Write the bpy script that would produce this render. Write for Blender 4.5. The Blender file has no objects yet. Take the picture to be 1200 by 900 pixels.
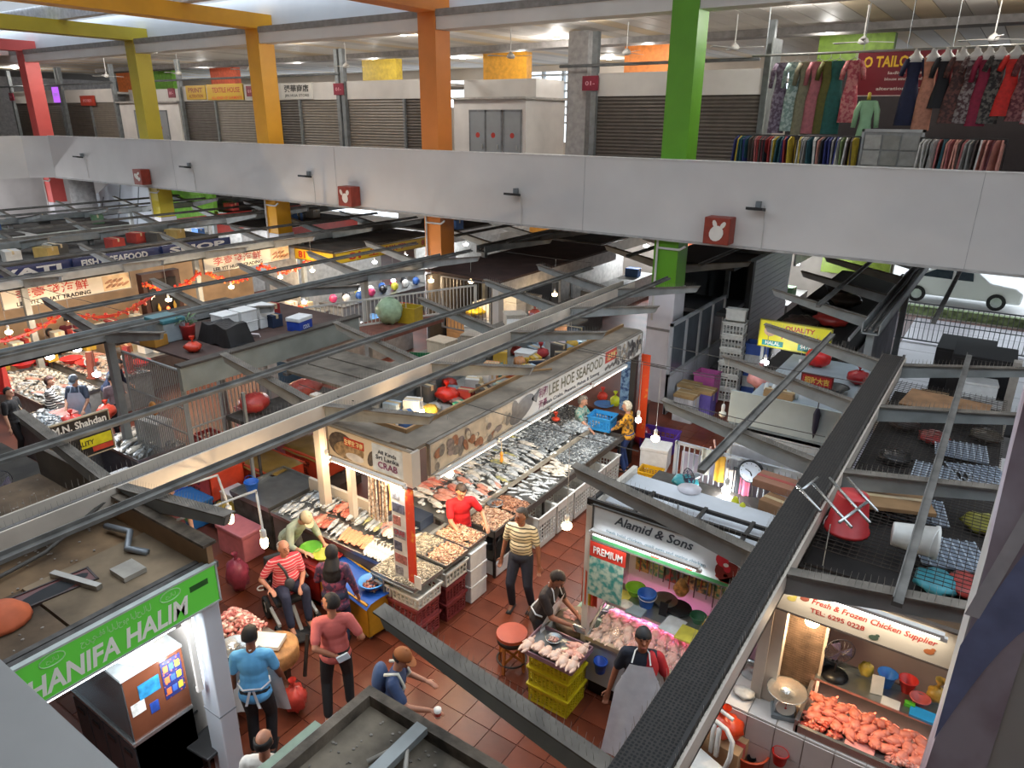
import bpy, bmesh, math, random
from mathutils import Vector, Matrix, Quaternion
random.seed(7)
S = bpy.context.scene
COL = S.collection
PI = math.pi

# ------------------------------------------------------------------ camera
def setup_camera():
    yaw, pitch, roll = math.radians(34.48), math.radians(20.34), math.radians(0.432)
    hd = Vector((-math.sin(yaw), math.cos(yaw), 0)); rg = Vector((math.cos(yaw), math.sin(yaw), 0)); up = Vector((0, 0, 1))
    fw = hd * math.cos(pitch) - up * math.sin(pitch); u0 = hd * math.sin(pitch) + up * math.cos(pitch)
    r = rg * math.cos(roll) + u0 * math.sin(roll); u = u0 * math.cos(roll) - rg * math.sin(roll)
    cd = bpy.data.cameras.new('camera'); co = bpy.data.objects.new('camera', cd); COL.objects.link(co)
    m = Matrix((r, u, -fw)).transposed().to_4x4(); m.translation = Vector((0, 0, 7.0)); co.matrix_world = m
    cd.sensor_fit = 'HORIZONTAL'; cd.sensor_width = 36.0; cd.lens = 36.0 * 836.9 / 1200.0; cd.clip_end = 300; cd.clip_start = 0.05
    S.camera = co
setup_camera()

# ------------------------------------------------------------------ sky and exposure
W = bpy.data.worlds.new('sky'); S.world = W; W.use_nodes = True
bg = W.node_tree.nodes['Background']; bg.inputs[0].default_value = (0.80, 0.90, 1.0, 1); bg.inputs[1].default_value = 3.0
S.view_settings.view_transform = 'Standard'; S.view_settings.look = 'None'
S.view_settings.gamma = 1.0; S.view_settings.exposure = 0.0; S.view_settings.use_curve_mapping = False

# ------------------------------------------------------------------ materials
_M = {}
def srgb(h):
    if isinstance(h, str):
        h = h.lstrip('#'); c = [int(h[i:i+2], 16) / 255 for i in (0, 2, 4)]
        return tuple(x / 12.92 if x <= .04045 else ((x + .055) / 1.055) ** 2.4 for x in c)
    return tuple(h[:3])
def mat(hexc, rough=.55, metal=0., var=.12, scale=6., bump=0., emit=0., alpha=1., trans=0., hex2=None, kind='noise', sc=None, detail=4., thr=None, coat=0.):
    """procedural material: base colour broken up by noise (or stripes, spots, checks), optional fine relief"""
    key = (hexc, rough, metal, var, scale, bump, emit, alpha, trans, hex2, kind, sc, thr, coat)
    if key in _M: return _M[key]
    c = srgb(hexc); m = bpy.data.materials.new('mat_' + str(hexc).strip('#')); m.use_nodes = True
    nt = m.node_tree; N = nt.nodes; L = nt.links; b = N['Principled BSDF']
    b.inputs['Roughness'].default_value = rough; b.inputs['Metallic'].default_value = metal
    if coat: b.inputs['Coat Weight'].default_value = coat
    if alpha < 1: b.inputs['Alpha'].default_value = alpha
    if trans: b.inputs['Transmission Weight'].default_value = trans
    tc = N.new('ShaderNodeTexCoord')
    c2 = srgb(hex2) if hex2 else tuple(max(0, x * (1 - var * 2.2)) for x in c)
    c1 = c if hex2 else tuple(min(1, x * (1 + var)) for x in c)
    fac = None
    if emit:
        b.inputs['Emission Color'].default_value = (*c, 1); b.inputs['Emission Strength'].default_value = emit
        b.inputs['Base Color'].default_value = (*c, 1)
    elif var or hex2:
        mp = N.new('ShaderNodeMapping'); L.new(tc.outputs['Object'], mp.inputs['Vector'])
        if sc: mp.inputs['Scale'].default_value = sc
        if kind == 'noise':
            t = N.new('ShaderNodeTexNoise'); t.inputs['Scale'].default_value = scale; t.inputs['Detail'].default_value = detail
            fac = t.outputs['Fac']
        elif kind == 'wave':
            t = N.new('ShaderNodeTexWave'); t.inputs['Scale'].default_value = scale; t.inputs['Distortion'].default_value = .6; t.bands_direction = 'Z'
            fac = t.outputs['Fac']
        elif kind == 'spots':
            t = N.new('ShaderNodeTexVoronoi'); t.inputs['Scale'].default_value = scale; fac = t.outputs['Distance']
        elif kind == 'brick':
            t = N.new('ShaderNodeTexChecker'); t.inputs['Scale'].default_value = scale; fac = t.outputs['Fac']
        L.new(mp.outputs['Vector'], t.inputs['Vector'])
        r = N.new('ShaderNodeValToRGB'); e = r.color_ramp.elements
        lo, hi = thr if thr else (.3, .72)
        e[0].position = lo; e[1].position = hi; e[0].color = (*c2, 1); e[1].color = (*c1, 1)
        L.new(fac, r.inputs['Fac']); L.new(r.outputs['Color'], b.inputs['Base Color'])
    else:
        b.inputs['Base Color'].default_value = (*c, 1)
    if bump:
        n2 = N.new('ShaderNodeTexNoise'); n2.inputs['Scale'].default_value = scale * 5; L.new(tc.outputs['Object'], n2.inputs['Vector'])
        bp = N.new('ShaderNodeBump'); bp.inputs['Strength'].default_value = bump; bp.inputs['Distance'].default_value = .01
        L.new(n2.outputs['Fac'], bp.inputs['Height']); L.new(bp.outputs['Normal'], b.inputs['Normal'])
    _M[key] = m
    return m
def steel(h='#9aa0a3', r=.35): return mat(h, r, .85, .08, 5)
def plastic(h, r=.42): return mat(h, r, 0, .06, 9)
def paint(h, r=.55): return mat(h, r, 0, .05, 3)
def lamp_mat(h, e): return mat(h, emit=e)

# ------------------------------------------------------------------ mesh building
class MB:
    def __init__(s): s.v = []; s.f = []; s.mi = []; s.m = 0; s.X = None
    def _a(s, vs, fs):
        o = len(s.v)
        if s.X is not None: vs = [s.X @ Vector(p) for p in vs]
        s.v += [tuple(p) for p in vs]; s.f += [tuple(i + o for i in f) for f in fs]; s.mi += [s.m] * len(fs); return s
    def use(s, i): s.m = i; return s
    def box(s, x0, x1, y0, y1, z0, z1):
        v = [(x, y, z) for z in (z0, z1) for y in (y0, y1) for x in (x0, x1)]
        return s._a(v, [(0, 2, 3, 1), (4, 5, 7, 6), (0, 1, 5, 4), (2, 6, 7, 3), (0, 4, 6, 2), (1, 3, 7, 5)])
    def cbox(s, c, d): return s.box(c[0]-d[0]/2, c[0]+d[0]/2, c[1]-d[1]/2, c[1]+d[1]/2, c[2]-d[2]/2, c[2]+d[2]/2)
    def bar(s, p, q, w, h, up=(0, 0, 1)):
        p = Vector(p); q = Vector(q); d = (q - p); d.normalize(); u = Vector(up); sd = d.cross(u)
        if sd.length < 1e-4: sd = d.cross(Vector((1, 0, 0)))
        sd.normalize(); u = sd.cross(d); a = sd * w / 2; b = u * h / 2
        v = [p-a-b, p+a-b, p+a+b, p-a+b, q-a-b, q+a-b, q+a+b, q-a+b]
        return s._a(v, [(0, 1, 2, 3), (7, 6, 5, 4), (0, 4, 5, 1), (1, 5, 6, 2), (2, 6, 7, 3), (3, 7, 4, 0)])
    def cyl(s, p, q, r0, r1=None, n=10, caps=True):
        r1 = r0 if r1 is None else r1; p = Vector(p); q = Vector(q); d = q - p; d.normalize()
        a = d.orthogonal().normalized(); b = d.cross(a); vs = []
        for c, r in ((p, r0), (q, r1)):
            for i in range(n): t = 2*PI*i/n; vs.append(c + a*(r*math.cos(t)) + b*(r*math.sin(t)))
        fs = [(i, (i+1) % n, n+(i+1) % n, n+i) for i in range(n)]
        if caps: fs += [tuple(range(n-1, -1, -1)), tuple(range(n, 2*n))]
        return s._a(vs, fs)
    def tube(s, pts, r, n=6, closed=False):
        pts = [Vector(p) for p in pts]; vs = []; m = len(pts); pa = None
        for i, p in enumerate(pts):
            t = (pts[min(i+1, m-1)] - pts[max(i-1, 0)]) if not closed else (pts[(i+1) % m] - pts[i-1])
            t.normalize()
            if pa is None: pa = t.orthogonal().normalized()
            else:
                pa = pa - t * pa.dot(t)
                pa = pa.normalized() if pa.length > 1e-5 else t.orthogonal().normalized()
            b = t.cross(pa); rr = r[i] if isinstance(r, (list, tuple)) else r
            for k in range(n): a = 2*PI*k/n; vs.append(p + pa*(rr*math.cos(a)) + b*(rr*math.sin(a)))
        fs = [(i*n+k, i*n+(k+1) % n, ((i+1) % m)*n+(k+1) % n, ((i+1) % m)*n+k) for i in range(m if closed else m-1) for k in range(n)]
        if not closed: fs += [tuple(range(n-1, -1, -1)), tuple((m-1)*n+k for k in range(n))]
        return s._a(vs, fs)
    def lathe(s, prof, n=16, c=(0, 0, 0), sx=1, sy=1, cap0=True, cap1=True):
        vs = []
        for r, z in prof:
            for i in range(n): t = 2*PI*i/n; vs.append((c[0]+sx*r*math.cos(t), c[1]+sy*r*math.sin(t), c[2]+z))
        m = len(prof)
        fs = [(j*n+i, j*n+(i+1) % n, (j+1)*n+(i+1) % n, (j+1)*n+i) for j in range(m-1) for i in range(n)]
        if cap0: fs.append(tuple(range(n-1, -1, -1)))
        if cap1: fs.append(tuple((m-1)*n+i for i in range(n)))
        return s._a(vs, fs)
    def ball(s, c, r, nu=10, nv=7, R=None):
        r = (r, r, r) if not isinstance(r, (tuple, list)) else r; vs = []; c = Vector(c)
        for j in range(1, nv):
            ph = PI*j/nv
            for i in range(nu):
                t = 2*PI*i/nu; p = Vector((r[0]*math.sin(ph)*math.cos(t), r[1]*math.sin(ph)*math.sin(t), r[2]*math.cos(ph)))
                vs.append(c + (R @ p if R else p))
        a = Vector((0, 0, r[2])); vs += [c + (R @ a if R else a), c - (R @ a if R else a)]
        T, B = len(vs)-2, len(vs)-1
        fs = [(j*nu+i, (j+1)*nu+i, (j+1)*nu+(i+1) % nu, j*nu+(i+1) % nu) for j in range(nv-2) for i in range(nu)]
        fs += [(T, i, (i+1) % nu) for i in range(nu)] + [(B, (nv-2)*nu+(i+1) % nu, (nv-2)*nu+i) for i in range(nu)]
        return s._a(vs, fs)
    def cap(s, p, q, r0, r1, n=10, flat=1.0, ref=None):
        """closed tapered limb with round ends"""
        p = Vector(p); q = Vector(q); d = q - p
        if d.length < 1e-5: return s.ball(p, r0)
        d.normalize(); a = (Vector(ref) - d * Vector(ref).dot(d)).normalized() if ref else d.orthogonal().normalized(); b = d.cross(a); vs = []; rings = []
        for k in (-80, -45, 0): rings.append((p + d*(r0*math.sin(math.radians(k))), r0*math.cos(math.radians(k))))
        for k in (0, 45, 80): rings.append((q + d*(r1*math.sin(math.radians(k))), r1*math.cos(math.radians(k))))
        for c, r in rings:
            for i in range(n): t = 2*PI*i/n; vs.append(c + a*(r*math.cos(t)) + b*(r*flat*math.sin(t)))
        m = len(rings)
        fs = [(j*n+i, j*n+(i+1) % n, (j+1)*n+(i+1) % n, (j+1)*n+i) for j in range(m-1) for i in range(n)]
        fs += [tuple(range(n-1, -1, -1)), tuple((m-1)*n+i for i in range(n))]
        return s._a(vs, fs)
    def prism(s, pts, n):
        """planar outline (3-D points) pushed along n"""
        pts = [Vector(p) for p in pts]; n = Vector(n); k = len(pts)
        return s._a(pts + [p + n for p in pts], [tuple(range(k-1, -1, -1)), tuple(range(k, 2*k))] + [(i, (i+1) % k, k+(i+1) % k, k+i) for i in range(k)])
    def quad(s, a, b, c, d): return s._a([a, b, c, d], [(0, 1, 2, 3)])
    def grid(s, fn, nu, nv):
        vs = [fn(i/nu, j/nv) for j in range(nv+1) for i in range(nu+1)]
        return s._a(vs, [(j*(nu+1)+i, j*(nu+1)+i+1, (j+1)*(nu+1)+i+1, (j+1)*(nu+1)+i) for j in range(nv) for i in range(nu)])
    def text(s, txt, o, u, v, w, h, dep=.004, bold=.018, shear=0.):
        """lettering filling a w x h field centred at o; u reads along, v is up"""
        cu = bpy.data.curves.new('t', 'FONT'); cu.body = txt; cu.align_x = 'CENTER'; cu.resolution_u = 2; cu.offset = bold; cu.shear = shear
        ob = bpy.data.objects.new('t', cu); me = bpy.data.meshes.new_from_object(ob)
        bpy.data.objects.remove(ob); bpy.data.curves.remove(cu)
        if not me.vertices: return s
        P = [p.co.copy() for p in me.vertices]
        x0 = min(p.x for p in P); x1 = max(p.x for p in P); y0 = min(p.y for p in P); y1 = max(p.y for p in P)
        sx = w/max(1e-6, x1-x0); sy = h/max(1e-6, y1-y0)
        o = Vector(o); u = Vector(u).normalized(); v = Vector(v).normalized(); n = u.cross(v)
        vs = [o + u*((p.x-(x0+x1)/2)*sx) + v*((p.y-(y0+y1)/2)*sy) + n*dep for p in P]
        s._a(vs, [tuple(q.vertices) for q in me.polygons]); bpy.data.meshes.remove(me); return s
    def mesh(s, name, mats, smooth=False):
        me = bpy.data.meshes.new(name); me.from_pydata(s.v, [], s.f)
        for m in (mats if isinstance(mats, (list, tuple)) else [mats]): me.materials.append(m)
        if any(s.mi): me.polygons.foreach_set('material_index', s.mi)
        if smooth: me.polygons.foreach_set('use_smooth', [True]*len(me.polygons))
        me.update(); return me
    def build(s, name, mats, parent=None, smooth=False, loc=None, kind=None, bevel=0, label=None):
        ob = bpy.data.objects.new(name, s.mesh(name, mats, smooth)); COL.objects.link(ob)
        if parent is not None: ob.parent = parent
        if loc is not None: ob.location = loc
        if kind: ob['kind'] = kind
        if label: ob['label'] = label
        if bevel:
            b = ob.modifiers.new('bevel', 'BEVEL'); b.width = bevel; b.segments = 2; b.limit_method = 'ANGLE'
        return ob

def tag(o, label, cat, group=None):
    o['label'] = label; o['category'] = cat
    if group: o['group'] = group
    return o
def thing(name, label, cat, loc=(0, 0, 0), rz=0, group=None):
    o = bpy.data.objects.new(name, None); COL.objects.link(o); o.location = loc; o.rotation_euler = (0, 0, rz); o.empty_display_size = .1
    return tag(o, label, cat, group)
def struct(o, label=None):
    o['kind'] = 'structure'
    if label: o['label'] = label
    return o
KIDS = {}
def kids(o):
    return [c for c in o.children]
def dup(root, loc, rz=0, label=None, group=None, rot=None, scale=None):
    r = root.copy(); COL.objects.link(r); r.location = loc; r.rotation_euler = rot if rot else (0, 0, rz)
    if scale: r.scale = scale if isinstance(scale, (tuple, list)) else (scale,)*3
    if label: r['label'] = label
    if group: r['group'] = group
    for ch in kids_of(root):
        c = ch.copy(); COL.objects.link(c); c.parent = r
        for g in kids_of(ch):
            d = g.copy(); COL.objects.link(d); d.parent = c
    return r
_kc = {}
def kids_of(o):
    k = o.name
    if k not in _kc: _kc[k] = list(o.children)
    return _kc[k]
def rm(o):
    for c in list(o.children):
        rm(c)
    bpy.data.objects.remove(o)
class Proto:
    """first use takes the thing itself, later uses copy it with its parts"""
    def __init__(s, fn): s.fn = fn; s.root = None
    def __call__(s, loc, rz=0, label=None, group=None, rot=None, scale=None, cat=None):
        if s.root is None:
            s.root = s.fn(); r = s.root; r.location = loc; r.rotation_euler = rot if rot else (0, 0, rz)
            if scale: r.scale = scale if isinstance(scale, (tuple, list)) else (scale,)*3
            if label: r['label'] = label
            if group: r['group'] = group
        else: r = dup(s.root, loc, rz, label, group, rot, scale)
        if cat: r['category'] = cat
        return r
def R(d): return math.radians(d)
def rnd(a, b): return random.uniform(a, b)
def point_light(name, loc, power, col=(1, .8, .55), rad=.04, parent=None):
    l = bpy.data.lights.new(name, 'POINT'); l.energy = power; l.color = col; l.shadow_soft_size = rad
    o = bpy.data.objects.new(name, l); COL.objects.link(o); o.location = loc
    if parent: o.parent = parent
    return o
def area_light(name, loc, rot, sx, sy, power, col=(1, 1, 1), parent=None):
    l = bpy.data.lights.new(name, 'AREA'); l.energy = power; l.color = col; l.shape = 'RECTANGLE'; l.size = sx; l.size_y = sy
    o = bpy.data.objects.new(name, l); COL.objects.link(o); o.location = loc; o.rotation_euler = rot
    if parent: o.parent = parent
    return o

# ------------------------------------------------------------------ ground floor
def tile_material():
    m = mat('#663322', .34, 0, .16, 2.2, .2); m.node_tree.nodes['Principled BSDF'].inputs['Specular IOR Level'].default_value = .3; nt = m.node_tree; N = nt.nodes; L = nt.links; b = N['Principled BSDF']
    src = b.inputs['Base Color'].links[0].from_socket; oi = N.new('ShaderNodeObjectInfo'); hs = N.new('ShaderNodeHueSaturation')
    mr = N.new('ShaderNodeMapRange'); mr.inputs['To Min'].default_value = .78; mr.inputs['To Max'].default_value = 1.18
    L.new(oi.outputs['Random'], mr.inputs['Value']); L.new(mr.outputs[0], hs.inputs['Value']); L.new(src, hs.inputs['Color']); L.new(hs.outputs[0], b.inputs['Base Color'])
    return m
M_TILE = tile_material()
M_GROUT = mat('#6d3524', .5, 0, .2, 1.2)
floor = struct(MB().box(-62, 14, -9, 31, -.3, -.012).build('floor', M_GROUT), 'wet red terracotta tiled market floor')
def build_tiles():
    t = .4; g = .006; spots = []
    def area(x0, x1, y0, y1):
        for i in range(int(round((x1-x0)/t))):
            for j in range(int(round((y1-y0)/t))): spots.append((x0+t*(i+.5), y0+t*(j+.5)))
    area(-10.0, -2.0, 2.6, 6.6); area(-6.0, -2.8, 6.6, 17.0)
    spots = sorted(set(spots), key=lambda p: p[0]**2+p[1]**2)
    me = MB().box(-t/2+g, t/2-g, -t/2+g, t/2-g, -.012, 0).mesh('tile', M_TILE)
    for i, (x, y) in enumerate(spots[:300]):
        o = bpy.data.objects.new('tile', me); COL.objects.link(o); o.parent = floor; o.location = (x, y, rnd(-.002, .0)); o.rotation_euler = (rnd(-.004, .004), rnd(-.004, .004), 0)
    mb = MB()
    for x, y in spots[300:]: mb.box(x-t/2+g, x+t/2-g, y-t/2+g, y+t/2-g, -.012, 0)
    mb.build('far_tiles', M_TILE, floor, kind='stuff')
build_tiles()

# ------------------------------------------------------------------ columns, parapet, upper slab, ceiling
M_WHITE = mat('#d9d5d0', .6, 0, .05, 1.5)
M_PARAPET = mat('#c9c5c1', .6, 0, .035, .8)
M_TILEW = mat('#d8d6da', .25, 0, .03, 3)
M_CEIL = mat('#d9d3cb', .6, 0, .04, 1)
def column(x, col, nm, label):
    w = .315; y = 17.0
    t = thing('column', label, 'column', (x, y, 0))
    mc = mat(col, .5, 0, .05, 1.3)
    MB().box(-w, w, -w, w, 3.05, 9.75).build('painted_shaft', mc, t)
    b = MB()
    for k, (z0, z1) in enumerate(((0, .98), (1.0, 1.98), (2.0, 3.05))): b.box(-w-.03, w+.03, -w-.03, w+.03, z0, z1)
    b.build('tiled_base', M_TILEW, t)
    MB().box(-w-.034, w+.034, -w-.034, w+.034, .96, 1.02).box(-w-.034, w+.034, -w-.034, w+.034, 1.95, 2.02).build('tile_band', mat('#8d8a88', .4), t)
    MB().tube([(-w+.1, -w-.04, 4.25), (-w+.1, -w-.04, 2.2)], .03).tube([(-w+.1, -w-.04, 4.05), (w+.05, -w-.04, 4.05), (w+.2, -w-.04, 4.15)], .03).build('conduit_pipe', paint('#c9c6c0'), t)
    return t
for x, col, nm in ((-38.9, '#e0605a', 'coral red'), (-29.6, '#c3b033', 'olive yellow'), (-22.06, '#e2a11f', 'amber'), (-14.42, '#de8437', 'orange'), (-6.89, '#5f9c20', 'green')):
    column(x, col, nm, nm + ' painted column with white tiled base behind the white parapet')
    if nm != 'green':
        tag(MB().box(x-.33, x+.33, 2.0, 17.315, 9.75, 10.2).build('roof_beam', mat(col, .5, 0, .05, 1.3)), nm + ' painted roof beam running out over the atrium from its column', 'beam')
# far bright green and far column stubs behind
par = MB().box(-37.4, 9, 16.5, 16.66, 4.28, 6.13)
par = struct(par.build('wall_parapet', M_PARAPET), 'long white parapet of the upper floor')
for x in (-27.5, -18.3, -9.15, -.6, 3.2):
    MB().box(x-.006, x+.006, 16.494, 16.5, 4.28, 6.13).build('joint', mat('#a9a6a3'), par)
MB().box(-37.4, 9, 16.48, 16.7, 6.13, 6.15).build('coping', mat('#dad8d5', .5), par)
MB().box(-37.4, 9, 16.46, 16.5, 4.26, 4.31).build('drip_edge', mat('#a8a5a1'), par)
pl = MB().prism([(-37.4, 16.5, 4.28), (-38.2, 15.7, 4.28), (-38.2, 15.85, 4.28), (-37.4, 16.66, 4.28)], (0, 0, 1.85)).box(-38.35, -38.2, 2, 15.8, 4.28, 6.13)
struct(pl.build('wall_parapet_side', M_PARAPET), 'white parapet on the far side of the atrium')
struct(MB().box(-62, 14, 16.66, 34, 4.62, 5.08).build('floor_upper', mat('#8c8178', .6)), 'upper market floor slab')
struct(MB().box(-62, -38.35, -8, 16.66, 4.62, 5.08).build('floor_upper_side', mat('#8c8178', .6)), 'upper market floor slab on the far side')
struct(MB().box(-50, 14, -9, .2, 4.62, 5.08).build('floor_upper_near', mat('#8c8178', .6)), 'upper floor slab on the near side')
struct(MB().box(-14, -.99, .1, .36, 4.62, 6.0).build('wall_parapet_near', mat('#9d9c9a', .75, 0, .1, 2, .3)), 'grey concrete parapet on the near side')
# upper ceiling of long planks
ceil = struct(MB().box(-62, 14, 16.7, 34, 9.62, 9.8).build('ceiling', mat('#8f8a84', .7)), 'pale plank ceiling of the upper floor')
def planks():
    me = MB().box(-.29, .29, 0, 16.6, 9.575, 9.625)
    ms = [me.mesh('ceiling_panel', m) for m in (M_CEIL, mat('#d9c6a6', .6, 0, .05, 1), mat('#c3bdb5', .6, 0, .05, 1))]
    x = -52.0; k = 0
    while x < 8:
        o = bpy.data.objects.new('ceiling_panel', random.choice([ms[0], ms[0], ms[0], ms[1], ms[2]])); COL.objects.link(o); o.parent = ceil; o.location = (x, 17.2, 0); x += .6; k += 1
planks()
struct(MB().box(-46, 12, 16.72, 17.28, 9.3, 9.78).build('trim_1', M_CEIL), 'white edge beam along the columns')
struct(MB().box(-46, 12, 23.6, 24.4, 9.38, 9.6).build('trim_2', mat('#8b8683', .7)), 'grey service bulkhead under the upper ceiling')
struct(MB().box(-62, 14, 17.3, 17.45, 9.7, 10.95).build('trim_4', mat('#d6dadf', .6, 0, .03, 1)), 'white upstand above the columns below the skylight')
# atrium roof: white ribs, opaque roof at both ends, daylight between
rib = MB()
for y in (3.5, 7.2, 10.9, 14.2):
    rib.box(-46, 12, y-.16, y+.16, 10.2, 10.75)
struct(rib.build('trim_3', mat('#d8dbe0', .6)), 'white ribs of the atrium skylight')
def opal():
    m = bpy.data.materials.new('opal_glazing'); m.use_nodes = True; nt = m.node_tree; nt.nodes.clear(); o = nt.nodes.new('ShaderNodeOutputMaterial'); t = nt.nodes.new('ShaderNodeBsdfTranslucent'); d = nt.nodes.new('ShaderNodeBsdfDiffuse'); a = nt.nodes.new('ShaderNodeAddShader')
    t.inputs[0].default_value = (.17, .175, .18, 1); d.inputs[0].default_value = (.7, .72, .74, 1); nt.links.new(t.outputs[0], a.inputs[0]); nt.links.new(d.outputs[0], a.inputs[1]); nt.links.new(a.outputs[0], o.inputs[0]); return m
M_OPAL = opal()
for i, (y0, y1) in enumerate(((14.4, 16.9), (11.1, 14.0), (8.6, 10.7))):
    struct(MB().quad((-46, y0, 10.7), (12, y0, 10.7), (12, y1, 10.7), (-46, y1, 10.7)).build('ceiling_skylight_%d' % (i+1), M_OPAL), 'opal skylight strip over the atrium')
struct(MB().box(-62, 14, -9, 1.5, 10.2, 10.4).build('ceiling_near', M_CEIL), 'ceiling on the near side')
struct(MB().box(-62, -40, -9, 16.7, 9.6, 9.8).build('ceiling_side', M_CEIL), 'ceiling on the far side of the atrium')
# outer walls
wb = MB()
def wall_with_openings(name, x0, x1, y0, y1, z0, z1, ops, m, label):
    """wall along x with rectangular openings (xa, xb, za, zb)"""
    xs = sorted({x0, x1} | {o[0] for o in ops} | {o[1] for o in ops}); b = MB()
    for a, c in zip(xs, xs[1:]):
        hs = sorted([(o[2], o[3]) for o in ops if o[0] <= a+1e-6 and o[1] >= c-1e-6]); z = z0
        for lo, hi in hs:
            if lo > z: b.box(a, c, y0, y1, z, lo)
            z = hi
        if z < z1: b.box(a, c, y0, y1, z, z1)
    return struct(b.build(name, m), label)
wall_with_openings('wall_back_upper', -62, 14, 33.7, 34, 5.08, 9.6, [(-60, -23, 7.6, 9.0), (-22.6, -19, 5.9, 9.3), (-15, -9, 8.3, 9.0), (-6, 10, 8.5, 9.1)], mat('#d6ccc0', .6, 0, .05, 1), 'back wall of the upper floor with high openings')
wall_with_openings('wall_back', -62, 14, 30.6, 31, 0, 4.62, [(-36, -29, 1.6, 4.4), (-17, -11.5, 2.2, 3.9), (-10.2, -8.8, 1.5, 4.2), (-3.4, 3.0, 0, 4.4)], mat('#b9b2a8', .7, 0, .1, 1), 'back wall of the market hall')
struct(MB().box(-62, -61.6, -9, 34, 0, 9.7).build('wall_left', mat('#b3adaa', .7)), 'far side wall of the hall')
struct(MB().box(13.6, 14, -9, 34, 0, 10.2).build('wall_right', mat('#c9c4bd', .7)), 'right side wall of the hall')
struct(MB().box(-62, 14, -9, -8.7, 0, 10.2).build('wall_near', mat('#c9c4bd', .7)), 'wall behind the near upper floor')
struct(MB().box(-43.2, -43, 2, 30.6, 0, 4.62).build('wall_left_inner', mat('#c3bfbc', .7, 0, .06, 1)), 'pale inner wall beyond the coral column')
# printed banner wrapped round the near column
t = thing('column', 'grey near column wrapped on its edge with a purple printed banner', 'column', (.49, 3.3, 0))
MB().box(-.31, .06, -.3, .1, 0, 10.2).build('shaft', mat('#c3c2c0', .6, 0, .06, 1.2), t)
def mural(name, label):
    me = MB(); nu, nv = 8, 40
    me.grid(lambda u, v: (-.315 + .2*u + .012*math.sin(v*17)*(1-u), -.305-.006*math.sin(u*PI), 2.0+6.5*v), nu, nv)
    me.grid(lambda u, v: (-.315 + .012*math.sin(v*17), -.305+.3*u, 2.0+6.5*v), 3, nv)
    m = mat('#c9c2d0', .5, 0, 0, 2.3, 0, hex2='#9a8694', sc=(1.5, 1.5, .9), thr=(.35, .62))
    o = me.build(name, m, t, smooth=True); o['label'] = label
    w = MB().grid(lambda u, v: (-.318+.05*u+.1*v-.012, -.3125, 5.15+.55*v), 2, 8)
    w.build('banner_print', mat('#d7d6dd', .5), t)
    b = MB().grid(lambda u, v: (-.316+.2*u, -.3122, 5.1+.14*math.sin(u*2.4)+.5*v-.6*(1-u)), 6, 4); b.build('banner_print', mat('#8d98c4', .5), t)
mural('banner', 'purple and brown printed banner')

# ------------------------------------------------------------------ steel gutter frames over the stall rows
M_STEEL = mat('#8d9190', .5, .25, .12, 3, .1)
M_STEELD = mat('#565350', .7, .1, .3, 6, .25)
M_CREAM = mat('#c9beb0', .55, 0, .08, 2)
M_DIRT = mat('#6e6356', .85, 0, .35, 5, .5)
def perforated():
    m = mat('#2b2622', .75, .1, .1, 9); nt = m.node_tree; N = nt.nodes; L = nt.links; b = N['Principled BSDF']
    src = b.inputs['Base Color'].links[0].from_socket; tc = N.new('ShaderNodeTexCoord'); v = N.new('ShaderNodeTexVoronoi'); v.inputs['Scale'].default_value = 34; v.inputs['Randomness'].default_value = .25
    r = N.new('ShaderNodeValToRGB'); r.color_ramp.elements[0].position = .34; r.color_ramp.elements[1].position = .42
    r.color_ramp.elements[0].color = (.008, .007, .006, 1); L.new(tc.outputs['Object'], v.inputs['Vector']); L.new(v.outputs['Distance'], r.inputs['Fac'])
    mx = N.new('ShaderNodeMix'); mx.data_type = 'RGBA'; mx.blend_type = 'MULTIPLY'; mx.inputs[0].default_value = 1
    L.new(src, mx.inputs[6]); L.new(r.outputs['Color'], mx.inputs[7]); L.new(mx.outputs[2], b.inputs['Base Color'])
    return m
M_PERF = perforated()
def arm_mesh(sgn, m):
    b = MB(); x1 = 1.92
    b.prism([(0, -.03, 2.98), (sgn*x1, -.03, 3.4), (sgn*(x1+.06), -.03, 3.52), (0, -.03, 3.2)], (0, .06, 0))
    b.use(1).prism([(0, -.065, 3.2), (sgn*(x1+.07), -.065, 3.525), (sgn*(x1+.07), -.065, 3.54), (0, -.065, 3.215)], (0, .13, 0))
    return b.mesh('arm', m)
def spike_mesh(sgn):
    b = MB()
    for i in range(34):
        x = .12 + i*.053; z = 3.21 + x*.17
        for s in (-.03, .03): b.cyl((sgn*x, s, z), (sgn*x + rnd(-.01, .01), s*1.7, z+.085), .0022, .0012, 3, False)
    return b.mesh('bird_spikes', mat('#9a938a', .5, .3))
ARMS = {}
SPK = {s: spike_mesh(s) for s in (-1, 1)}
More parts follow.
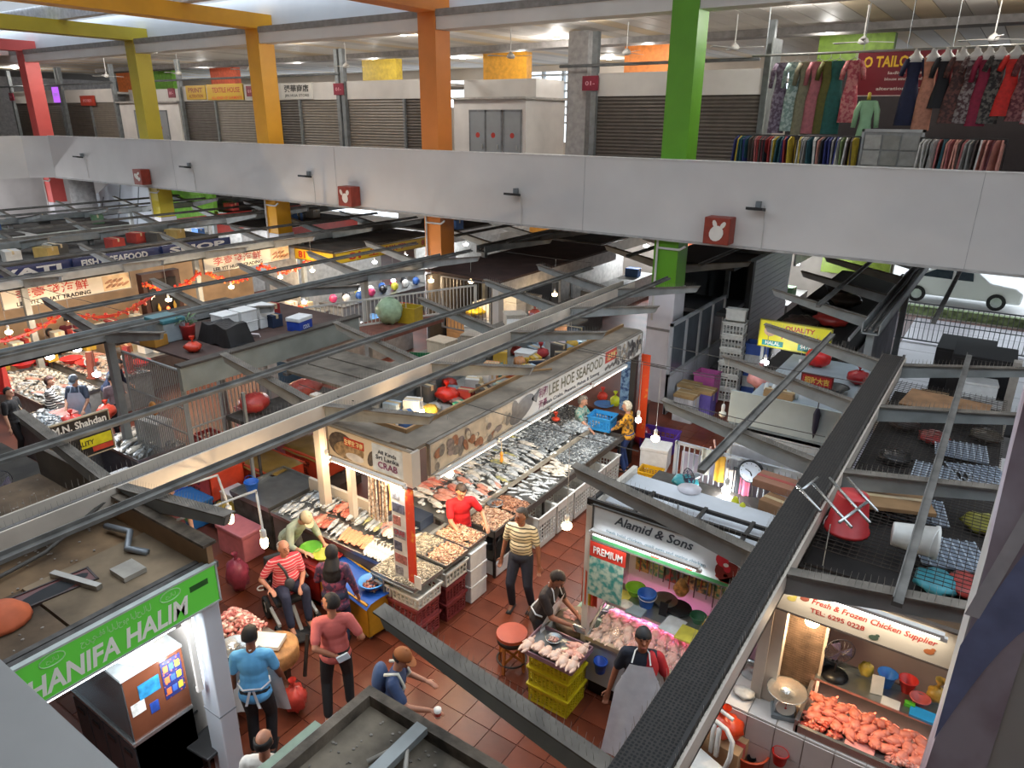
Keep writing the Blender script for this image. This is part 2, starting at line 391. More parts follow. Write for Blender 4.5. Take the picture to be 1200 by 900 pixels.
def gutter_frame(gx, y0, y1, arms_l, arms_r, label, cover=False, face=None, posts=(), rails=((-1.05, 3.42), (1.05, 3.42)), spikes=False, rail_y=None, tint='#8d9190'):
    t = thing('roof_gutter', label, 'roof frame', (gx, y0, 0))
    L = y1-y0; st = mat(tint, .55, .05, .12, 3, .1)
    c = MB(); w = .17
    c.box(-w, w, 0, L, 3.0, 3.03).box(-w, -w+.025, 0, L, 3.0, 3.22).box(w-.025, w, 0, L, 3.0, 3.22)
    c.build('channel', [st if face is None else face], t)
    if cover: MB().box(-w-.02, w-.06, 0, L, 3.215, 3.235).build('perforated_cover', M_PERF, t); MB().box(w-.06, w-.03, 0, L, 3.2, 3.27).build('edge_strip', mat('#201d1b', .6), t)
    else:
        b = MB()
        for i, (dx, r) in enumerate(((-.1, .022), (-.03, .03), (.05, .02), (.1, .028))):
            b.tube([(dx + .02*math.sin(k*1.7+i), L*k/10, 3.06+r+.03*(i % 2)) for k in range(11)], r, 5)
        b.build('cable_run', mat('#6b6763', .6, 0, .2, 2), t)
    for sgn, ys in ((-1, arms_l), (1, arms_r)):
        key = (sgn, tint)
        if key not in ARMS: ARMS[key] = arm_mesh(sgn, [st, mat('#6d665d', .8, 0, .2, 5)])
        for y in ys:
            o = bpy.data.objects.new('arm', ARMS[key]); COL.objects.link(o); o.parent = t; o.location = (sgn*w*.98, y-y0, 0)
            if spikes:
                s = bpy.data.objects.new('bird_spikes', SPK[sgn]); COL.objects.link(s); s.parent = o; s['kind'] = 'stuff'
    for dx, z in rails:
        ra, rb = rail_y.get(dx, (y0, y1)) if rail_y else (y0, y1)
        zz = 3.215 + abs(dx)*.17
        b = MB().box(dx-.04, dx+.04, ra-y0, rb-y0, zz+.01, zz+.05).box(dx-.04, dx-.03, ra-y0, rb-y0, zz+.05, zz+.09)
        b.build('rail', mat('#6f6d69', .6, .2, .2, 4), t)
    for y in posts: MB().box(-.07, .07, y-y0-.07, y-y0+.07, 0, 3.0).build('post', face or st, t)
    if spikes:
        b = MB()
        for i in range(int(L/.06)):
            for s in (-.19, .15): b.cyl((s, i*.06, 3.22), (s+rnd(-.02, .02), i*.06, 3.31), .0022, .0012, 3, False)
        b.build('bird_spikes', mat('#9a938a', .5, .3), t, kind='stuff')
    return t
A = [6.2, 8.5, 10.8, 13.05, 15.3]
gutter_frame(-1.19, 1.2, 13.4, [3.12, 6.05, 8.4, 10.75, 13.0], [3.12, 5.9, 8.3, 10.75, 13.0], 'long gutter frame with black perforated cover over the chicken stalls', True, M_CREAM, (6.9, 13.0), spikes=True,
             rail_y={-1.05: (6.9, 13.4), 1.05: (5.6, 13.4)})
gutter_frame(-7.6, -1.0, 16.2, [3.3] + A, [3.3] + A, 'long grey gutter frame with cables over the seafood stall with the fish sign', False, M_CREAM, (8.6, 10.9, 13.1), spikes=True)
gutter_frame(-13.75, 1.0, 16.4, [6.3, 8.6, 10.9, 13.1, 15.3], [6.3, 8.6, 10.9, 13.1, 15.3], 'grey gutter frame over the stall with the barred cage', posts=(6.4, 8.6, 13.1), rail_y={-1.05: (3, 16.4), 1.05: (3, 16.4)})
gutter_frame(-19.95, 3.0, 21, [7.5, 10, 12.5, 15, 17.5, 20], [7.5, 10, 12.5, 15, 17.5, 20], 'grey gutter frame over the stall with the red garlands', posts=(7.5, 12.2, 16.2))
gutter_frame(-26.1, 4.0, 24, [7.5, 10, 12.5, 15, 17.5, 20], [7.5, 10, 12.5, 15, 17.5, 20], 'grey gutter frame over the stalls with the blue and white banners', posts=(7.5, 12.2, 17))
gutter_frame(-32.3, 5.0, 26, [7.5, 10, 12.5, 15, 17.5, 20], [7.5, 10, 12.5, 15, 17.5, 20], 'grey gutter frame over the stalls near the white stair', posts=(7.5, 12.2, 17))
gutter_frame(-13.75, 18.2, 29, [19, 21.5, 24, 26.5], [19, 21.5, 24, 26.5], 'grey gutter frame behind the orange column', posts=(18.4, 24))
gutter_frame(-7.6, 18.2, 29, [19, 21.5, 24, 26.5], [19, 21.5, 24, 26.5], 'grey gutter frame behind the green column', posts=(18.4, 24))
gutter_frame(-1.9, 15.4, 27, [16, 18.5, 21, 23.5], [], 'dark gutter frame over the stall beside the open street door', posts=(15.6, 21))

# ------------------------------------------------------------------ props used by many stalls
M_CARD = mat('#b08a5f', .8, 0, .1, 4)
M_STYRO = mat('#dcdcda', .7, 0, .05, 8, .2)
_P = {}
def proto(key, fn):
    if key not in _P: _P[key] = Proto(fn)
    return _P[key]
def crate(loc, L=.55, W=.4, H=.3, col='#8c3a38', rz=0, label='', group=None, rows=5, cols=7, solid=False, taper=.03, cat='crate'):
    def fn():
        t = thing('plastic_crate', label, cat); m = plastic(col); b = MB(); th = .012
        for ax in (0, 1):
            ln, ot = (L, W) if ax == 0 else (W, L); n = cols if ax == 0 else max(3, int(cols*W/L))
            for s in (-1, 1):
                def pt(a, z, o=0):
                    k = 1 - taper*(1-z/H); x = a*k; y = s*(ot/2-o)*k
                    return (x, y, z) if ax == 0 else (y, x, z)
                def bar(a0, a1, z0, z1):
                    vs = [pt(a0, z0), pt(a1, z0), pt(a1, z1), pt(a0, z1), pt(a0, z0, th), pt(a1, z0, th), pt(a1, z1, th), pt(a0, z1, th)]
                    b._a(vs, [(0, 1, 2, 3), (7, 6, 5, 4), (0, 4, 5, 1), (1, 5, 6, 2), (2, 6, 7, 3), (3, 7, 4, 0)])
                if solid: bar(-ln/2, ln/2, 0, H)
                else:
                    bar(-ln/2, ln/2, 0, H*.16); bar(-ln/2, ln/2, H*.72, H)
                    for i in range(n+1):
                        a = -ln/2+.018+(ln-.036)*i/n; bar(a-.011, a+.011, H*.14, H*.74)
                    for r in range(1, rows-1):
                        z = H*(.16+.56*r/(rows-1)); bar(-ln/2, ln/2, z-.006, z+.006)
        b.build('body', m, t)
        MB().box(-L/2*.97, L/2*.97, -W/2*.97, W/2*.97, 0, .012).build('base', m, t)
        r = MB(); e = .018
        for s in (-1, 1):
            r.box(-L/2-e, L/2+e, s*W/2-(e if s < 0 else 0)-.004, s*W/2+(e if s > 0 else 0)+.004, H-.025, H)
            r.box(s*L/2-(e if s < 0 else 0)-.004, s*L/2+(e if s > 0 else 0)+.004, -W/2, W/2, H-.025, H)
        r.build('rim', m, t)
        return t
    return proto(('crate', L, W, H, col, rows, cols, solid, taper), fn)(loc, rz, label, group, cat=cat)
def foam_box(loc, L=.55, W=.4, H=.32, rz=0, label='', group=None, col='#dcdcda', lid=True, cat='foam box'):
    def fn():
        t = thing('foam_box', label, cat); m = mat(col, .7, 0, .05, 8, .2)
        MB().box(-L/2+.01, L/2-.01, -W/2+.01, W/2-.01, 0, H*.84).build('body', m, t, bevel=.012)
        if lid: MB().box(-L/2, L/2, -W/2, W/2, H*.85, H).build('lid', m, t, bevel=.012)
        return t
    return proto(('foam', L, W, H, col, lid), fn)(loc, rz, label, group, cat=cat)
def carton(loc, L=.45, W=.35, H=.3, rz=0, label='', group=None, col='#b08a5f', open_=False, tape='#c9b48c'):
    def fn():
        t = thing('cardboard_box', label, 'box'); m = mat(col, .8, 0, .1, 4); b = MB(); k = .006
        if open_:
            b.box(-L/2, L/2, -W/2, W/2, 0, k).box(-L/2, L/2, -W/2, -W/2+k, 0, H).box(-L/2, L/2, W/2-k, W/2, 0, H).box(-L/2, -L/2+k, -W/2, W/2, 0, H).box(L/2-k, L/2, -W/2, W/2, 0, H)
            b.build('body', m, t)
            for s in (-1, 1):
                MB().prism([(-L/2, s*W/2, H), (L/2, s*W/2, H), (L/2, s*(W/2+.1), H+.06), (-L/2, s*(W/2+.1), H+.06)], (0, 0, k)).build('flap', m, t)
        else:
            b.box(-L/2, L/2, -W/2, W/2, 0, H).build('body', m, t, bevel=.006)
            MB().box(-L/2-.001, L/2+.001, -.03, .03, H*.7, H+.002).build('tape', mat(tape, .4), t)
        return t
    return proto(('carton', L, W, H, col, open_, tape), fn)(loc, rz, label, group)
def bucket(loc, r=.14, h=.24, col='#1f63c4', rz=0, label='', group=None, rot=None, hang=False, cat='bucket'):
    def fn():
        t = thing('bucket', label, cat); m = plastic(col)
        MB().lathe([(r*.72, 0), (r*.74, .01), (r*.98, h-.03), (r*1.06, h-.03), (r*1.06, h), (r*.96, h), (r*.7, .015)], 18).build('body', m, t, smooth=True)
        a = [(r*1.05*math.cos(k*PI/10), (-.03 if not hang else 0)-r*(.75 if not hang else .1)*math.sin(k*PI/10), h-.02 + (r*1.1*math.sin(k*PI/10) if hang else -.35*r*math.sin(k*PI/10))) for k in range(11)]
        MB().tube(a, .005, 5).build('handle', plastic('#d9d9d6') if not hang else plastic(col), t)
        return t
    return proto(('bucket', r, h, col, hang), fn)(loc, rz, label, group, rot=rot, cat=cat)
def basin(loc, r=.2, h=.1, col='#5cae2c', label='', group=None, rz=0, rot=None, cat='basin', metal=False):
    def fn():
        t = MB().lathe([(r*.6, 0), (r*.62, .004), (r*.95, h-.008), (r*1.05, h-.008), (r*1.05, h), (r*.93, h), (r*.58, .012)], 20).build('basin', steel() if metal else plastic(col), None, smooth=True)
        return tag(t, label, cat)
    return proto(('basin', r, h, col, metal), fn)(loc, rz, label, group, rot=rot, cat=cat)
def bulb_lamp(loc, drop=.5, label='', group=None, warm=True, power=28, r=.042, sock='#d9d7d0', on=True):
    """lamp hanging at the end of its cord; loc is the bulb centre"""
    e = 30 if warm else 22
    def fn():
        t = thing('hanging_bulb', label, 'lamp')
        MB().cyl((0, 0, .1), (0, 0, .1+drop), .005, n=5).build('cord', mat('#b9b5ac', .5), t)
        MB().lathe([(.018, .14), (.03, .12), (.03, .06), (.026, .045)], 10).build('socket', plastic(sock), t, smooth=True)
        MB().lathe([(.024, .05), (.03, .02), (.03, .01)], 10, cap0=False, cap1=False).build('bulb_collar', plastic('#e8e4d8'), t, smooth=True)
        MB().lathe([(.028, .012), (r*.95, -.005), (r, -.03), (r*.85, -.06), (r*.45, -.08), (.002, -.085)], 12).build('bulb', (lamp_mat('#ffd9a0', e) if warm else lamp_mat('#f2f6ff', e)) if on else mat('#e3ddc8', .25), t, smooth=True)
        return t
    t = proto(('bulb', drop, warm, r, sock, on), fn)(loc, 0, label, group)
    if on and power: point_light('bulb_light', (0, 0, -.11), power, (1, .72, .42) if warm else (.92, .96, 1), .05, t)
    return t
def strung(x0, x1, loc, drop, *a, **k):
    """hanging bulb whose cord is tied to a cable strung across the aisle"""
    l = bulb_lamp(loc, drop, *a, **k); MB().tube([(x0-loc[0], 0, drop+.12), (0, 0, drop+.1), (x1-loc[0], 0, drop+.12)], .006, 5).build('strung_cable', mat('#4a4744', .6), l); return l
def tube_lamp(loc, L, axis='y', label='', group=None, power=40, col=(1, .97, .92), face=0, emit=9, drop=0):
    """fluorescent batten; loc is its centre, face tilts the throw about its axis"""
    t = thing('tube_lamp', label, 'lamp', loc, PI/2 if axis == 'y' else 0, group)
    MB().box(-L/2, L/2, -.03, .03, .015, .05).build('housing', paint('#d9d6d0'), t)
    MB().cyl((-L/2+.03, 0, 0), (L/2-.03, 0, 0), .016, n=8).build('tube', lamp_mat('#fff6e6' if col[2] < .95 else '#f4f8ff', emit), t)
    for s in (-1, 1): MB().box(s*L/2-.03, s*L/2+.03, -.02, .02, -.02, .02).build('end_cap', paint('#e6e4de'), t)
    area_light('tube_light', (0, 0, -.03), (face, 0, 0), L, .05, power, col, t)
    return t
def bag(loc, r=(.16, .14, .16), col='#d8382c', label='', group=None, rz=0, cat='bag', alpha=1., seed=0, knot=True):
    def fn():
        t = thing('plastic_bag', label, cat); rr = random.Random(seed); b = MB(); n1, n2 = 14, 9
        ph = [rr.uniform(0, 6) for _ in range(6)]
        def f(u, v):
            a = 2*PI*u; p = PI*v; k = 1+.1*math.sin(5*a+ph[0]+3*p)+.07*math.sin(9*a+ph[1])*math.sin(4*p+ph[2])
            z = math.cos(p); return (r[0]*k*math.sin(p)*math.cos(a), r[1]*k*math.sin(p)*math.sin(a), r[2]*(1+z*(.9 if z > 0 else 1)*k*.95))
        b.grid(f, n1, n2); b.build('body', mat(col, .35, 0, .15, 7, .3, alpha=alpha), t, smooth=True)
        if knot:
            MB().lathe([(.02, 0), (.012, .03), (.045, .08), (.055, .11)], 7, (0, 0, r[2]*1.85), cap1=False).build('knot', mat(col, .35, 0, .15, 7), t, smooth=True)
        return t
    return proto(('bag', r, col, alpha, seed, knot), fn)(loc, rz, label, group, cat=cat)
def dial_scale(loc, rz=0, label='', group=None, col='#3f8f86', h=.36, pan=True):
    def fn():
        t = thing('dial_scale', label, 'scale'); m = plastic(col)
        MB().box(-.13, .13, -.11, .11, 0, .05).prism([(-.11, -.07, .05), (.11, -.07, .05), (.06, -.05, h-.06), (-.06, -.05, h-.06)], (0, .14, 0)).build('housing', m, t, bevel=.01)
        MB().cyl((0, -.075, h*.55), (0, -.095, h*.55), .1, n=20).build('dial', plastic('#e9e6da'), t)
        MB().box(-.003, .003, -.1, -.096, h*.55, h*.55+.075).cyl((0, -.094, h*.55), (0, -.1, h*.55), .012, n=8).build('pointer', plastic('#b02a20'), t)
        if pan: MB().lathe([(.02, h-.06), (.02, h-.02), (.1, h-.02), (.2, h+.03), (.215, h+.03), (.1, h-.035)], 20, cap1=False).build('pan', steel('#b9bcbc', .25), t, smooth=True)
        return t
    return proto(('dial', col, h, pan), fn)(loc, rz, label, group)
def digital_scale(loc, rz=0, label='', group=None):
    def fn():
        t = thing('digital_scale', label, 'scale')
        MB().prism([(-.16, -.17, 0), (.16, -.17, 0), (.16, .17, 0), (-.16, .17, 0)], (0, 0, .07)).build('housing', plastic('#d9d8d2'), t, bevel=.01)
        MB().box(-.07, .07, -.165, -.06, .071, .076).build('display', plastic('#46576b'), t); MB().box(.085, .145, -.165, -.06, .071, .077).build('keypad', plastic('#c3b24a'), t)
        MB().lathe([(.03, .075), (.03, .1), (.12, .1), (.185, .135), (.2, .135), (.12, .09)], 20, (0, .05, 0), cap1=False).build('pan', steel('#b4b6b4', .22), t, smooth=True)
        return t
    return proto('digiscale', fn)(loc, rz, label, group)
def desk_fan(loc, rz=0, label='', tilt=0, col='#1c1c20', r=.19):
    t = thing('desk_fan', label, 'fan', loc, rz)
    MB().lathe([(.14, 0), (.15, .015), (.05, .04), (.02, .05)], 16).build('base', plastic(col), t, smooth=True)
    MB().cyl((0, 0, .04), (0, 0, .2), .014).build('stem', plastic(col), t)
    c = (0, 0, .2+r)
    k = MB()
    for i in range(18):
        a = 2*PI*i/18; k.tube([(0, -.1, c[2]), (r*.6*math.cos(a), -.085, c[2]+r*.6*math.sin(a)), (r*math.cos(a), -.03, c[2]+r*math.sin(a)), (r*.6*math.cos(a), .03, c[2]+r*.6*math.sin(a))], .0025, 3)
    k.tube([(r*math.cos(a*PI/10), -.03, c[2]+r*math.sin(a*PI/10)) for a in range(20)], .006, 5, True)
    k.build('cage', plastic('#3a3a44'), t)
    for i in range(3):
        a = i*2*PI/3; MB().prism([(0, -.04, c[2]), (r*.85*math.cos(a-.4), -.05, c[2]+r*.85*math.sin(a-.4)), (r*.85*math.cos(a+.4), -.025, c[2]+r*.85*math.sin(a+.4))], (0, .004, 0)).build('blade', plastic('#54506e'), t)
    MB().cyl((0, .03, c[2]), (0, .12, c[2]), .05, .035).build('motor', plastic(col), t)
    return t
# ---- fish
def fish_mesh(kind):
    L, w, h, c1, c2 = dict(silver=(.42, .028, .05, '#cdd1d2', '#878f95'), dark=(.46, .03, .052, '#9da4a8', '#4a5157'), pale=(.5, .03, .075, '#e0dace', '#b5aea2'),
                           red=(.34, .035, .06, '#c87461', '#a04a3d'), small=(.17, .012, .024, '#dadee0', '#98a0a6'), pink=(.4, .04, .07, '#d29b88', '#b06f5f'), yellow=(.36, .026, .045, '#c3bb7a', '#7d8478'),
                           pomfret=(.26, .02, .09, '#cfd2d2', '#969ba0'))[kind]
    b = MB(); n = 8; prof = [(0, .12), (.06, .5), (.2, .95), (.38, 1), (.6, .78), (.8, .36), (.9, .16)]
    vs = []
    for s, k in prof:
        for i in range(n):
            a = 2*PI*i/n; vs.append(((s-.5)*L, h*k*math.sin(a), w+w*k*math.cos(a)))
    m = len(prof); fs = [(j*n+i, j*n+(i+1) % n, (j+1)*n+(i+1) % n, (j+1)*n+i) for j in range(m-1) for i in range(n)] + [tuple(range(n-1, -1, -1)), tuple((m-1)*n+i for i in range(n))]
    b._a(vs, fs)
    x = .4*L; b.prism([(x, 0, w-.002), (x+.14*L, h*.85, w-.006), (x+.1*L, 0, w-.002), (x+.14*L, -h*.85, w-.006)], (0, 0, .005))
    b.prism([(-.05*L, h*.9, w), (.12*L, h*1.3, w), (.2*L, h*.8, w)], (0, 0, .004)); b.prism([(.05*L, -h*.9, w), (.17*L, -h*1.2, w), (.22*L, -h*.75, w)], (0, 0, .004))
    b.use(1).ball((-.43*L, -h*.22, w*1.75), .006+.01*h, 6, 4)
    return b.mesh('fish', [mat(c1, .28, .1, .2, 9, hex2=c2, sc=(3, 1, 1), thr=(.32, .66)), mat('#141414', .2)], True)
_FM = {}
def fish(kind, x, y, z, rz, label, group, sc=1., name='fish', tilt=0):
    if kind not in _FM: _FM[kind] = fish_mesh(kind)
    o = bpy.data.objects.new(name, _FM[kind]); COL.objects.link(o); o.location = (x, y, z); o.rotation_euler = (rnd(-.12, .12)+tilt, rnd(-.05, .05), rz); o.scale = (sc, sc, sc)
    return tag(o, label, 'fish', group)
def slab_mesh(c1, c2, L=.26, w=.06, h=.03):
    b = MB(); b.grid(lambda u, v: ((u-.5)*L, (v-.5)*2*w*(1-.35*abs(u-.5)*2), h*(math.sin(PI*min(1, max(0, v)))**.6)*(1-.3*abs(2*u-1)) + .001), 6, 6)
    return b.mesh('fillet', [mat(c1, .3, 0, .1, 30, hex2=c2, sc=(4, 1, 1))], True)
def stuff_patch(name, m, label, cat, n, fn, mk):
    """many little pieces nobody could count, one object"""
    b = MB()
    for i in range(n): mk(b, *fn(i))
    o = b.build(name, m, None, smooth=True, kind='stuff'); o['label'] = label; o['category'] = cat
    return o
def counter_box(name, label, cat, x0, x1, y0, y1, z0, z1, mtop, mbody, rim=.03, parts=True):
    t = thing(name, label, cat, ((x0+x1)/2, (y0+y1)/2, 0)); a = (x1-x0)/2; b = (y1-y0)/2
    MB().box(-a+.02, a-.02, -b+.02, b-.02, z0, z1-.04).build('body', mbody, t)
    MB().box(-a, a, -b, b, z1-.04, z1).build('worktop', mtop, t)
    if rim:
        r = MB()
        for s in (-1, 1): r.box(-a, a, s*b-.012, s*b+.012, z1, z1+rim); r.box(s*a-.012, s*a+.012, -b, b, z1, z1+rim)
        r.build('rim', mtop, t)
    return t
def panel(name, label, cat, p0, p1, z0, z1, m, th=.03, group=None):
    """upright panel between two floor points"""
    p0 = Vector((*p0, 0)); p1 = Vector((*p1, 0)); c = (p0+p1)/2; d = p1-p0
    t = MB().box(-d.length/2, d.length/2, -th/2, th/2, z0, z1).build(name, m, None, loc=c); t.rotation_euler = (0, 0, math.atan2(d.y, d.x))
    return tag(t, label, cat, group)
def sign(name, label, c, u, w, h, base, texts, frame='#6d6a66', th=.05, cat='sign', deco=None, emit=0):
    """sign board centred at c, u = reading direction (horizontal); texts: (string, x, y, w, h, colour)"""
    t = thing(name, label, cat, c, math.atan2(u[1], u[0]))
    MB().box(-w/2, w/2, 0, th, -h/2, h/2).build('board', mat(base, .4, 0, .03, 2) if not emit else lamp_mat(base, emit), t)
    if frame:
        f = MB()
        for s in (-1, 1): f.box(-w/2-.012, w/2+.012, -.008, th, s*h/2-.01, s*h/2+.01); f.box(s*w/2-.01, s*w/2+.01, -.008, th, -h/2, h/2)
        f.build('frame', mat(frame, .5), t)
    for s, x, y, tw, th_, col, *st in texts:
        MB().text(s, (x, -.002, y), (1, 0, 0), (0, 0, 1), tw, th_, .003, *st).build('lettering', mat(col, .4, 0, 0), t)
    if deco: deco(t, w, h)
    return t
def ellipse_patch(b, x, y, rx, ry, ang=0, n=12, d=-.004):
    ca, sa = math.cos(ang), math.sin(ang)
    pts = [(x+rx*math.cos(2*PI*i/n)*ca-ry*math.sin(2*PI*i/n)*sa, d, y+rx*math.cos(2*PI*i/n)*sa+ry*math.sin(2*PI*i/n)*ca) for i in range(n)]
    b._a(pts, [tuple(range(n))]); return b

# ------------------------------------------------------------------ seafood stall with the long fish sign
M_WOODL = mat('#9a7750', .7, 0, .15, 3, .15)
M_LEDGE = mat('#85796a', .8, 0, .2, 2.5, .3)
M_STAIN = steel('#a3a5a4', .35)
M_BLACK = mat('#24211f', .5, 0, .2, 3)
M_CREAMW = mat('#d3c7b6', .6, 0, .05, 2)
def seafood_deco(t, w, h):
    x0 = -w/2
    MB().quad((x0+.02, -.003, -h/2+.02), (x0+1.95, -.003, -h/2+.02), (x0+1.95, -.003, h/2-.02), (x0+.02, -.003, h/2-.02)).build('picture_ground', mat('#cdbb9f', .4), t)
    b = MB()
    for i in range(34):
        x = x0+.12+rnd(0, 1.75); y = rnd(-.17, .17); b.use(i % 4); ellipse_patch(b, x, y, rnd(.05, .11), rnd(.035, .075), rnd(0, 3), 12, -.006-.0004*i)
    b.build('shellfish_picture', [mat('#a06a48', .5, 0, .2, 20), mat('#7e7468', .5, 0, .2, 20), mat('#c9b9a0', .5, 0, .2, 20), mat('#8a7a72', .5, 0, .2, 20)], t)
    b = MB(); ellipse_patch(b, x0+2.2, .0, .36, .16, .35, 18, -.006); b._a([(x0+2.45, -.006, .08), (x0+2.72, -.006, .21), (x0+2.62, -.006, -.02)], [(0, 1, 2)]); ellipse_patch(b, x0+2.02, .02, .1, .2, .2, 12, -.007)
    b.build('fish_picture', mat('#4d4b4d', .4, 0, .3, 12), t)
    b = MB()
    for i in range(46):
        x = w/2-.1-rnd(0, 1.05); b.use(i % 4); ellipse_patch(b, x, rnd(-.17, .17), rnd(.05, .1), rnd(.03, .06), rnd(0, 3), 10, -.005-.0004*i)
    b.build('mussel_picture', [mat('#3a3638', .4, 0, .2, 20), mat('#8e8a84', .5, 0, .2, 20), mat('#b3a48f', .5, 0, .2, 20), mat('#55504e', .5, 0, .2, 20)], t)
    xr = x0+5.24; MB().box(xr-.24, xr+.24, -.006, 0, -.02, .2).build('red_panel', mat('#c8371f', .45), t)
    MB().text('活海鮮', (xr, -.008, .09), (1, 0, 0), (0, 0, 1), .38, .14).build('lettering', mat('#f0d78a', .4), t)
    b = MB()
    for i in range(6): ellipse_patch(b, xr-.2+.08*i, -.13+.03*(i % 2), .05, .035, .3, 10, -.006)
    b.build('shellfish_picture', mat('#6d655e', .5), t)
sign('stall_sign', 'long white seafood stall sign with shellfish pictures and tall grey lettering', (-5.75, 9.75, 2.73), (0, 1, 0), 6.6, .46, '#cfcdc8',
     [('LEE HOE SEAFOOD', .65, .07, 1.9, .2, '#6d6a55'), ('Fresh Crabs, Prawns, Fishes & Sotong', .5, -.13, 1.95, .09, '#33303a'), ('利和', -.48, .1, .26, .17, '#7b2b52'), ('海產', -.48, -.1, .26, .17, '#7b2b52')], frame='#7d766c', deco=seafood_deco)
def crab_deco(t, w, h):
    b = MB(); ellipse_patch(b, -.5, 0, .26, .19, 0, 16, -.004); b.use(1); ellipse_patch(b, -.36, -.06, .3, .14, .1, 16, -.005); b.use(2); ellipse_patch(b, -.25, -.13, .18, .06, 0, 14, -.006); b.use(0); ellipse_patch(b, .08, -.05, .07, .13, -.4, 12, -.0055)
    b.build('crab_picture', [mat('#5c5147', .4, 0, .3, 14), mat('#a58a66', .4, 0, .3, 14), mat('#cfc9c2', .4)], t)
    MB().box(-.44, -.06, -.007, 0, .02, .14).build('red_panel', mat('#bf3a20', .45), t)
    MB().text('生蝦批發商', (-.25, -.009, .08), (1, 0, 0), (0, 0, 1), .36, .09).build('lettering', mat('#f2e0a0', .4), t)
    MB().box(.1, .66, -.006, 0, -.2, .2).build('white_card', mat('#c3ccd2', .4), t)
    for s, z, ww, hh, c in (('All Kinds', .1, .34, .06, '#2c3440'), ('Sri Lanka', .02, .42, .07, '#2c3440'), ('CRAB', -.09, .36, .1, '#7c2f5e')):
        MB().text(s, (.38, -.009, z), (1, 0, 0), (0, 0, 1), ww, hh).build('lettering', mat(c, .4), t)
sign('stall_sign', 'short cream sign with a crab picture above the corner fish counter', (-6.58, 6.12, 2.72), (1, 0, 0), 1.55, .46, '#cdbda3', [], frame='#8c7d68', deco=crab_deco)
# roof ledge, upstand and corner posts
led = thing('stall_canopy', 'dusty plank ledge above the long seafood sign', 'canopy', (-5.8, 6.2, 0))
MB().box(-.4, .0, .0, 6.9, 2.93, 2.98).build('ledge_board', M_LEDGE, led)
MB().box(-.44, -.4, .3, 6.9, 2.72, 3.04).build('upstand', M_WOODL, led)
MB().box(-1.65, -.401, -.04, .3, 2.93, 2.98).build('front_ledge_board', M_LEDGE, led)
MB().box(-1.65, -.44, .3, .34, 2.72, 3.04).build('front_upstand', M_WOODL, led)
MB().box(-.12, .04, -.09, .07, 2.45, 2.95).build('corner_post', M_CREAM, led)
MB().box(-.1, .02, 6.72, 6.84, .0, 2.95).build('far_post', M_BLACK, led)
deck = thing('storage_deck', 'cluttered white storage deck behind the long seafood sign', 'shelf', (-7.0, 9.6, 0))
MB().box(-.58, .74, -3.0, 3.4, 2.6, 2.66).build('deck_board', mat('#a9a59d', .7, 0, .1, 3), deck)
MB().box(-.58, -.54, -3.0, 3.4, 2.66, 2.85).build('back_rail', M_STEEL, deck)
for y in (-2.8, 0, 3.2): MB().box(-.56, .72, y-.03, y+.03, 2.54, 2.6).build('bearer', M_STEEL, deck)
# partition of white corrugated sheet under the gutter
def corrugated(name, label, x, y0, y1, z0, z1, m, cat='partition', pitch=.06):
    b = MB(); n = int((y1-y0)/pitch)*2
    b.grid(lambda u, v: (x+.012*(1 if int(round(u*n)) % 2 else -1), y0+(y1-y0)*u, z0+(z1-z0)*v), n, 1)
    return tag(b.build(name, m, None), label, cat)
corrugated('partition_sheet', 'white corrugated partition sheet under the cable gutter', -7.72, 6.5, 9.0, 2.15, 2.98, mat('#c9c3bb', .55, 0, .05, 2))
panel('partition_panel', 'plain pale blue grey partition panel behind the storage deck', 'partition', (-7.72, 9.05), (-7.72, 10.8), .9, 2.7, mat('#a9afb8', .5, 0, .05, 2))
panel('partition_panel', 'white partition panel at the far end of the seafood stall', 'partition', (-7.72, 10.9), (-7.72, 13.0), .9, 2.5, mat('#bcbfc0', .5, 0, .05, 2))
# barred grille behind the deck
gr = thing('barred_grille', 'white barred grille behind the storage deck', 'grille', (-8.05, 10.6, 0))
for k in range(40): MB().cyl((0, -1.3+k*.11, 2.2), (0, -1.3+k*.11, 3.05), .008, n=5).build('bar', paint('#cdccc8'), gr)
MB().box(-.015, .015, -1.35, 3.1, 2.18, 2.21).box(-.015, .015, -1.35, 3.1, 3.04, 3.07).build('frame', paint('#cdccc8'), gr)
tag(MB().box(-.02, .02, -.26, .26, 0, .5).build('picture_frame', mat('#5c5a54', .5, 0, .3, 9), None, loc=(-7.5, 10.35, 2.67)), 'dark framed picture leaning on the deck', 'picture')

# clutter on the deck
def deck_item(fn, *a, **k): return fn(*a, **k)
DZ = 2.665
bag((-7.02, 8.35, DZ), (.2, .17, .13), '#e2321f', 'bright red knotted plastic bag on the storage deck', seed=3)
bag((-7.02, 11.2, DZ), (.17, .16, .1), '#c2383a', 'crumpled crimson plastic bag on the far part of the storage deck', seed=5)
bag((-7.07, 11.95, DZ), (.18, .15, .1), '#c9b6b4', 'whitish crumpled plastic bag with red print on the storage deck', seed=6)
bag((-6.78, 10.35, DZ), (.13, .12, .08), '#d8b23c', 'small yellow and red bag on the storage deck', seed=8)
carton((-6.53, 7.15, DZ), .34, .26, .1, .3, 'open brown carton lid with red lining near the sign corner', None, '#8d4a35')
carton((-6.56, 6.75, DZ), .3, .2, .06, .1, 'flat dark red box near the sign corner', None, '#6b2a26')
tag(MB().box(-.16, .16, -.12, .12, 0, .04).build('folder', plastic('#c96f6f'), None, loc=(-6.75, 6.95, DZ)), 'pink folder lying by the sign corner', 'folder')
tag(MB().box(-.1, .1, -.13, .13, 0, .05).build('folder', plastic('#4aa02f'), None, loc=(-7.00, 6.9, DZ)), 'lime green packet lying by the sign corner', 'packet')
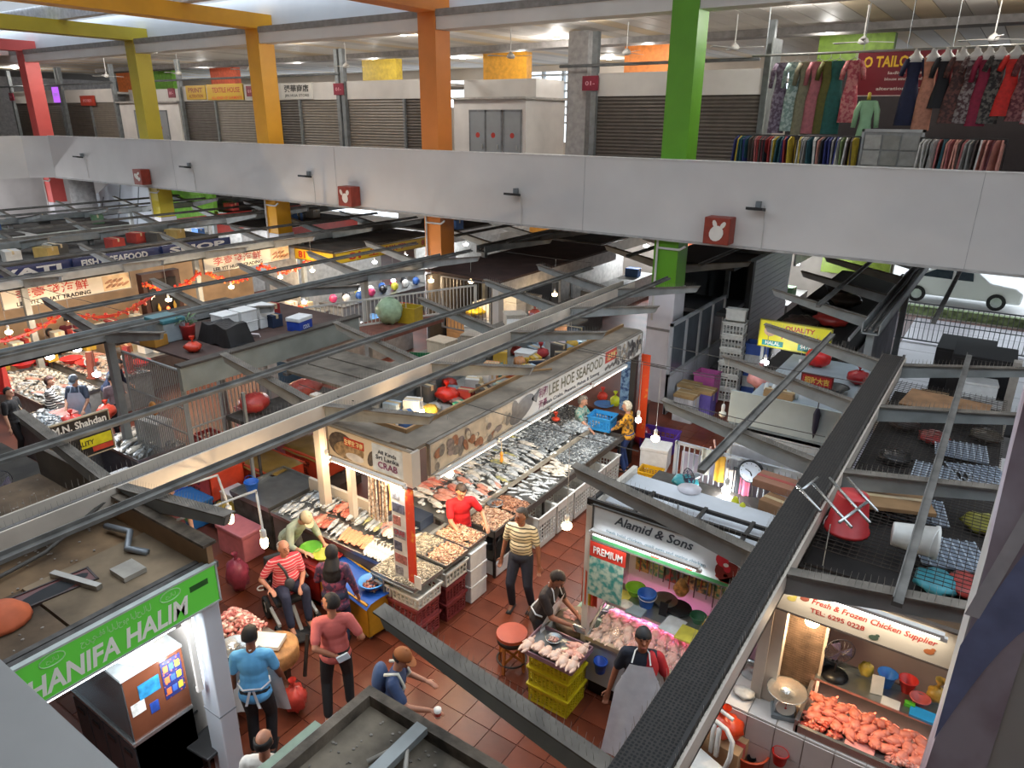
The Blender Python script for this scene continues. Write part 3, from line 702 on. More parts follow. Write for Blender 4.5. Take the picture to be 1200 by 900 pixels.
carton((-6.50, 8.7, DZ), .5, .13, .14, PI/2, 'long low tray of red and white packets beside the ledge', None, '#b33a2c')
carton((-6.53, 9.25, DZ), .3, .14, .15, PI/2, 'orange red packet box beside the ledge', None, '#d2552f')
carton((-6.52, 9.6, DZ), .2, .16, .13, PI/2, 'small round edged red box beside the ledge', None, '#b8302b')
tag(MB().lathe([(.05, 0), (.05, .02), (.02, .04), (.045, .1), (.05, .16), (.03, .2), (.035, .23), (.01, .26)], 10).build('figurine', mat('#c9b58c', .5), None, True, loc=(-6.85, 9.05, DZ)), 'small cream figurine standing on the storage deck', 'figurine')
carton((-6.78, 9.3, DZ), .3, .2, .1, .4, 'pale green lunch box on the storage deck', None, '#9fb7a8')
carton((-6.83, 10.0, DZ), .38, .28, .12, .2, 'shallow orange box with a lid on the storage deck', None, '#d9762f')
carton((-7.12, 9.8, DZ), .3, .25, .22, .5, 'dark teal box behind the orange box', None, '#245e58')
foam_box((-7.07, 10.75, DZ), .36, .3, .24, .1, 'white foam box on the storage deck')
carton((-6.73, 10.6, DZ), .3, .2, .16, .8, 'dark navy box beside the white foam box', None, '#2b3346')
carton((-6.78, 11.6, DZ), .22, .2, .12, .3, 'bright blue box on the storage deck', None, '#2f7fc4')
carton((-7.07, 12.35, DZ), .5, .3, .05, .2, 'light blue flat tray leaning on the far storage deck', None, '#5f9bd0')
carton((-7.12, 12.7, DZ), .3, .3, .25, .1, 'dark grey box at the far end of the storage deck', None, '#3a3d42')
for i, (x, y, c) in enumerate([(-6.9, 7.6, '#8d8a86'), (-7.2, 7.55, '#7b6d60'), (-6.95, 7.95, '#b8b2aa'), (-7.25, 8.75, '#8ea3ab'), (-6.85, 8.35, '#9a6b62'), (-7.25, 9.35, '#56504b'), (-6.85, 10.15, '#caa37a'), (-7.25, 11.5, '#d6d2ca'), (-6.85, 11.95, '#86929a'), (-6.85, 12.5, '#b7c5cc')]):
    bag((x, y, DZ), (.13, .11, .06), c, ['grey', 'brown', 'pale grey', 'bluish grey', 'dusty pink', 'dark brown', 'tan', 'off white', 'slate', 'pale blue'][i] + ' crumpled bundle among the clutter of the storage deck', 'bundles on the storage deck', seed=10+i, cat='bundle', knot=False)
tag(MB().tube([(-6.6, 8.4, 2.9), (-6.3, 9.2, 3.07), (-5.95, 9.85, 3.02)], .02, 6).build('wooden_pole', M_WOODL, None), 'brown wooden pole lying across the storage deck and ledge', 'pole')
dc_ = random.Random(11)
for i in range(34):
    x = -7.38+.3*(i % 4)+dc_.uniform(-.08, .08); y = 6.75+.18*i+dc_.uniform(-.1, .1); c, l = dc_.choice([('#d6d2ca', 'white'), ('#b3392e', 'red'), ('#3f6fa8', 'blue'), ('#c9a03a', 'yellow'), ('#5f5a54', 'grey'), ('#3c8a6a', 'green'), ('#c98a5a', 'orange'), ('#a9b9c4', 'pale blue')])
    if i % 3: carton((x, y, DZ), .26, .2, [.1, .2, .28][i % 3], dc_.uniform(-.6, .6), 'small ' + l + ' box in the clutter of the storage deck', 'small boxes on the storage deck', c)
    else: bag((x, y, DZ), (.14, .12, .1), c, 'small ' + l + ' bag in the clutter of the storage deck', 'small bags on the storage deck', seed=200+i % 4, knot=False)
# tube lamps below the signs
for i, y in enumerate((7.2, 8.65, 10.1, 11.55)):
    tube_lamp((-5.68, y, 2.46), 1.35, 'y', 'fluorescent batten lamp fixed below the long seafood sign', 'batten lamps below the seafood sign', 26, (1, .96, .9))
tube_lamp((-6.55, 6.05, 2.46), 1.4, 'x', 'fluorescent batten lamp fixed below the crab sign', None, 26, (1, .93, .82))
# posters at the corner
ps = thing('poster', 'tall white printed poster of seafood hanging at the stall corner', 'poster', (-6.02, 6.1, .95))
MB().box(-.13, .13, -.012, 0, 0, 1.45).build('sheet', mat('#c9c9c6', .4), ps)
b = MB()
for i in range(7): b.use(i % 3).box(-.11, .11 if i % 2 else .03, -.016, -.011, .06+.2*i, .2+.2*i)
b.build('print', [mat('#8b8a90', .5, 0, .3, 30), mat('#b06f66', .5, 0, .3, 30), mat('#5a5e70', .5, 0, .3, 30)], ps)
MB().text('CRAB', (0, -.018, .75), (1, 0, 0), (0, 0, 1), .2, .08).build('lettering', mat('#a02a3a', .5), ps)
rp = thing('festive_scroll', 'red and gold festive scroll wrapped on the stall corner', 'scroll', (-5.8, 6.08, .95))
MB().box(-.075, .075, -.012, .0, 0, 1.5).build('scroll_cloth', mat('#c63a1d', .5, 0, 0, 9, hex2='#d99a3a', thr=(.2, .45)), rp)
tag(MB().box(-.06, .06, -.008, 0, 0, .2).build('paper_notice', mat('#e5e3dd', .6), None, loc=(-5.66, 6.02, .98)), 'small white paper notice with black print at the stall corner', 'notice')

# corner fish counter
M_ICE = mat('#dfe3e2', .25, 0, .12, 16, .5)
cc = counter_box('fish_counter', 'steel corner counter covered with rows of whole fish', 'counter', -9.15, -6.15, 6.28, 7.2, .0, .84, M_STAIN, mat('#6d6a68', .5, .2, .1, 2))
G1 = 'whole fish on the corner counter'
for i in range(29):
    x = -9.02 + i*.1
    if x < -8.35: k = 'silver'
    elif x < -8.0: k = random.choice(['pink', 'red'])
    elif x < -7.2: k = random.choice(['silver', 'dark', 'silver', 'yellow'])
    else: k = 'pale'
    for row in (0, 1):
        if row == 0 and x > -7.62: continue
        fish(k if not (row == 1 and x > -8 and k == 'pink') else 'dark', x+rnd(-.02, .02)+.05*row, 6.53+.42*row+rnd(-.03, .03), .86+.015*(i % 3)+.03*row, PI/2+.25+rnd(-.12, .12)+(PI if rnd(0, 1) < .3 else 0),
             {'silver': 'silver grey whole fish lying on the corner counter', 'dark': 'dark backed whole fish lying on the corner counter', 'pale': 'large pale whole fish lying on the corner counter', 'pink': 'pinkish whole fish lying on the corner counter',
              'red': 'red snapper lying on the corner counter', 'yellow': 'yellow bellied whole fish lying on the corner counter'}[k if not (row == 1 and x > -8 and k == 'pink') else 'dark'], G1, 1.0)
FIL = [slab_mesh('#d98058', '#e8a783', .34, .055, .03), slab_mesh('#d8a79c', '#c47b70', .26, .09, .04)]
def fillet(i, x, y, z, rz, label, group, s=1):
    o = bpy.data.objects.new('fillet', FIL[i]); COL.objects.link(o); o.location = (x, y, z); o.rotation_euler = (rnd(-.1, .1), rnd(-.1, .1), rz); o.scale = (s, s, s)
    return tag(o, label, 'fish fillet', group)
for i in range(8): fillet(0, -7.62+.075*i, 6.5+rnd(-.03, .03), .885+.01*(i % 2), PI/2+.3, 'orange salmon fillet lying on the corner counter', 'salmon fillets on the corner counter')
for i in range(8): fillet(0, -6.56+.13*(i % 3), 6.4+.17*(i//3), .885+.012*(i % 3), .3+rnd(-.2, .2), 'thick orange salmon steak at the front of the corner counter', 'salmon steaks on the corner counter', .72)
for i in range(8): fillet(1, -7.25+.15*i, 6.95+rnd(-.08, .1), .92, rnd(0, 3), 'pale pink slab of cut fish on the corner counter', 'cut fish on the corner counter')
for i in range(7): fish('pale', -7.02+.07*i, 6.45, .885, PI/2+.45+rnd(-.1, .1), 'long white belly up fish hanging over the counter front', 'long white fish on the corner counter', .9)
tag(MB().box(-9.3, -7.7, 7.22, 7.28, .7, 1.05).build('backboard', M_CREAMW, None), 'low cream board behind the corner counter fish', 'board')
# strings of hanging things and yellow cloth behind the corner counter
hs = thing('hanging_strips', 'brown and white beaded strips hanging beside the gutter post', 'hanging', (-7.35, 6.9, 0))
for k in range(9):
    MB().tube([(-.12+.05*k, .02*math.sin(k), 2.4), (-.11+.05*k, .03*math.cos(k), 1.7), (-.12+.05*k, 0, 1.05)], .014, 5).build('strip', mat('#a98d74' if k % 2 else '#c9c0b4', .6, 0, .4, 22), hs)
tag(MB().grid(lambda u, v: (-6.98+.2*u, 6.85+.04*math.sin(u*9+v*3), 1.35+.75*v), 8, 6).build('cloth', mat('#c9a45a', .7, 0, .15, 8), None, True), 'yellow cloth hanging behind the corner counter', 'cloth')
hsc = thing('hanging_scale', 'white round dial scale with a teal back hanging behind the corner counter', 'scale', (-7.37, 7.16, 1.62))
MB().cyl((0, -.03, 0), (0, .03, 0), .1, n=20).build('dial', plastic('#dfe4e4'), hsc)
MB().cyl((0, .03, 0), (0, .1, 0), .11, .08, n=20).build('housing', plastic('#3f8f86'), hsc)
MB().box(-.05, .05, -.034, -.03, -.05, .05).build('print', plastic('#56606a'), hsc)
MB().cyl((0, .04, .1), (0, .04, 1.1), .006, n=5).build('hook_rod', M_STEEL, hsc)
tag(MB().box(-.25, .25, -.16, .16, 0, .16).build('cash_tray', mat('#2a3547', .5), None, loc=(-7.0, 7.45, .85)), 'dark tray holding paper behind the corner counter', 'tray')
tb = counter_box('work_bench', 'steel work bench behind the corner counter', 'bench', -7.5, -6.3, 7.26, 7.6, 0, .84, M_STAIN, M_STEELD, 0)
post = tag(MB().box(-.05, .05, -.05, .05, 0, 2.5).build('post', M_CREAM, None, loc=(-7.86, 6.93, 0)), 'slim cream post standing behind the corner counter', 'post')

# prawn trays on crates
def prawn(b, x, y, z, a, s, mi):
    b.use(mi); c, d = math.cos(a), math.sin(a)
    pts = [(x+(-.03*c)*s, y+(-.03*d)*s, z), (x+.012*d*s, y-.012*c*s, z+.006), (x+(.03*c+.004*d)*s, y+(.03*d)*s, z)]
    b.tube(pts, [.004*s, .0085*s, .004*s], 4)
def tray(name, label, x0, x1, y0, y1, z, pile, cols, n, s=1, cat='tray', h=.045, m=None):
    t = thing(name, label, cat, ((x0+x1)/2, (y0+y1)/2, z)); a = (x1-x0)/2; b = (y1-y0)/2; m = m or M_STAIN
    MB().box(-a, a, -b, b, 0, .008).build('base', m, t)
    r = MB()
    for q in (-1, 1): r.box(-a, a, q*b-.006, q*b+.006, 0, h); r.box(q*a-.006, q*a+.006, -b, b, 0, h)
    r.build('rim', m, t)
    p = MB()
    for i in range(n):
        u, v = rnd(-.94, .94), rnd(-.92, .92); hh = .02+.045*(1-u*u)*(1-v*v)
        prawn(p, u*a, v*b, hh+rnd(0, .02), rnd(0, 6.3), s, i % len(cols))
    q = p.build(pile[0], [mat(c, .35, 0, .15, 30) for c in cols], None, True, loc=t.location, kind='stuff'); q['label'] = pile[1]; q['category'] = 'prawns'
    return t
PC = ['#a39a86', '#857c6c', '#c3b59d']; PO = ['#b58c6e', '#966f58', '#d0b294']
tray('prawn_tray', 'steel tray of grey prawns nearest the aisle crossing', -6.52, -6.12, 5.98, 6.58, .93, ('prawns', 'grey prawns heaped in the first half of the front tray'), PC, 700)
tray('prawn_tray', 'steel tray of small pale prawns beside the grey prawn tray', -6.1, -5.7, 5.98, 6.58, .93, ('prawns', 'small pale grey prawns heaped in the tray above the white crates'), PC, 800, .85)
tray('prawn_tray', 'steel tray of grey prawns in the second row', -6.5, -6.1, 6.62, 7.12, .97, ('prawns', 'grey green prawns heaped in the second row tray'), PC, 700, .9)
tray('prawn_tray', 'steel tray of orange prawns in the second row', -6.08, -5.66, 6.62, 7.12, .97, ('prawns', 'orange brown prawns heaped in the second row tray'), PO, 500, 1.15)
tray('prawn_tray', 'steel tray of orange prawns beside the man in the red polo shirt', -6.35, -5.68, 7.16, 7.62, .97, ('prawns', 'big orange brown prawns heaped in the third row tray'), PO, 520, 1.25)
# crates under the trays
for k, z in enumerate((0, .3)):
    crate((-5.99, 6.26, z), .56, .48, .3, '#8f4142', 0, 'maroon plastic crate below the front prawn trays, ' + ('at the bottom of its stack' if k == 0 else 'upper one of the stack'), None)
    crate((-5.95, 6.86, z+.02*0), .52, .46, .31, '#7d3436', 0, 'dark maroon plastic crate below the second row prawn trays, ' + ('on the floor' if k == 0 else 'upper one'), None)
crate((-5.92, 6.26, .61), .5, .5, .2, '#d2cfc6', 0, 'low white crate under the tray of small pale prawns', None, 3, 6)
crate((-6.36, 6.26, .61), .34, .5, .2, '#d2cfc6', 0, 'low white crate under the grey prawn tray', None, 3, 6)
crate((-5.92, 6.86, .63), .5, .5, .24, '#d2cfc6', 0, 'low white crate under the orange prawn tray', None, 3, 6)
st = thing('prawn_stand', 'steel stand below the prawn trays', 'stand', (-6.3, 6.8, 0))
MB().box(-.22, .6, -.84, .82, .905, .925).build('shelf', M_STEEL, st)
for x in (-.2, .0):
    for y in (-.8, .78): MB().box(x-.015, x+.015, y-.015, y+.015, 0, .905).build('leg', M_STEEL, st)
for k in range(3): foam_box((-5.9, 7.38, .3*k), .5, .42, .3, 0, 'white foam box below the third prawn tray, ' + ['lowest', 'middle', 'topmost'][k] + ' of its stack')

# main display: dark tables, upper and lower tier
dt = thing('display_table', 'black framed display table of the seafood stall with white boxes below', 'table', (-6.05, 10.3, 0))
MB().box(-.32, .32, -2.4, 2.1, .78, .82).build('top', M_STAIN, dt)
for y in (-2.36, -.9, .6, 2.06):
    for x in (-.28, .28): MB().box(x-.02, x+.02, y-.02, y+.02, 0, .78).build('leg', M_BLACK, dt)
MB().box(-.3, .3, -2.38, -1.5, .3, .33).build('shelf', M_BLACK, dt)
r = MB()
r.box(-.33, .33, -2.42, -2.39, .78, .9).box(-.33, .33, 2.09, 2.12, .78, .9).box(.31, .34, -2.42, 2.12, .78, .9); r.build('rim', mat('#4c4845', .4, .3), dt)
foam_box((-5.92, 8.2, 0), .36, .5, .28, 0, 'white box on the floor below the black display table')
foam_box((-6.25, 8.2, 0), .26, .5, .28, 0, 'narrow white box on the floor below the black display table')
basin((-6.05, 8.2, .34), .17, .16, '#2a3038', 'stack of dark basins on the shelf below the display table')
for i in range(5): crate((-5.83, 9.3+.62*i, 0), .44, .58, .62, '#c9cbc8', PI/2*0, 'tall white crate standing below the seafood display front', 'white crates below the seafood display', 6, 6)
up = thing('display_table', 'raised back tier of the seafood display heaped with ice and fish', 'table', (-6.95, 10.4, 0))
MB().prism([(-.6, -2.75, .98), (.56, -2.75, .86), (.56, 2.6, .86), (-.6, 2.6, .98)], (0, 0, .04)).build('top', M_STAIN, up)
for y in (-2.7, -.9, .9, 2.5):
    for x in (-.55, .5): MB().box(x-.02, x+.02, y-.02, y+.02, 0, .88).build('leg', M_BLACK, up)
MB().box(.54, .57, -2.75, 2.6, .86, .95).build('rim', mat('#a59c8c', .5), up)
ic = stuff_patch('crushed_ice', M_ICE, 'crushed ice spread below the fish of the seafood display', 'ice', 420, lambda i: (rnd(-7.5, -6.4), rnd(7.7, 12.9)), lambda b, x, y: b.ball((x, y, 1.0-(x+6.95)*.1), (rnd(.03, .06), rnd(.03, .06), .025), 5, 4))
G2 = 'fish on the raised seafood tier'
for j in range(30):
    y = 7.85+.095*j
    for c in range(3):
        x = -7.3+.38*c
        if j < 7: k = random.choice(['red', 'pink', 'red', 'pale'])
        elif j < 13: k = random.choice(['pale', 'silver', 'silver', 'pink'])
        else: k = random.choice(['dark', 'silver', 'pale', 'silver', 'dark', 'silver', 'silver', 'yellow'])
        fish(k, x+rnd(-.05, .05), y+rnd(-.03, .03), 1.035-(x+6.95)*.1+.02*(j % 2), rnd(-.25, .25)+(-.2 if c else .1)+(PI if rnd(0, 1) < .25 else 0),
             {'silver': 'silver grey fish lying on the raised seafood tier', 'dark': 'dark striped fish lying on the raised seafood tier', 'pale': 'pale fish lying on the raised seafood tier', 'pink': 'pinkish fish lying on the raised seafood tier', 'red': 'red snapper lying on the raised seafood tier', 'yellow': 'yellowish fish lying on the raised seafood tier'}[k], G2, rnd(.85, 1.05))
# lower tier: prawns, squid, small fish in trays
tray('seafood_tray', 'black edged tray of orange prawns at the end of the display table', -6.36, -5.76, 7.93, 8.55, .83, ('prawns', 'large orange prawns heaped at the end of the display table'), PO, 620, 1.4, m=M_BLACK)
basin((-6.25, 8.62, .86), .14, .05, '#b9bcbc', 'round steel plate on the display table between the prawns', metal=True)
tray('seafood_tray', 'black edged tray of brown prawns on the display table', -6.36, -5.76, 8.58, 9.0, .83, ('prawns', 'brown prawns heaped in the second tray of the display table'), ['#9c6a4e', '#7d5340', '#b88a6c'], 380, 1.35, m=M_BLACK)
for i in range(44): fish('small', rnd(-6.32, -5.8), 9.08+.0215*i+rnd(-.05, .05), .85+rnd(0, .05), rnd(-.5, .9), 'small silver fish heaped on the display table', 'small silver fish on the display table', rnd(1., 1.3))
for i in range(26): fish('pale', rnd(-6.3, -5.85), 10.1+.02*i, .86+rnd(0, .04), rnd(-.6, .6), 'cream squid like fish heaped beside the small silver fish', 'cream fish on the display table', .5)
def pebble_pile(name, label, cat, x0, x1, y0, y1, z, n, cols, size=(.035, .018, .012), hump=.1):
    b = MB()
    for i in range(n):
        u, v = rnd(-1, 1), rnd(-1, 1); x = (x0+x1)/2+u*(x1-x0)/2; y = (y0+y1)/2+v*(y1-y0)/2
        b.use(i % len(cols)); q = Matrix.Rotation(rnd(0, 6.3), 3, 'Z') @ Matrix.Rotation(rnd(-.5, .5), 3, 'X')
        b.ball((x, y, z+hump*(1-u*u)*(1-v*v)*rnd(.5, 1)+rnd(0, .02)), tuple(s*rnd(.7, 1.3) for s in size), 5, 4, q)
    o = b.build(name, [mat(c, .3, .1, .2, 20) for c in cols], None, True, kind='stuff'); o['label'] = label; o['category'] = cat
    return o
SG = ['#8b9296', '#5d6468', '#b3b9bb', '#73797c']
pebble_pile('small_fish_heap', 'grey heap of small fish and ice on the far raised tier', 'fish', -7.5, -6.45, 10.75, 11.8, 1.0, 1500, SG, (.05, .014, .012), .07)
pebble_pile('small_fish_heap', 'grey heap of small fish on the far lower tier', 'fish', -6.4, -5.8, 10.7, 12.3, .83, 1300, SG, (.05, .014, .012), .08)
pebble_pile('shellfish_heap', 'dark grey heap of shellfish at the far end of the raised tier', 'shellfish', -7.5, -6.9, 11.8, 12.95, 1.0, 900, ['#5a5a58', '#75736e', '#46474a'], (.03, .024, .014), .06)
pebble_pile('small_fish_heap', 'bright silvery heap of small fish by the grey haired woman', 'fish', -6.9, -6.4, 11.85, 12.9, .97, 1200, ['#c5cdd2', '#a5afb6', '#dfe6ea', '#8c969c'], (.06, .014, .012), .1)
bag((-7.05, 11.9, 1.06), (.09, .08, .05), '#e04a2c', 'small red plastic bag on the far fish heap', seed=31)
# things above the display: hanging ornaments
orn = thing('hanging_ornament', 'small yellow hanging ornament below the long sign', 'ornament', (-6.6, 9.3, 0)); MB().cyl((0, 0, 1.5), (0, 0, 2.5), .004, n=4).build('string', mat('#caa54a'), orn); MB().lathe([(.01, 1.28), (.035, 1.33), (.02, 1.4), (.035, 1.46), (.01, 1.5)], 8).build('tassel', mat('#d9902a', .5), orn)
kn = thing('festive_knot', 'red festive paper knot hanging at the back of the seafood stall', 'ornament', (-7.0, 12.9, 0))
MB().box(-.07, .07, -.01, .01, 1.55, 1.75).ball((-.06, 0, 1.72), (.05, .02, .05), 8, 6).ball((.06, 0, 1.72), (.05, .02, .05), 8, 6).build('bow', mat('#d8402a', .5), kn); MB().box(-.02, .02, -.008, .008, 1.2, 1.55).build('tassel', mat('#d8402a', .5), kn); MB().cyl((0, 0, 1.75), (0, 0, 2.5), .003, n=4).build('string', mat('#aa3333'), kn)

# big tubs in front of the corner counter
def tub(loc, L, W, H, col, label, lid=None, rz=0):
    t = thing('storage_tub', label, 'tub', loc, rz); m = plastic(col, .5); b = MB()
    k = .9
    for (a0, a1, c0, c1) in ((-L/2, L/2, -W/2, -W/2+.03), (-L/2, L/2, W/2-.03, W/2), (-L/2, -L/2+.03, -W/2, W/2), (L/2-.03, L/2, -W/2, W/2)): b.box(a0, a1, c0, c1, .08, H)
    b.box(-L/2, L/2, -W/2, W/2, .08, .11); b.build('body', m, t, bevel=.01)
    MB().box(-L/2-.02, L/2+.02, -W/2-.02, -W/2+.03, H-.04, H).box(-L/2-.02, L/2+.02, W/2-.03, W/2+.02, H-.04, H).box(-L/2-.02, -L/2+.03, -W/2, W/2, H-.04, H).box(L/2-.03, L/2+.02, -W/2, W/2, H-.04, H).build('rim', m, t)
    for x in (-1, 1):
        for y in (-1, 1): MB().cyl((x*(L/2-.08), y*(W/2-.07)-.02, .045), (x*(L/2-.08), y*(W/2-.07)+.02, .045), .045, n=10).build('caster', plastic('#55555a'), t)
    if lid: MB().grid(lambda u, v: ((u-.5)*(L+.1), (v-.5)*(W+.1), H+.012+.01*math.sin(u*11)*math.cos(v*7)-(.06 if v in (0, 1) else 0)), 10, 8).build('cover_sheet', mat(lid, .45, 0, .1, 5), t, True)
    return t
tub((-6.85, 5.98, 0), 1.15, .5, .66, '#c08a1f', 'wheeled mustard yellow tub with a blue sheet in front of the corner counter', '#1f4f9e', -.12)
tub((-7.75, 6.02, 0), .6, .46, .72, '#a3241f', 'red tub beside the yellow tub in front of the corner counter', '#8f2320')
basin((-6.5, 5.96, .695), .19, .11, '#3f87c8', 'light blue basin of cut fish on the blue sheet')
pebble_pile('cut_fish', 'reddish cut fish pieces in the light blue basin', 'fish', -6.63, -6.37, 5.85, 6.07, .71, 70, ['#8d4a38', '#6a5a4c', '#b8735c'], (.03, .02, .015), .05)
basin((-7.82, 5.99, .755), .17, .1, '#6db83a', 'lime green basin on the red tub')
basin((-7.52, 5.97, .755), .16, .1, '#a4a83c', 'olive green basin beside the lime green basin')

tag(MB().box(-.07, .07, -.07, .07, 0, 2.92).build('post', M_CREAM, None, loc=(-8.49, 6.90, 0)), 'square cream post carrying the gutter above the corner counter', 'post')

# ------------------------------------------------------------------ halal meat stall on the left
M_ROOFD = mat('#6b5a48', .9, 0, .35, 1.6, .6)
hf = thing('stall_roof', 'dirt covered board roof of the green halal meat stall', 'roof', (-7.6, 1.0, 0))
k = 0
for (x0, x1, y0, y1) in ((-1.7, -.55, -3.4, -.6), (-1.7, -.55, -.58, 2.2), (-.53, .65, -3.4, .1), (-.53, .65, .12, 2.2), (.67, 1.75, -3.4, 1.0), (.67, 1.75, 1.02, 2.2)):
    MB().box(x0, x1, y0, y1, 2.78+.012*(k % 2), 2.83+.012*(k % 3)).build('board', [mat('#80664a', .9, 0, .35, 1.6, .6), mat('#6e5a45', .9, 0, .35, 1.8, .6), mat('#8a775f', .9, 0, .3, 1.4, .6)][k % 3], hf); k += 1
MB().box(1.72, 1.84, -3.4, 2.3, 2.84, 2.9).box(1.6, 1.66, -3.4, 2.25, 2.83, 2.87).build('front_rim', M_STEELD, hf)
MB().box(-.1, 1.84, 2.2, 2.26, 2.5, 3.12).build('end_fascia', mat('#9c7a58', .75, 0, .15, 2.5), hf)
MB().box(-.1, 1.86, 2.16, 2.3, 3.12, 3.15).build('fascia_cap', M_DIRT, hf)
b = MB()
for i in range(420): b.ball((rnd(-1.6, 1.7), rnd(-1.6, 2.15), 2.845), (rnd(.008, .022), rnd(.008, .02), .006), 5, 3)
b.build('grit', mat('#9c9186', .9, 0, .3, 9), hf, kind='stuff')
def oldsign(t, w, h):
    b = MB(); ellipse_patch(b, w/2-.35, -.02, .33, .1, .15, 14, -.003); b.build('smear', mat('#26282b', .8), t)
os_ = sign('discarded_sign', 'discarded dark red stall sign lying on the dirty roof', (-6.75, 1.52, 2.86), (0, 1, 0), 2.0, .26, '#5b2522', [('FROZEN STALL', -.3, 0, 1.3, .15, '#8f6a5a')], frame='#3a2a26', th=.02, deco=oldsign)
os_.rotation_euler = (R(-90), 0, R(83))
tag(MB().box(-.3, .3, -.03, .03, 0, .05).build('steel_angle', steel('#a9a59e', .5), None, loc=(-6.6, 2.35, 2.86)), 'short pale steel angle lying on the dirty roof', 'metal strip').rotation_euler = (0, 0, .25)
tag(MB().box(-.13, .13, -.11, .11, 0, .05).build('junction_plate', mat('#a39c90', .6), None, loc=(-6.35, 2.72, 2.86)), 'square pale metal plate lying on the dirty roof', 'plate')
tag(MB().tube([(-7.3, 3.0, 2.9), (-6.9, 3.05, 2.95), (-6.7, 2.9, 2.9), (-6.5, 3.0, 2.88)], .035, 7).build('pipe', mat('#8a8f94', .4, .3), None, True), 'bent grey pipe lying on the dirty roof near the gutter', 'pipe')
tag(MB().tube([(-7.45, 3.1, 3.1), (-7.3, 2.4, 2.9), (-7.2, 1.6, 2.87), (-7.25, .6, 2.87), (-7.2, -1, 2.87)], .022, 6).build('hose', mat('#55504a', .7), None, True), 'dark hose trailing along the dirty roof below the gutter', 'hose')
tag(MB().lathe([(.24, 0), (.23, .04), (.15, .13), (.05, .16), (.0, .165)], 16, (0, 0, 0)).build('orange_cover', mat('#c8623a', .7, 0, .12, 5), None, True, loc=(-6.56, 1.70, 2.86)), 'faded orange dome cover lying on the dirty roof', 'cover')
# green sign
def hal(t, w, h):
    for x in (-.56, .47):
        MB().tube([(x+.1*math.cos(a*PI/8), -.004, .13+.055*math.sin(a*PI/8)) for a in range(16)], .006, 4, True).build('emblem_ring', mat('#a9dca0', .4), t)
        MB().text('حلال', (x, -.004, .13), (1, 0, 0), (0, 0, 1), .1, .05).build('lettering', mat('#a9dca0', .4), t)
    MB().text('حنيفة اللحوم الحلال', (-.03, -.004, .12), (1, 0, 0), (0, 0, 1), .62, .09).build('lettering', mat('#a9dca0', .4), t)
    MB().box(.66, .85, -.004, 0, .04, .1).build('small_print', mat('#24632a', .5), t)
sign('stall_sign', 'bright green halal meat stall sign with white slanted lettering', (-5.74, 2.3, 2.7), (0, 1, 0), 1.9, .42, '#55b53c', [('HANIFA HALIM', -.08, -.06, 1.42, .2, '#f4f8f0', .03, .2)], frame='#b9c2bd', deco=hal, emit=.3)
tube_lamp((-5.78, 2.05, 2.45), 1.5, 'y', 'bright white batten lamp below the green halal sign', None, 45, (.95, .98, 1), emit=10)
tube_lamp((-5.95, 2.98, 1.9), .9, 'y', 'upright white batten lamp on the end panel of the halal stall', None, 12, (.95, .98, 1)).rotation_euler = (0, R(90), 0)
ep = thing('cabinet_upright', 'white steel end upright of the halal meat stall', 'cabinet', (-5.95, 3.17, 0))
MB().box(-.14, .14, -.1, .1, 0, 2.45).build('casing', mat('#c3ccd6', .35, .2, .04, 2), ep, bevel=.015)
MB().box(-.142, .142, -.102, .102, 1.05, 1.07).build('seam', mat('#7c848c'), ep)
# counter: steel top, dark drawers, brown glossy case with posters
hc = thing('meat_counter', 'steel halal meat counter with a glossy brown glass case', 'counter', (-6.9, 2.75, 0))
MB().box(-.75, .62, -.36, .3, .96, 1.0).build('worktop', steel('#b5b9bb', .25), hc)
MB().box(-.72, .6, -.33, .3, .08, .96).build('cabinet', steel('#7f868b', .4), hc)
for i in range(4):
    d = MB().box(-.7+.325*i, -.4+.325*i, -.345, -.33, .14, .9).build('drawer', steel('#5f676e', .4), hc)
    MB().box(-.62+.325*i, -.48+.325*i, -.355, -.345, .74, .8).build('handle', mat('#16181a', .4), d)
MB().box(.58, .6, -.33, .3, .1, .96).build('front_panel', mat('#a8845f', .35, 0, .2, 1), hc)
gc = MB(); gc.box(-.75, .6, -.34, -.33, 1.0, 1.75); gc.build('side_glass', mat('#8f9aa0', .08, 0, 0, 1, trans=.85), hc)
MB().box(.56, .6, -.33, .3, 1.0, 1.78).build('glossy_front', mat('#6b3f2c', .18, .1, .12, 2), hc)
MB().box(-.75, .62, -.35, .3, 1.78, 1.81).build('case_top', mat('#c9d3d8', .15, .2), hc)
for y0, y1, z0, z1, c in ((-.2, .02, 1.44, 1.62, '#2f86b8'), (.05, .27, 1.25, 1.72, '#232a5e'), (-.3, -.16, 1.3, 1.44, '#dcdcd8'), (-.12, -.03, 1.2, 1.33, '#2b4fa8')):
    MB().box(.6, .606, y0, y1, z0, z1).build('poster', mat(c, .35, 0, .3, 9) if c != '#232a5e' else mat('#232a5e', .35, 0, 0, 26, hex2='#c2603a', thr=(.18, .3), kind='spots'), hc)
for i in range(9): MB().box(.606, .61, .07+.065*(i % 3), .12+.065*(i % 3), 1.3+.14*(i//3), 1.38+.14*(i//3)).build('menu_picture', mat(['#c46a3c', '#3d5fb0', '#c9b23a'][i % 3], .4), hc)
carton((-7.1, 2.85, 1.815), .4, .3, .22, .2, 'open cardboard box on top of the halal stall case', None, '#b58f62', True)
carton((-6.7, 2.9, 1.815), .3, .25, .2, -.1, 'cardboard box with tape on top of the halal stall case', None, '#a98258')
tag(MB().box(-.25, .25, -.16, .16, 0, .03).build('paper_stack', mat('#dfe6ea', .6), None, loc=(-6.55, 2.68, 1.815)), 'white paper sheets on top of the halal stall case', 'paper').rotation_euler = (0, 0, .4)
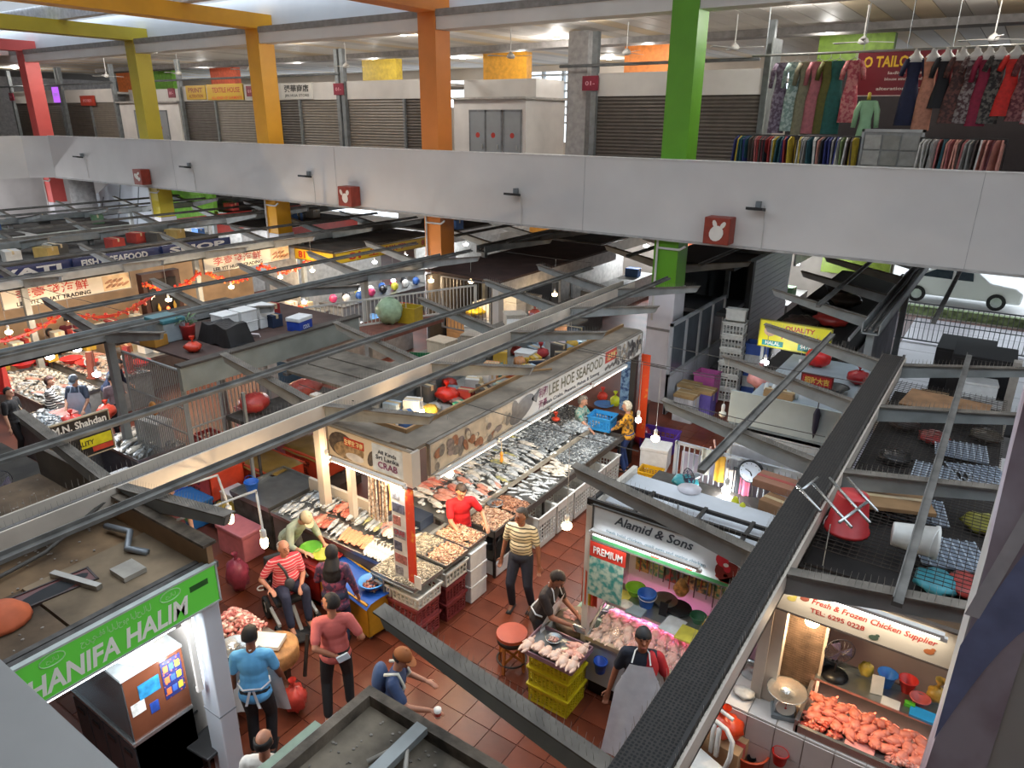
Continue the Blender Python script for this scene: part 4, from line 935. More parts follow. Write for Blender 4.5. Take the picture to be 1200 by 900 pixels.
tag(MB().grid(lambda u, v: (-7.45+.9*u, 2.6+.35*v, 1.02+.05*math.sin(u*9)*math.sin(v*7)), 8, 6).build('meat_cut', mat('#b5544a', .35, 0, .25, 14, hex2='#d9b0a6'), None, True), 'red meat cuts inside the halal stall glass case', 'meat')
# back wall of the stall
panel('stall_back_wall', 'white back wall of the halal meat stall', 'wall panel', (-8.9, 3.2), (-6.2, 3.24), 0, 2.75, M_WHITE)
# black stool with steel legs
def stool_black(loc, rz):
    t = thing('stool', 'black padded stool with black steel legs beside the halal stall', 'stool', loc, rz)
    MB().box(-.2, .2, -.18, .18, .46, .5).build('seat', mat('#2a2b2d', .45, 0, .2, 3), t, bevel=.015)
    for x in (-1, 1):
        for y in (-1, 1): MB().tube([(x*.17, y*.15, .46), (x*.2, y*.18, 0)], .013, 6).build('leg', M_BLACK, t)
    MB().tube([(-.19, -.17, .48), (-.34, -.17, .62), (-.36, .17, .62), (-.19, .17, .48)], .016, 6).build('back_rail', mat('#3a3b3e', .35, .4), t)
    MB().tube([(-.19, -.17, .15), (.19, -.17, .15), (.19, .17, .15), (-.19, .17, .15)], .008, 5, True).build('foot_ring', M_BLACK, t)
    return t
stool_black((-6.18, 3.10, 0), .1)
# meat table with raw meat, scale and chopping block
mt = thing('meat_table', 'steel topped meat table with raw meat beside the halal stall', 'table', (-7.0, 4.02, 0))
MB().box(-.5, .5, -.42, .42, .8, .84).build('top', steel('#a39a8c', .35), mt)
for x in (-.45, .45):
    for y in (-.37, .37): MB().box(x-.025, x+.025, y-.025, y+.025, 0, .8).build('leg', M_STEEL, mt)
MB().box(-.47, .47, -.39, .39, .25, .28).build('shelf', M_STEEL, mt)
MB().box(.42, .5, -.42, .42, .45, .8).build('front_apron', paint('#c9c4bb'), mt)
pebble_pile('raw_meat', 'heap of pink raw meat chunks on the steel meat table', 'meat', -7.5, -6.85, 4.02, 4.44, .85, 260, ['#c97f76', '#b5655f', '#dba79c', '#e3c3b6'], (.055, .03, .025), .14)
digital_scale((-6.72, 3.85, .845), .55, 'white digital scale with a round steel pan on the meat table')
tag(MB().box(-.2, .2, -.13, .13, 0, .05).build('tray', plastic('#d6d4cd'), None, loc=(-6.6, 4.25, .845)), 'flat white plastic tray on the meat table corner', 'tray').rotation_euler = (0, 0, .5)
cb = thing('chopping_block', 'round worn wooden chopping block on a dark stand', 'chopping block', (-6.52, 4.29, 0))
MB().lathe([(.27, .6), (.29, .62), (.29, .8), (.27, .82), (.0, .81)], 22).build('block', mat('#b5834f', .7, 0, .2, 9, .3), cb, True)
for a in range(3): MB().box(.2*math.cos(a*2.1)-.03, .2*math.cos(a*2.1)+.03, .2*math.sin(a*2.1)-.03, .2*math.sin(a*2.1)+.03, 0, .6).build('leg', mat('#3b2a20', .6), cb)
bag((-6.17, 4.24, .02), (.17, .15, .2), '#d34a3e', 'red plastic bag on the floor under the chopping block', seed=41)
tag(MB().tube([(-6.41, 4.71, .75), (-6.27, 4.50, .3)], .025, 6).build('cleaver_rack', mat('#2c2420', .5), None), 'dark upright knife rack beside the chopping block', 'rack')
tag(MB().tube([(.06*math.cos(a*PI/10), .06*math.sin(a*PI/10), .012) for a in range(20)], .012, 6, True).build('tape_roll', paint('#dedbd2'), None, True, loc=(-8.61, 5.57, 0)), 'white ring lying on the red floor tiles', 'ring')
# bracket lamps over the crossing: two white pipes with bulbs
def pipe_lamp(p0, p1, bulb, label):
    t = thing('bracket_lamp', label, 'lamp', bulb)
    o = Vector(bulb); pts = [Vector(p0)-o, Vector(p1)-o, Vector((0, 0, .16))]
    MB().tube([pts[0], pts[1], pts[1]+(pts[2]-pts[1])*.15, pts[2]], .014, 7).build('pipe_arm', paint('#cfcac0'), t, True)
    MB().lathe([(.018, .16), (.034, .14), (.036, .06), (.028, .045)], 10).build('socket', plastic('#d9d7d0'), t, True)
    MB().lathe([(.028, .05), (.043, .02), (.045, -.03), (.036, -.07), (.02, -.085), (.002, -.09)], 12).build('bulb', lamp_mat('#ffd9a0', 16), t, True)
    point_light('bulb_light', (0, 0, -.12), 45, (1, .74, .45), .05, t)
    return t
def P3(x, y, z): return (x, y, z)
pipe_lamp((-6.9, 3.25, 3.25), (-7.36, 4.38, 2.9), (-6.93, 4.20, 2.55), 'bare bulb on a bent white pipe arm nearer the gutter')
pipe_lamp((-6.3, 3.25, 3.2), (-6.82, 4.52, 2.8), (-6.31, 4.20, 2.45), 'bare bulb on a bent white pipe arm over the meat table')

# ------------------------------------------------------------------ near stall roof below the camera
nr = thing('stall_roof', 'grimy grey stall roof with a coiled hose nearest the near parapet', 'roof', (-1.9, 1.2, 0))
MB().box(-1.4, .45, -2.5, 1.7, 2.75, 2.8).build('board', mat('#7f7464', .9, 0, .35, 2.2, .6), nr)
MB().box(-1.46, -1.38, -2.5, 1.78, 2.7, 2.9).build('side_rim', M_DIRT, nr); MB().box(-1.379, .45, 1.7, 1.78, 2.7, 2.9).build('front_rim', M_DIRT, nr)
MB().bar((-.9, -.2, 2.84), (-.85, 1.7, 2.9), .1, .06).build('cross_rail', M_STEEL, nr)
b = MB()
for i in range(300): b.ball((rnd(-1.35, .4), rnd(-.6, 1.66), 2.805), (rnd(.006, .02), rnd(.006, .016), .006), 5, 3)
b.build('grit', mat('#8e867c', .9, 0, .3, 9), nr, kind='stuff')
tag(MB().tube([(-2.9, 2.5, 2.84), (-2.75, 2.75, 2.9), (-2.6, 2.55, 2.86), (-2.65, 2.35, 2.84), (-2.5, 2.2, 2.83), (-2.35, 2.3, 2.85), (-2.3, 2.5, 2.9), (-2.45, 2.62, 2.92), (-2.6, 2.5, 2.9)], .022, 7).build('coiled_hose', mat('#9c968c', .6), None, True), 'pale grey coiled hose lying on the grimy near roof', 'hose')
tag(MB().tube([(-2.7, 2.55, 2.84), (-2.62, 2.2, 2.83), (-2.6, 1.9, 2.83)], [.03, .02, .05], 7).build('pipe_fitting', mat('#a79f90', .6), None, True), 'pale pipe with a flared end lying on the grimy near roof', 'pipe')
lb = thing('light_box', 'slanted white light box on the side of the near stall', 'light box', (-3.6, 2.3, 0))
MB().prism([(-.2, -1.2, 2.3), (.14, -1.2, 2.75), (.2, -1.2, 2.7), (-.14, -1.2, 2.25)], (0, 1.7, 0)).build('casing', M_STEELD, lb)
MB().prism([(-.205, -1.15, 2.32), (.12, -1.15, 2.745), (.115, -1.15, 2.75), (-.21, -1.15, 2.325)], (0, 1.6, 0)).build('glass_panel', mat('#c6cbc9', .3, 0, .05, 2), lb)
MB().box(-.1, -.02, -1.1, .4, 2.55, 2.58).build('printed_band', mat('#8fa08a', .5), lb)

# ------------------------------------------------------------------ chicken stall facing the crossing
cs = thing('market_stall', 'white frame and back wall of the chicken stall with the rooster sign', 'stall', (-2.45, 7.2, 0))
MB().box(-.98, 1.2, .62, .66, 0, 2.6).build('back_wall', mat('#c9c5bd', .5, 0, .05, 2), cs)
MB().box(-1.0, -.94, -.56, .66, 1.0, 2.75).build('side_panel', mat('#cfc7ba', .5, 0, .06, 2), cs)
MB().box(-1.0, -.92, -.6, -.52, 0, 2.75).build('post', M_CREAM, cs)
fr = MB().box(-1.0, 1.1, -.6, -.56, 2.78, 2.84).box(-1.0, 1.1, -.28, -.24, 2.78, 2.82).box(-1.0, 1.1, .04, .08, 2.74, 2.78)
for x in (-.98, -.45, .2, .75): fr.box(x-.02, x+.02, -.6, .08, 2.76, 2.8)
fr.build('roof_rails', M_BLACK, cs)
MB().box(-1.0, 1.1, -.24, .62, 2.64, 2.66).build('roof_sheet', mat('#c9cdd2', .5, 0, .08, 2), cs)
def rooster(t, w, h):
    for i, (x, y) in enumerate(((-.55, -.13), (-.12, -.16), (.28, -.15), (.62, -.12))):
        b = MB(); ellipse_patch(b, x, y, .06, .03, .2, 10, -.004); ellipse_patch(b, x+.05, y+.03, .025, .02, 0, 8, -.005); b.build('small_hen_picture', mat('#c2392e', .4), t)
    b = MB(); ellipse_patch(b, .72, -.06, .17, .15, -.3, 16, -.005); b._a([(.6, -.005, -.17), (.88, -.005, -.17), (.84, -.005, -.02)], [(0, 1, 2)]); b.build('rooster_body_picture', mat('#7d2f28', .4), t)
    b = MB(); ellipse_patch(b, .62, .08, .07, .08, .2, 12, -.006)
    for k in range(4): ellipse_patch(b, .57+.04*k, .17-.01*k, .03, .035, .3, 8, -.007)
    ellipse_patch(b, .68, .0, .04, .05, .2, 10, -.0065); b.build('rooster_head_picture', mat('#c2303a', .4), t)
    b = MB(); ellipse_patch(b, .665, .04, .03, .024, .2, 10, -.009); b.build('rooster_face_picture', mat('#dfd8cf', .4), t)
    MB().box(-w/2, w/2, -.006, 0, -h/2, -h/2+.05).build('green_band', mat('#3f7a4c', .45), t)
sign('stall_sign', 'white chicken stall sign with a red rooster and a green lower band', (-2.42, 6.58, 2.56), (1, 0, 0), 1.86, .46, '#cdd2d3', [('Alamid & Sons', -.18, .13, .95, .12, '#39424a', .018, .3), ('fresh halal chicken, quail eggs and spring chicken', -.15, -.06, 1.2, .06, '#7a9096')], frame='#5a5753', deco=rooster)
rb = thing('notice_board', 'poster board with red header beside the rooster sign', 'poster', (-3.3, 6.6, 2.0))
MB().box(-.07, .4, -.02, -.01, .1, .3).build('red_header', mat('#c23a2c', .45), rb); MB().text('PREMIUM', (.17, -.022, .2), (1, 0, 0), (0, 0, 1), .38, .1).build('lettering', mat('#e8e2da', .4), rb)
MB().box(-.07, .38, -.018, -.01, -.45, .1).build('poster_sheet', mat('#3a8f86', .4, 0, 0, 14, hex2='#b9c9b4', thr=(.4, .6)), rb)
tube_lamp((-2.65, 6.46, 2.5), 1.3, 'x', 'long white batten lamp across the rooster sign', None, 8, (.95, .98, 1), emit=9)
pb = thing('poster_strip', 'strip of colourful chicken posters along the back wall of the chicken stall', 'poster', (-2.4, 7.8, 0))
for i in range(9):
    c = [('#c9a24a', '#3d5a3c'), ('#4a8f5c', '#d9c27a'), ('#b5533a', '#4a6a50'), ('#d0b070', '#5a4a38')][i % 4]
    MB().box(-.88+.215*i, -.69+.215*i, -.012, 0, 1.25, 1.72).build('poster', mat(c[0], .45, 0, 0, 16, hex2=c[1], thr=(.42, .58)), pb)
MB().box(-.9, 1.06, -.014, 0, 1.74, 1.8).build('green_strip', mat('#3f8a4f', .45), pb)
for i in range(22): MB().tube([(-.8+.085*i, -.03, 1.5), (-.8+.085*i+rnd(-.01, .01), -.03, 1.5-rnd(.15, .4))], .008, 5).build('ladle', mat(random.choice(['#8d8f8c', '#c9c6be', '#b2483c', '#5c4a3c']), .4, .3), pb)
# display case with glass front
dc = thing('chicken_display_case', 'white chilled display case full of chickens under pink light', 'display case', (-2.7, 7.05, 0))
MB().box(-.66, .7, -.42, .5, .2, .84).build('cabinet', mat('#c3c6c9', .4, 0, .05, 2), dc, bevel=.01)
MB().box(-.64, .68, -.38, .48, 0, .2).build('plinth', M_BLACK, dc)
MB().box(-.68, .72, -.46, -.4, .84, .9).build('front_rail', mat('#b9a58c', .4, .2), dc)
MB().box(-.68, .72, .02, .5, 1.1, 1.14).build('worktop', steel('#b4bcc2', .3), dc)
for x in (-.68, .69): MB().prism([(x, -.42, .9), (x, -.4, .9), (x, .04, 1.12), (x, .02, 1.14)], (.03, 0, 0)).build('side_frame', M_STAIN, dc)
MB().quad((-.66, -.42, .905), (.7, -.42, .905), (.7, .03, 1.125), (-.66, .03, 1.125)).build('glass_front', mat('#ffffff', .03, 0, 0, 1, alpha=.08), dc)
area_light('case_light', (0, .1, 1.08), (R(25), 0, 0), 1.3, .1, 9, (1, .35, .75), dc)
MB().cyl((-.62, .12, 1.085), (.66, .12, 1.085), .012, n=8).build('pink_tube', lamp_mat('#ff7ac8', 5), dc)
def chicken_mesh(c1, c2):
    b = MB(); b.ball((0, 0, .055), (.1, .07, .055), 10, 7); b.ball((.075, 0, .07), (.05, .05, .045), 8, 6)
    for s in (-1, 1): b.cap((-.05, s*.045, .06), (-.13, s*.03, .085), .03, .012, 7); b.cap((.05, s*.06, .06), (-.0, s*.085, .06), .018, .01, 6)
    b.cap((.11, 0, .075), (.17, .02, .05), .016, .011, 6)
    return b.mesh('chicken', [mat(c1, .45, 0, .12, 18, .2, hex2=c2)], True)
CHK = [chicken_mesh('#e2c9b8', '#cfa893'), chicken_mesh('#dcb0a0', '#c98a7a'), chicken_mesh('#e28f78', '#cf6a52')]
def chicken(i, x, y, z, rz, label, group, s=1, tx=0):
    o = bpy.data.objects.new('plucked_chicken', CHK[i]); COL.objects.link(o); o.location = (x, y, z); o.rotation_euler = (tx, rnd(-.3, .3), rz); o.scale = (s,)*3
    return tag(o, label, 'chicken', group)
for r_ in range(4):
    for c in range(9):
        x = -3.28+.152*c+.04*(r_ % 2); y = 6.72+.115*r_
        if c > 6 and r_ < 2: continue
        chicken(0 if (c < 3 and r_ < 3) else 1, x, y, .845+.028*r_, rnd(1.2, 1.9), 'pale plucked chicken at the aisle end of the pink lit case' if c < 3 and r_ < 3 else 'pinkish plucked chicken heaped in the pink lit case', 'chickens in the pink lit case', .95, .3)
pebble_pile('chicken_pieces', 'cut chicken pieces in the lower corner of the pink lit case', 'chicken', -2.35, -2.02, 6.68, 6.95, .85, 60, ['#d98f86', '#c9746c', '#e6b6aa'], (.05, .03, .025), .06)
for i, c in enumerate(((-3.05, '#2455b8'),)): bucket((-3.12, 6.545, .5), .085, .17, '#1f4fb0', 0, 'small dark blue bucket hung on the front of the chicken case', hang=True)
# worktop goods
W2 = 1.142
basin((-3.1, 7.42, W2), .13, .11, '#8ccf3a', 'bright lime green bowl on the chicken case worktop')
bucket((-2.88, 7.28, W2), .115, .2, '#2f6fd0', .6, 'bright blue bucket on the chicken case worktop')
tag(MB().box(-.05, .05, -.012, .012, 0, .17).build('phone_stand', plastic('#1a1a1d'), None, loc=(-2.63, 7.22, W2)), 'black phone standing on the chicken case worktop', 'phone').rotation_euler = (-.3, 0, .1)
tag(MB().box(-.11, .11, -.09, .09, 0, .035).build('price_calculator', plastic('#8fa3b0'), None, loc=(-2.93, 7.08, W2)), 'grey flat calculator on the chicken case worktop', 'calculator')
bag((-3.1, 7.12, W2), (.1, .09, .03), '#d9dcd6', 'small crumpled clear bag on the chicken case worktop', seed=51, knot=False)
tag(MB().box(-.14, .14, -.1, .1, 0, .012).build('yellow_paper', mat('#d9cf6a', .6), None, loc=(-3.25, 7.3, W2)), 'yellow paper at the aisle end of the chicken case worktop', 'paper')
tag(MB().box(-.12, .12, -.16, .16, 0, .008).build('white_paper', mat('#d5dcdf', .6), None, loc=(-2.45, 7.12, W2)), 'white paper sheets on the chicken case worktop', 'paper').rotation_euler = (0, 0, -.1)
tag(MB().box(-.13, .13, -.14, .14, 0, .02).build('yellow_folder', mat('#d6cf58', .5), None, loc=(-2.22, 7.05, W2)), 'yellow printed folder on the chicken case worktop', 'folder')
basin((-2.22, 7.36, W2), .1, .1, '#3f7a58', 'green lined round basket on the chicken case worktop')
carton((-2.02, 7.25, W2), .16, .2, .16, 0, 'yellow tissue carton at the end of the chicken case worktop', None, '#cfae2e')
tag(MB().lathe([(.001, .005), (.16, .005), (.18, .02), (.17, .03), (.001, .02)], 18).build('wok', mat('#35383c', .4, .4), None, True, loc=(-2.52, 7.45, W2)), 'black shallow pan on the chicken case worktop', 'pan')
tag(MB().lathe([(.001, .0), (.14, .0), (.17, .03), (.16, .04), (.001, .015)], 18).build('steel_plate', M_STAIN, None, True, loc=(-2.72, 7.5, W2)), 'steel plate on the chicken case worktop', 'plate')
for i, (x, c, l) in enumerate(((-3.42, '#d8562c', 'orange'), (-3.36, '#d9b02a', 'yellow'), (-3.3, '#d84a2c', 'red orange'))):
    tag(MB().grid(lambda u, v: (x+.11*(u-.5), 6.62+.03*math.sin(u*8+i), 1.35+.5*v+.03*math.sin(u*5)), 6, 6).build('hanging_bag', mat(c, .4, 0, .12, 8), None, True), l + ' plastic bags hanging at the aisle corner of the chicken stall', 'bags')
dsh = thing('hanging_basket', 'small bulbous brown basket lamp hanging over the chicken case', 'lamp', (-2.44, 7.26, 1.6))
MB().lathe([(.02, .16), (.05, .1), (.1, 0), (.06, -.08), (.01, -.09)], 12).build('basket', mat('#c98f4a', .5, 0, .3, 20), dsh, True); MB().tube([(0, 0, .16), (.02, 0, .5), (-.1, -.1, .95), (-.1, -.12, 1.2)], .012, 6).build('cord_arm', M_STEEL, dsh)
# crates, tray and chopping block on the aisle side
for k in range(3): crate((-3.6, 6.3, .27*k), .58, .46, .28, '#c9b91f', 0, 'yellow plastic crate below the tray of chickens, ' + ['lowest', 'middle', 'topmost'][k] + ' of the stack', None, 5, 9)
tr = thing('chicken_tray', 'steel tray of plucked chickens on the yellow crates', 'tray', (-3.58, 6.22, .825))
MB().box(-.37, .37, -.26, .26, 0, .012).build('base', mat('#8d8f8e', .35, .5), tr); r = MB()
for q in (-1, 1): r.box(-.37, .37, q*.26-.008, q*.26+.008, 0, .06); r.box(q*.37-.008, q*.37+.008, -.26, .26, 0, .06)
r.build('rim', mat('#8a6a72', .4), tr)
for i in range(6): chicken(0, -3.88+.125*i, 6.05+.02*(i % 2), .84, 1.57+rnd(-.2, .2), 'pale plucked chicken in a row along the tray front', 'chickens in a row on the tray', .95)
for i in range(4): chicken(1 if i < 3 else 0, -3.38+.11*(i % 2), 6.22+.13*(i//2), .84+.01*i, rnd(0, 3), 'pinkish chicken piece at the back of the tray on yellow crates', 'chicken pieces on the tray', .8)
bs = basin((-3.68, 6.33, .842), .1, .06, '#b9bcbc', 'small round steel bowl of chicken scraps on the tray', metal=True)
pebble_pile('chicken_scraps', 'chicken scraps in the small steel bowl', 'chicken', -3.73, -3.63, 6.28, 6.38, .86, 16, ['#d9b0a0', '#c98f80'], (.025, .018, .015), .02)
ck = thing('chopping_block', 'wide grey round chopping board with chicken pieces on a drum stand', 'chopping block', (-3.64, 6.8, 0))
MB().lathe([(.24, .78), (.26, .8), (.26, .9), (.24, .92), (.0, .915)], 24).build('board', mat('#7d6a58', .7, 0, .25, 8, .3), ck, True); MB().lathe([(.16, 0), (.15, .4), (.18, .78)], 14).build('drum', mat('#8f8c86', .5, .2), ck, True)
for i in range(9): fillet(1, -3.78+rnd(0, .3), 6.7+rnd(0, .22), .92, rnd(0, 3), 'chicken piece lying on the grey chopping board', 'chicken pieces on the chopping board', .4)
tub((-3.62, 7.45, 0), .42, .6, .74, '#7c9c86', 'pale green tub with steel bowls behind the chopping board')
for i, (x, y) in enumerate(((-3.66, 7.3), (-3.55, 7.45), (-3.68, 7.6))): basin((x, y, .6+.05*i), .13, .1, '#b9bcbc', ['steel bowl', 'second steel bowl', 'third steel bowl'][i] + ' inside the pale green tub', metal=True)
ws = thing('round_stool', 'round stool with a red seat and orange wooden crossed sides', 'stool', (-4.40, 6.45, 0))
MB().lathe([(.2, .5), (.215, .52), (.21, .56), (.0, .565)], 22).build('seat', mat('#a3442c', .5, 0, .1, 4), ws)
MB().lathe([(.205, .44), (.205, .5)], 22).build('seat_ring', M_BLACK, ws, True)
for a in range(4): MB().bar((.17*math.cos(a*PI/2), .17*math.sin(a*PI/2), .46), (.2*math.cos(a*PI/2), .2*math.sin(a*PI/2), 0), .04, .03).build('leg', mat('#a8632c', .5, 0, .15, 5), ws)
for a in range(4):
    p = (.18*math.cos(a*PI/2), .18*math.sin(a*PI/2)); q = (.18*math.cos((a+1)*PI/2), .18*math.sin((a+1)*PI/2))
    MB().bar((*p, .42), (*q, .16), .02, .03).bar((*p, .16), (*q, .42), .02, .03).build('cross_brace', mat('#b5702f', .5, 0, .15, 5), ws)
MB().tube([(.2*math.cos(a*PI/9), .2*math.sin(a*PI/9), .14) for a in range(18)], .014, 6, True).build('foot_ring', M_BLACK, ws, True)

# ------------------------------------------------------------------ frozen chicken stall with the cream sign
c2 = thing('market_stall', 'cream frame of the frozen chicken stall with the red lettered sign', 'stall', (-.45, 7.3, 0))
MB().box(-.92, -.8, -.5, .9, 0, 2.9).build('side_wall', mat('#b9aea2', .55, 0, .06, 2), c2)
MB().box(-.8, 1.1, .86, .9, 0, 2.5).build('back_wall', mat('#8f8a84', .6, 0, .08, 2), c2)
MB().box(-.9, 1.1, -.5, .9, 2.7, 2.73).build('roof_sheet', mat('#3a342f', .9, 0, .3, 4), c2)
def hens(t, w, h):
    for x, y, c in ((-.5, .02, '#8a4a38'), (.16, -.14, '#4a5a48'), (.62, -.08, '#b5683a'), (-.62, -.03, '#c9b25a')):
        b = MB(); ellipse_patch(b, x, y, .045, .03, .2, 10, -.004); ellipse_patch(b, x+.03, y+.035, .02, .018, 0, 8, -.005); b.build('hen_picture', mat(c, .5), t)
sign('stall_sign', 'cream frozen chicken stall sign with red italic lettering and small hens', (-.45, 6.6, 2.49), (1, 0, 0), 1.62, .4, '#cbbca4', [('Fresh & Frozen Chicken Supplier', .12, .02, 1.1, .085, '#a3352c', .018, .25), ('TEL: 6295 0228', -.18, -.08, .5, .055, '#a3352c')], frame='#5a5048', deco=hens)
tube_lamp((-.45, 6.47, 2.68), 1.4, 'x', 'long warm white batten lamp across the cream chicken sign', None, 7, (1, .96, .9), emit=10)
gl = thing('mesh_screen', 'rusty wire mesh screen beside the frozen chicken counter', 'screen', (-1.0, 7.25, 0))
b = MB()
for i in range(17): b.cyl((-.25+.03*i, 0, .95), (-.25+.03*i, 0, 2.1), .0025, n=4)
for i in range(38): b.cyl((-.25, 0, .95+.03*i), (.23, 0, .95+.03*i), .0025, n=4)
b.build('wire_mesh', mat('#8f7a68', .7, .2, .3, 9), gl, kind='stuff'); MB().box(-.27, .25, .01, .02, .95, 2.1).build('backing', mat('#8d7768', .8, 0, .25, 5), gl)
MB().box(-.28, -.25, -.02, .02, .92, 2.12).box(.23, .26, -.02, .02, .92, 2.12).box(-.28, .26, -.02, .02, 2.1, 2.13).build('frame', M_CREAM, gl); MB().box(-.12, .12, -.03, -.01, 1.86, 1.94).build('orange_clip', plastic('#d98a3a'), gl)
panel('fascia_board', 'cream fascia board above the wire mesh screen', 'board', (-1.28, 7.0), (-.72, 7.0), 2.1, 2.62, mat('#d3c3aa', .55))
# tiled plinth wall
tw = thing('tiled_ledge', 'low white tiled ledge in front of the frozen chicken stall', 'ledge', (-.6, 6.85, 0))
MB().box(-1.0, 1.1, -.32, .35, .18, .88).build('core', mat('#9b948c', .6), tw); MB().box(-.98, 1.08, -.3, .33, 0, .18).build('plinth', M_BLACK, tw)
tm = MB().box(-.145, .145, -.012, 0, -.165, .165).mesh('tile', mat('#cdc8c4', .25, 0, .05, 3)); th = MB().box(-.145, .145, -.165, .165, 0, .012).mesh('tile', mat('#cdc8c4', .25, 0, .05, 3))
for i in range(7):
    for j in range(2):
        o = bpy.data.objects.new('tile', tm); COL.objects.link(o); o.parent = tw; o.location = (-.85+.3*i, -.32, .36+.34*j)
        o = bpy.data.objects.new('tile', th); COL.objects.link(o); o.parent = tw; o.location = (-.85+.3*i, -.15+.34*j, .88)
fc = thing('chicken_display_case', 'open steel display case of orange lit chicken on the tiled ledge', 'display case', (-.17, 7.0, .895))
MB().box(-.62, .62, -.42, .48, 0, .03).build('base', M_STAIN, fc)
r = MB().box(-.64, .64, -.45, -.41, 0, .1).box(-.66, -.62, -.45, .5, 0, .16).box(.62, .66, -.45, .5, 0, .16); r.build('rim', steel('#c3c6c6', .25), fc)
MB().box(-.62, .62, .18, .6, .24, .27).build('shelf', steel('#aeb3b5', .3), fc); MB().box(-.62, .62, .5, .53, .27, .34).build('shelf_lip', steel('#aeb3b5', .3), fc)
area_light('case_light', (0, .15, .2), (R(30), 0, 0), 1.2, .08, 5, (1, .5, .35), fc)
for r_ in range(3):
    for c in range(9): chicken(2, -.7+.125*c+.03*(r_ % 2), 6.78+.13*r_, .935+.02*r_, rnd(0, 3), 'orange lit chicken heaped in the open steel case', 'chickens in the orange lit case', .85)
pebble_pile('chicken_pieces', 'reddish chicken pieces at the mesh end of the orange lit case', 'chicken', -.77, -.4, 6.62, 6.85, .935, 90, ['#d9604a', '#c24a36', '#e68a6e'], (.045, .025, .02), .08)
pebble_pile('minced_chicken', 'pale pink minced heap at the front of the orange lit case', 'chicken', .05, .4, 6.6, 6.75, .935, 80, ['#e0a090', '#c97f72'], (.03, .02, .02), .06)
tag(MB().box(-.14, .14, -.09, .09, 0, .02).build('cutting_sheet', plastic('#e39a92'), None, loc=(-.2, 6.66, .935)), 'pink plastic sheet at the front of the orange lit case', 'sheet')
SZ = 1.168
desk_fan((-.62, 7.33, SZ), .5, 'black desk fan on the shelf of the frozen chicken stall', r=.16)
S3 = SZ
basin((-.12, 7.5, SZ), .1, .17, '#2f78d0', 'tall blue plastic basin on the frozen chicken shelf'); basin((.08, 7.54, SZ), .095, .16, '#d8322c', 'red plastic pot on the frozen chicken shelf')
basin((.22, 7.42, SZ), .1, .08, '#c9605c', 'translucent red basin on the frozen chicken shelf')
bag((.36, 7.55, SZ), (.1, .09, .1), '#c9a24a', 'tan bag of goods on the frozen chicken shelf', seed=61); bag((-.33, 7.52, SZ), (.08, .07, .1), '#c9b04a', 'jar like bag of yellow snacks on the frozen chicken shelf', seed=62, knot=False)
tag(MB().box(-.06, .06, -.01, .01, 0, .2).build('phone_holder', plastic('#d9d9d6'), None, loc=(-.18, 7.3, SZ)), 'white phone holder with a dark phone on the frozen chicken shelf', 'holder').rotation_euler = (-.4, 0, .2)
tag(MB().box(-.09, .09, -.07, .07, 0, .012).build('notepad', paint('#e2e0da'), None, loc=(-.03, 7.24, SZ)), 'white notepad on the frozen chicken shelf', 'notepad')
tag(MB().box(-.12, .12, -.08, .08, 0, .03).build('blue_tray', plastic('#2fa0dc'), None, loc=(.27, 7.24, SZ)), 'sky blue tray on the frozen chicken shelf', 'tray'); tag(MB().box(-.05, .05, -.03, .03, 0, .04).build('green_sponge', plastic('#5fc23a'), None, loc=(.14, 7.32, SZ)), 'green sponge on the frozen chicken shelf', 'sponge')
# ledge goods
sc = dial_scale((-.98, 6.74, .895), .3, 'steel table scale with round pan and cream dial on the tiled ledge', None, '#7d8488', .3)
bucket((-.9, 6.5, .45), .085, .16, '#c8281f', 0, 'small red bucket hung on the front of the tiled ledge', hang=True)
bag((-1.42, 6.75, .895), (.12, .1, .05), '#c9c6c0', 'white and grey crumpled packs at the wall end of the tiled ledge', seed=63, knot=False)
tag(MB().ball((0, 0, .12), (.15, .05, .15), 14, 9).build('round_dish', steel('#c3c8cc', .25), None, True, loc=(-1.44, 7.05, .9)), 'round steel dish standing against the wall of the tiled ledge', 'dish')
carton((-1.5, 6.42, 0), .5, .34, .55, -.1, 'tall cardboard box with red print in front of the tiled ledge', None, '#b5916a', False, '#b5423a')
bag((-1.5, 6.42, .56), (.2, .17, .15), '#e0481f', 'big orange red net bag on the tall cardboard box', seed=64)
bag((-1.78, 6.6, .02), (.15, .13, .3), '#c8382c', 'tall red bag on the floor behind the tall cardboard box', seed=65)
tag(MB().cyl((0, 0, 0), (.38, -.12, -.02), .022, n=8).build('white_pipe', paint('#dcdad4'), None, loc=(-1.78, 6.45, .92)), 'short white pipe lying across the orange net bag', 'pipe')
# white plastic chair
ch = thing('plastic_chair', 'white moulded plastic chair with slotted back beside the black gutter', 'chair', (-1.62, 5.95, 0), R(160))
W_ = plastic('#d9d8d4')
MB().box(-.22, .22, -.22, .22, .42, .45).build('seat', W_, ch, bevel=.012)
bk = MB(); oc = [(-.2, .45), (-.22, .6), (-.2, .78), (-.1, .86), (.1, .86), (.2, .78), (.22, .6), (.2, .45)]
bk.tube([(x, -.22-(z-.45)*.2, z) for x, z in oc], .028, 6)
for x in (-.035, .035): bk.box(x-.022, x+.022, -.285, -.25, .45, .84)
bk.build('backrest', W_, ch, True)
for x in (-1, 1):
    for y in (-1, 1): MB().bar((x*.19, y*.19, .42), (x*.23, y*.23, 0), .04, .04).build('leg', W_, ch)
ob = basin((-1.22, 6.52, .02), .21, .42, '#e0582c', 'tall orange basin with black bags in it', cat='basin')
bag((-1.18, 6.48, .06), (.13, .12, .1), '#1c1b1b', 'black plastic bag inside the tall orange basin', seed=67)
MB_ = None
bulb_lamp((-0.88, 6.89, 2.1), 1.05, 'large white bulb hanging in front of the frozen chicken sign', None, True, 40, .075)
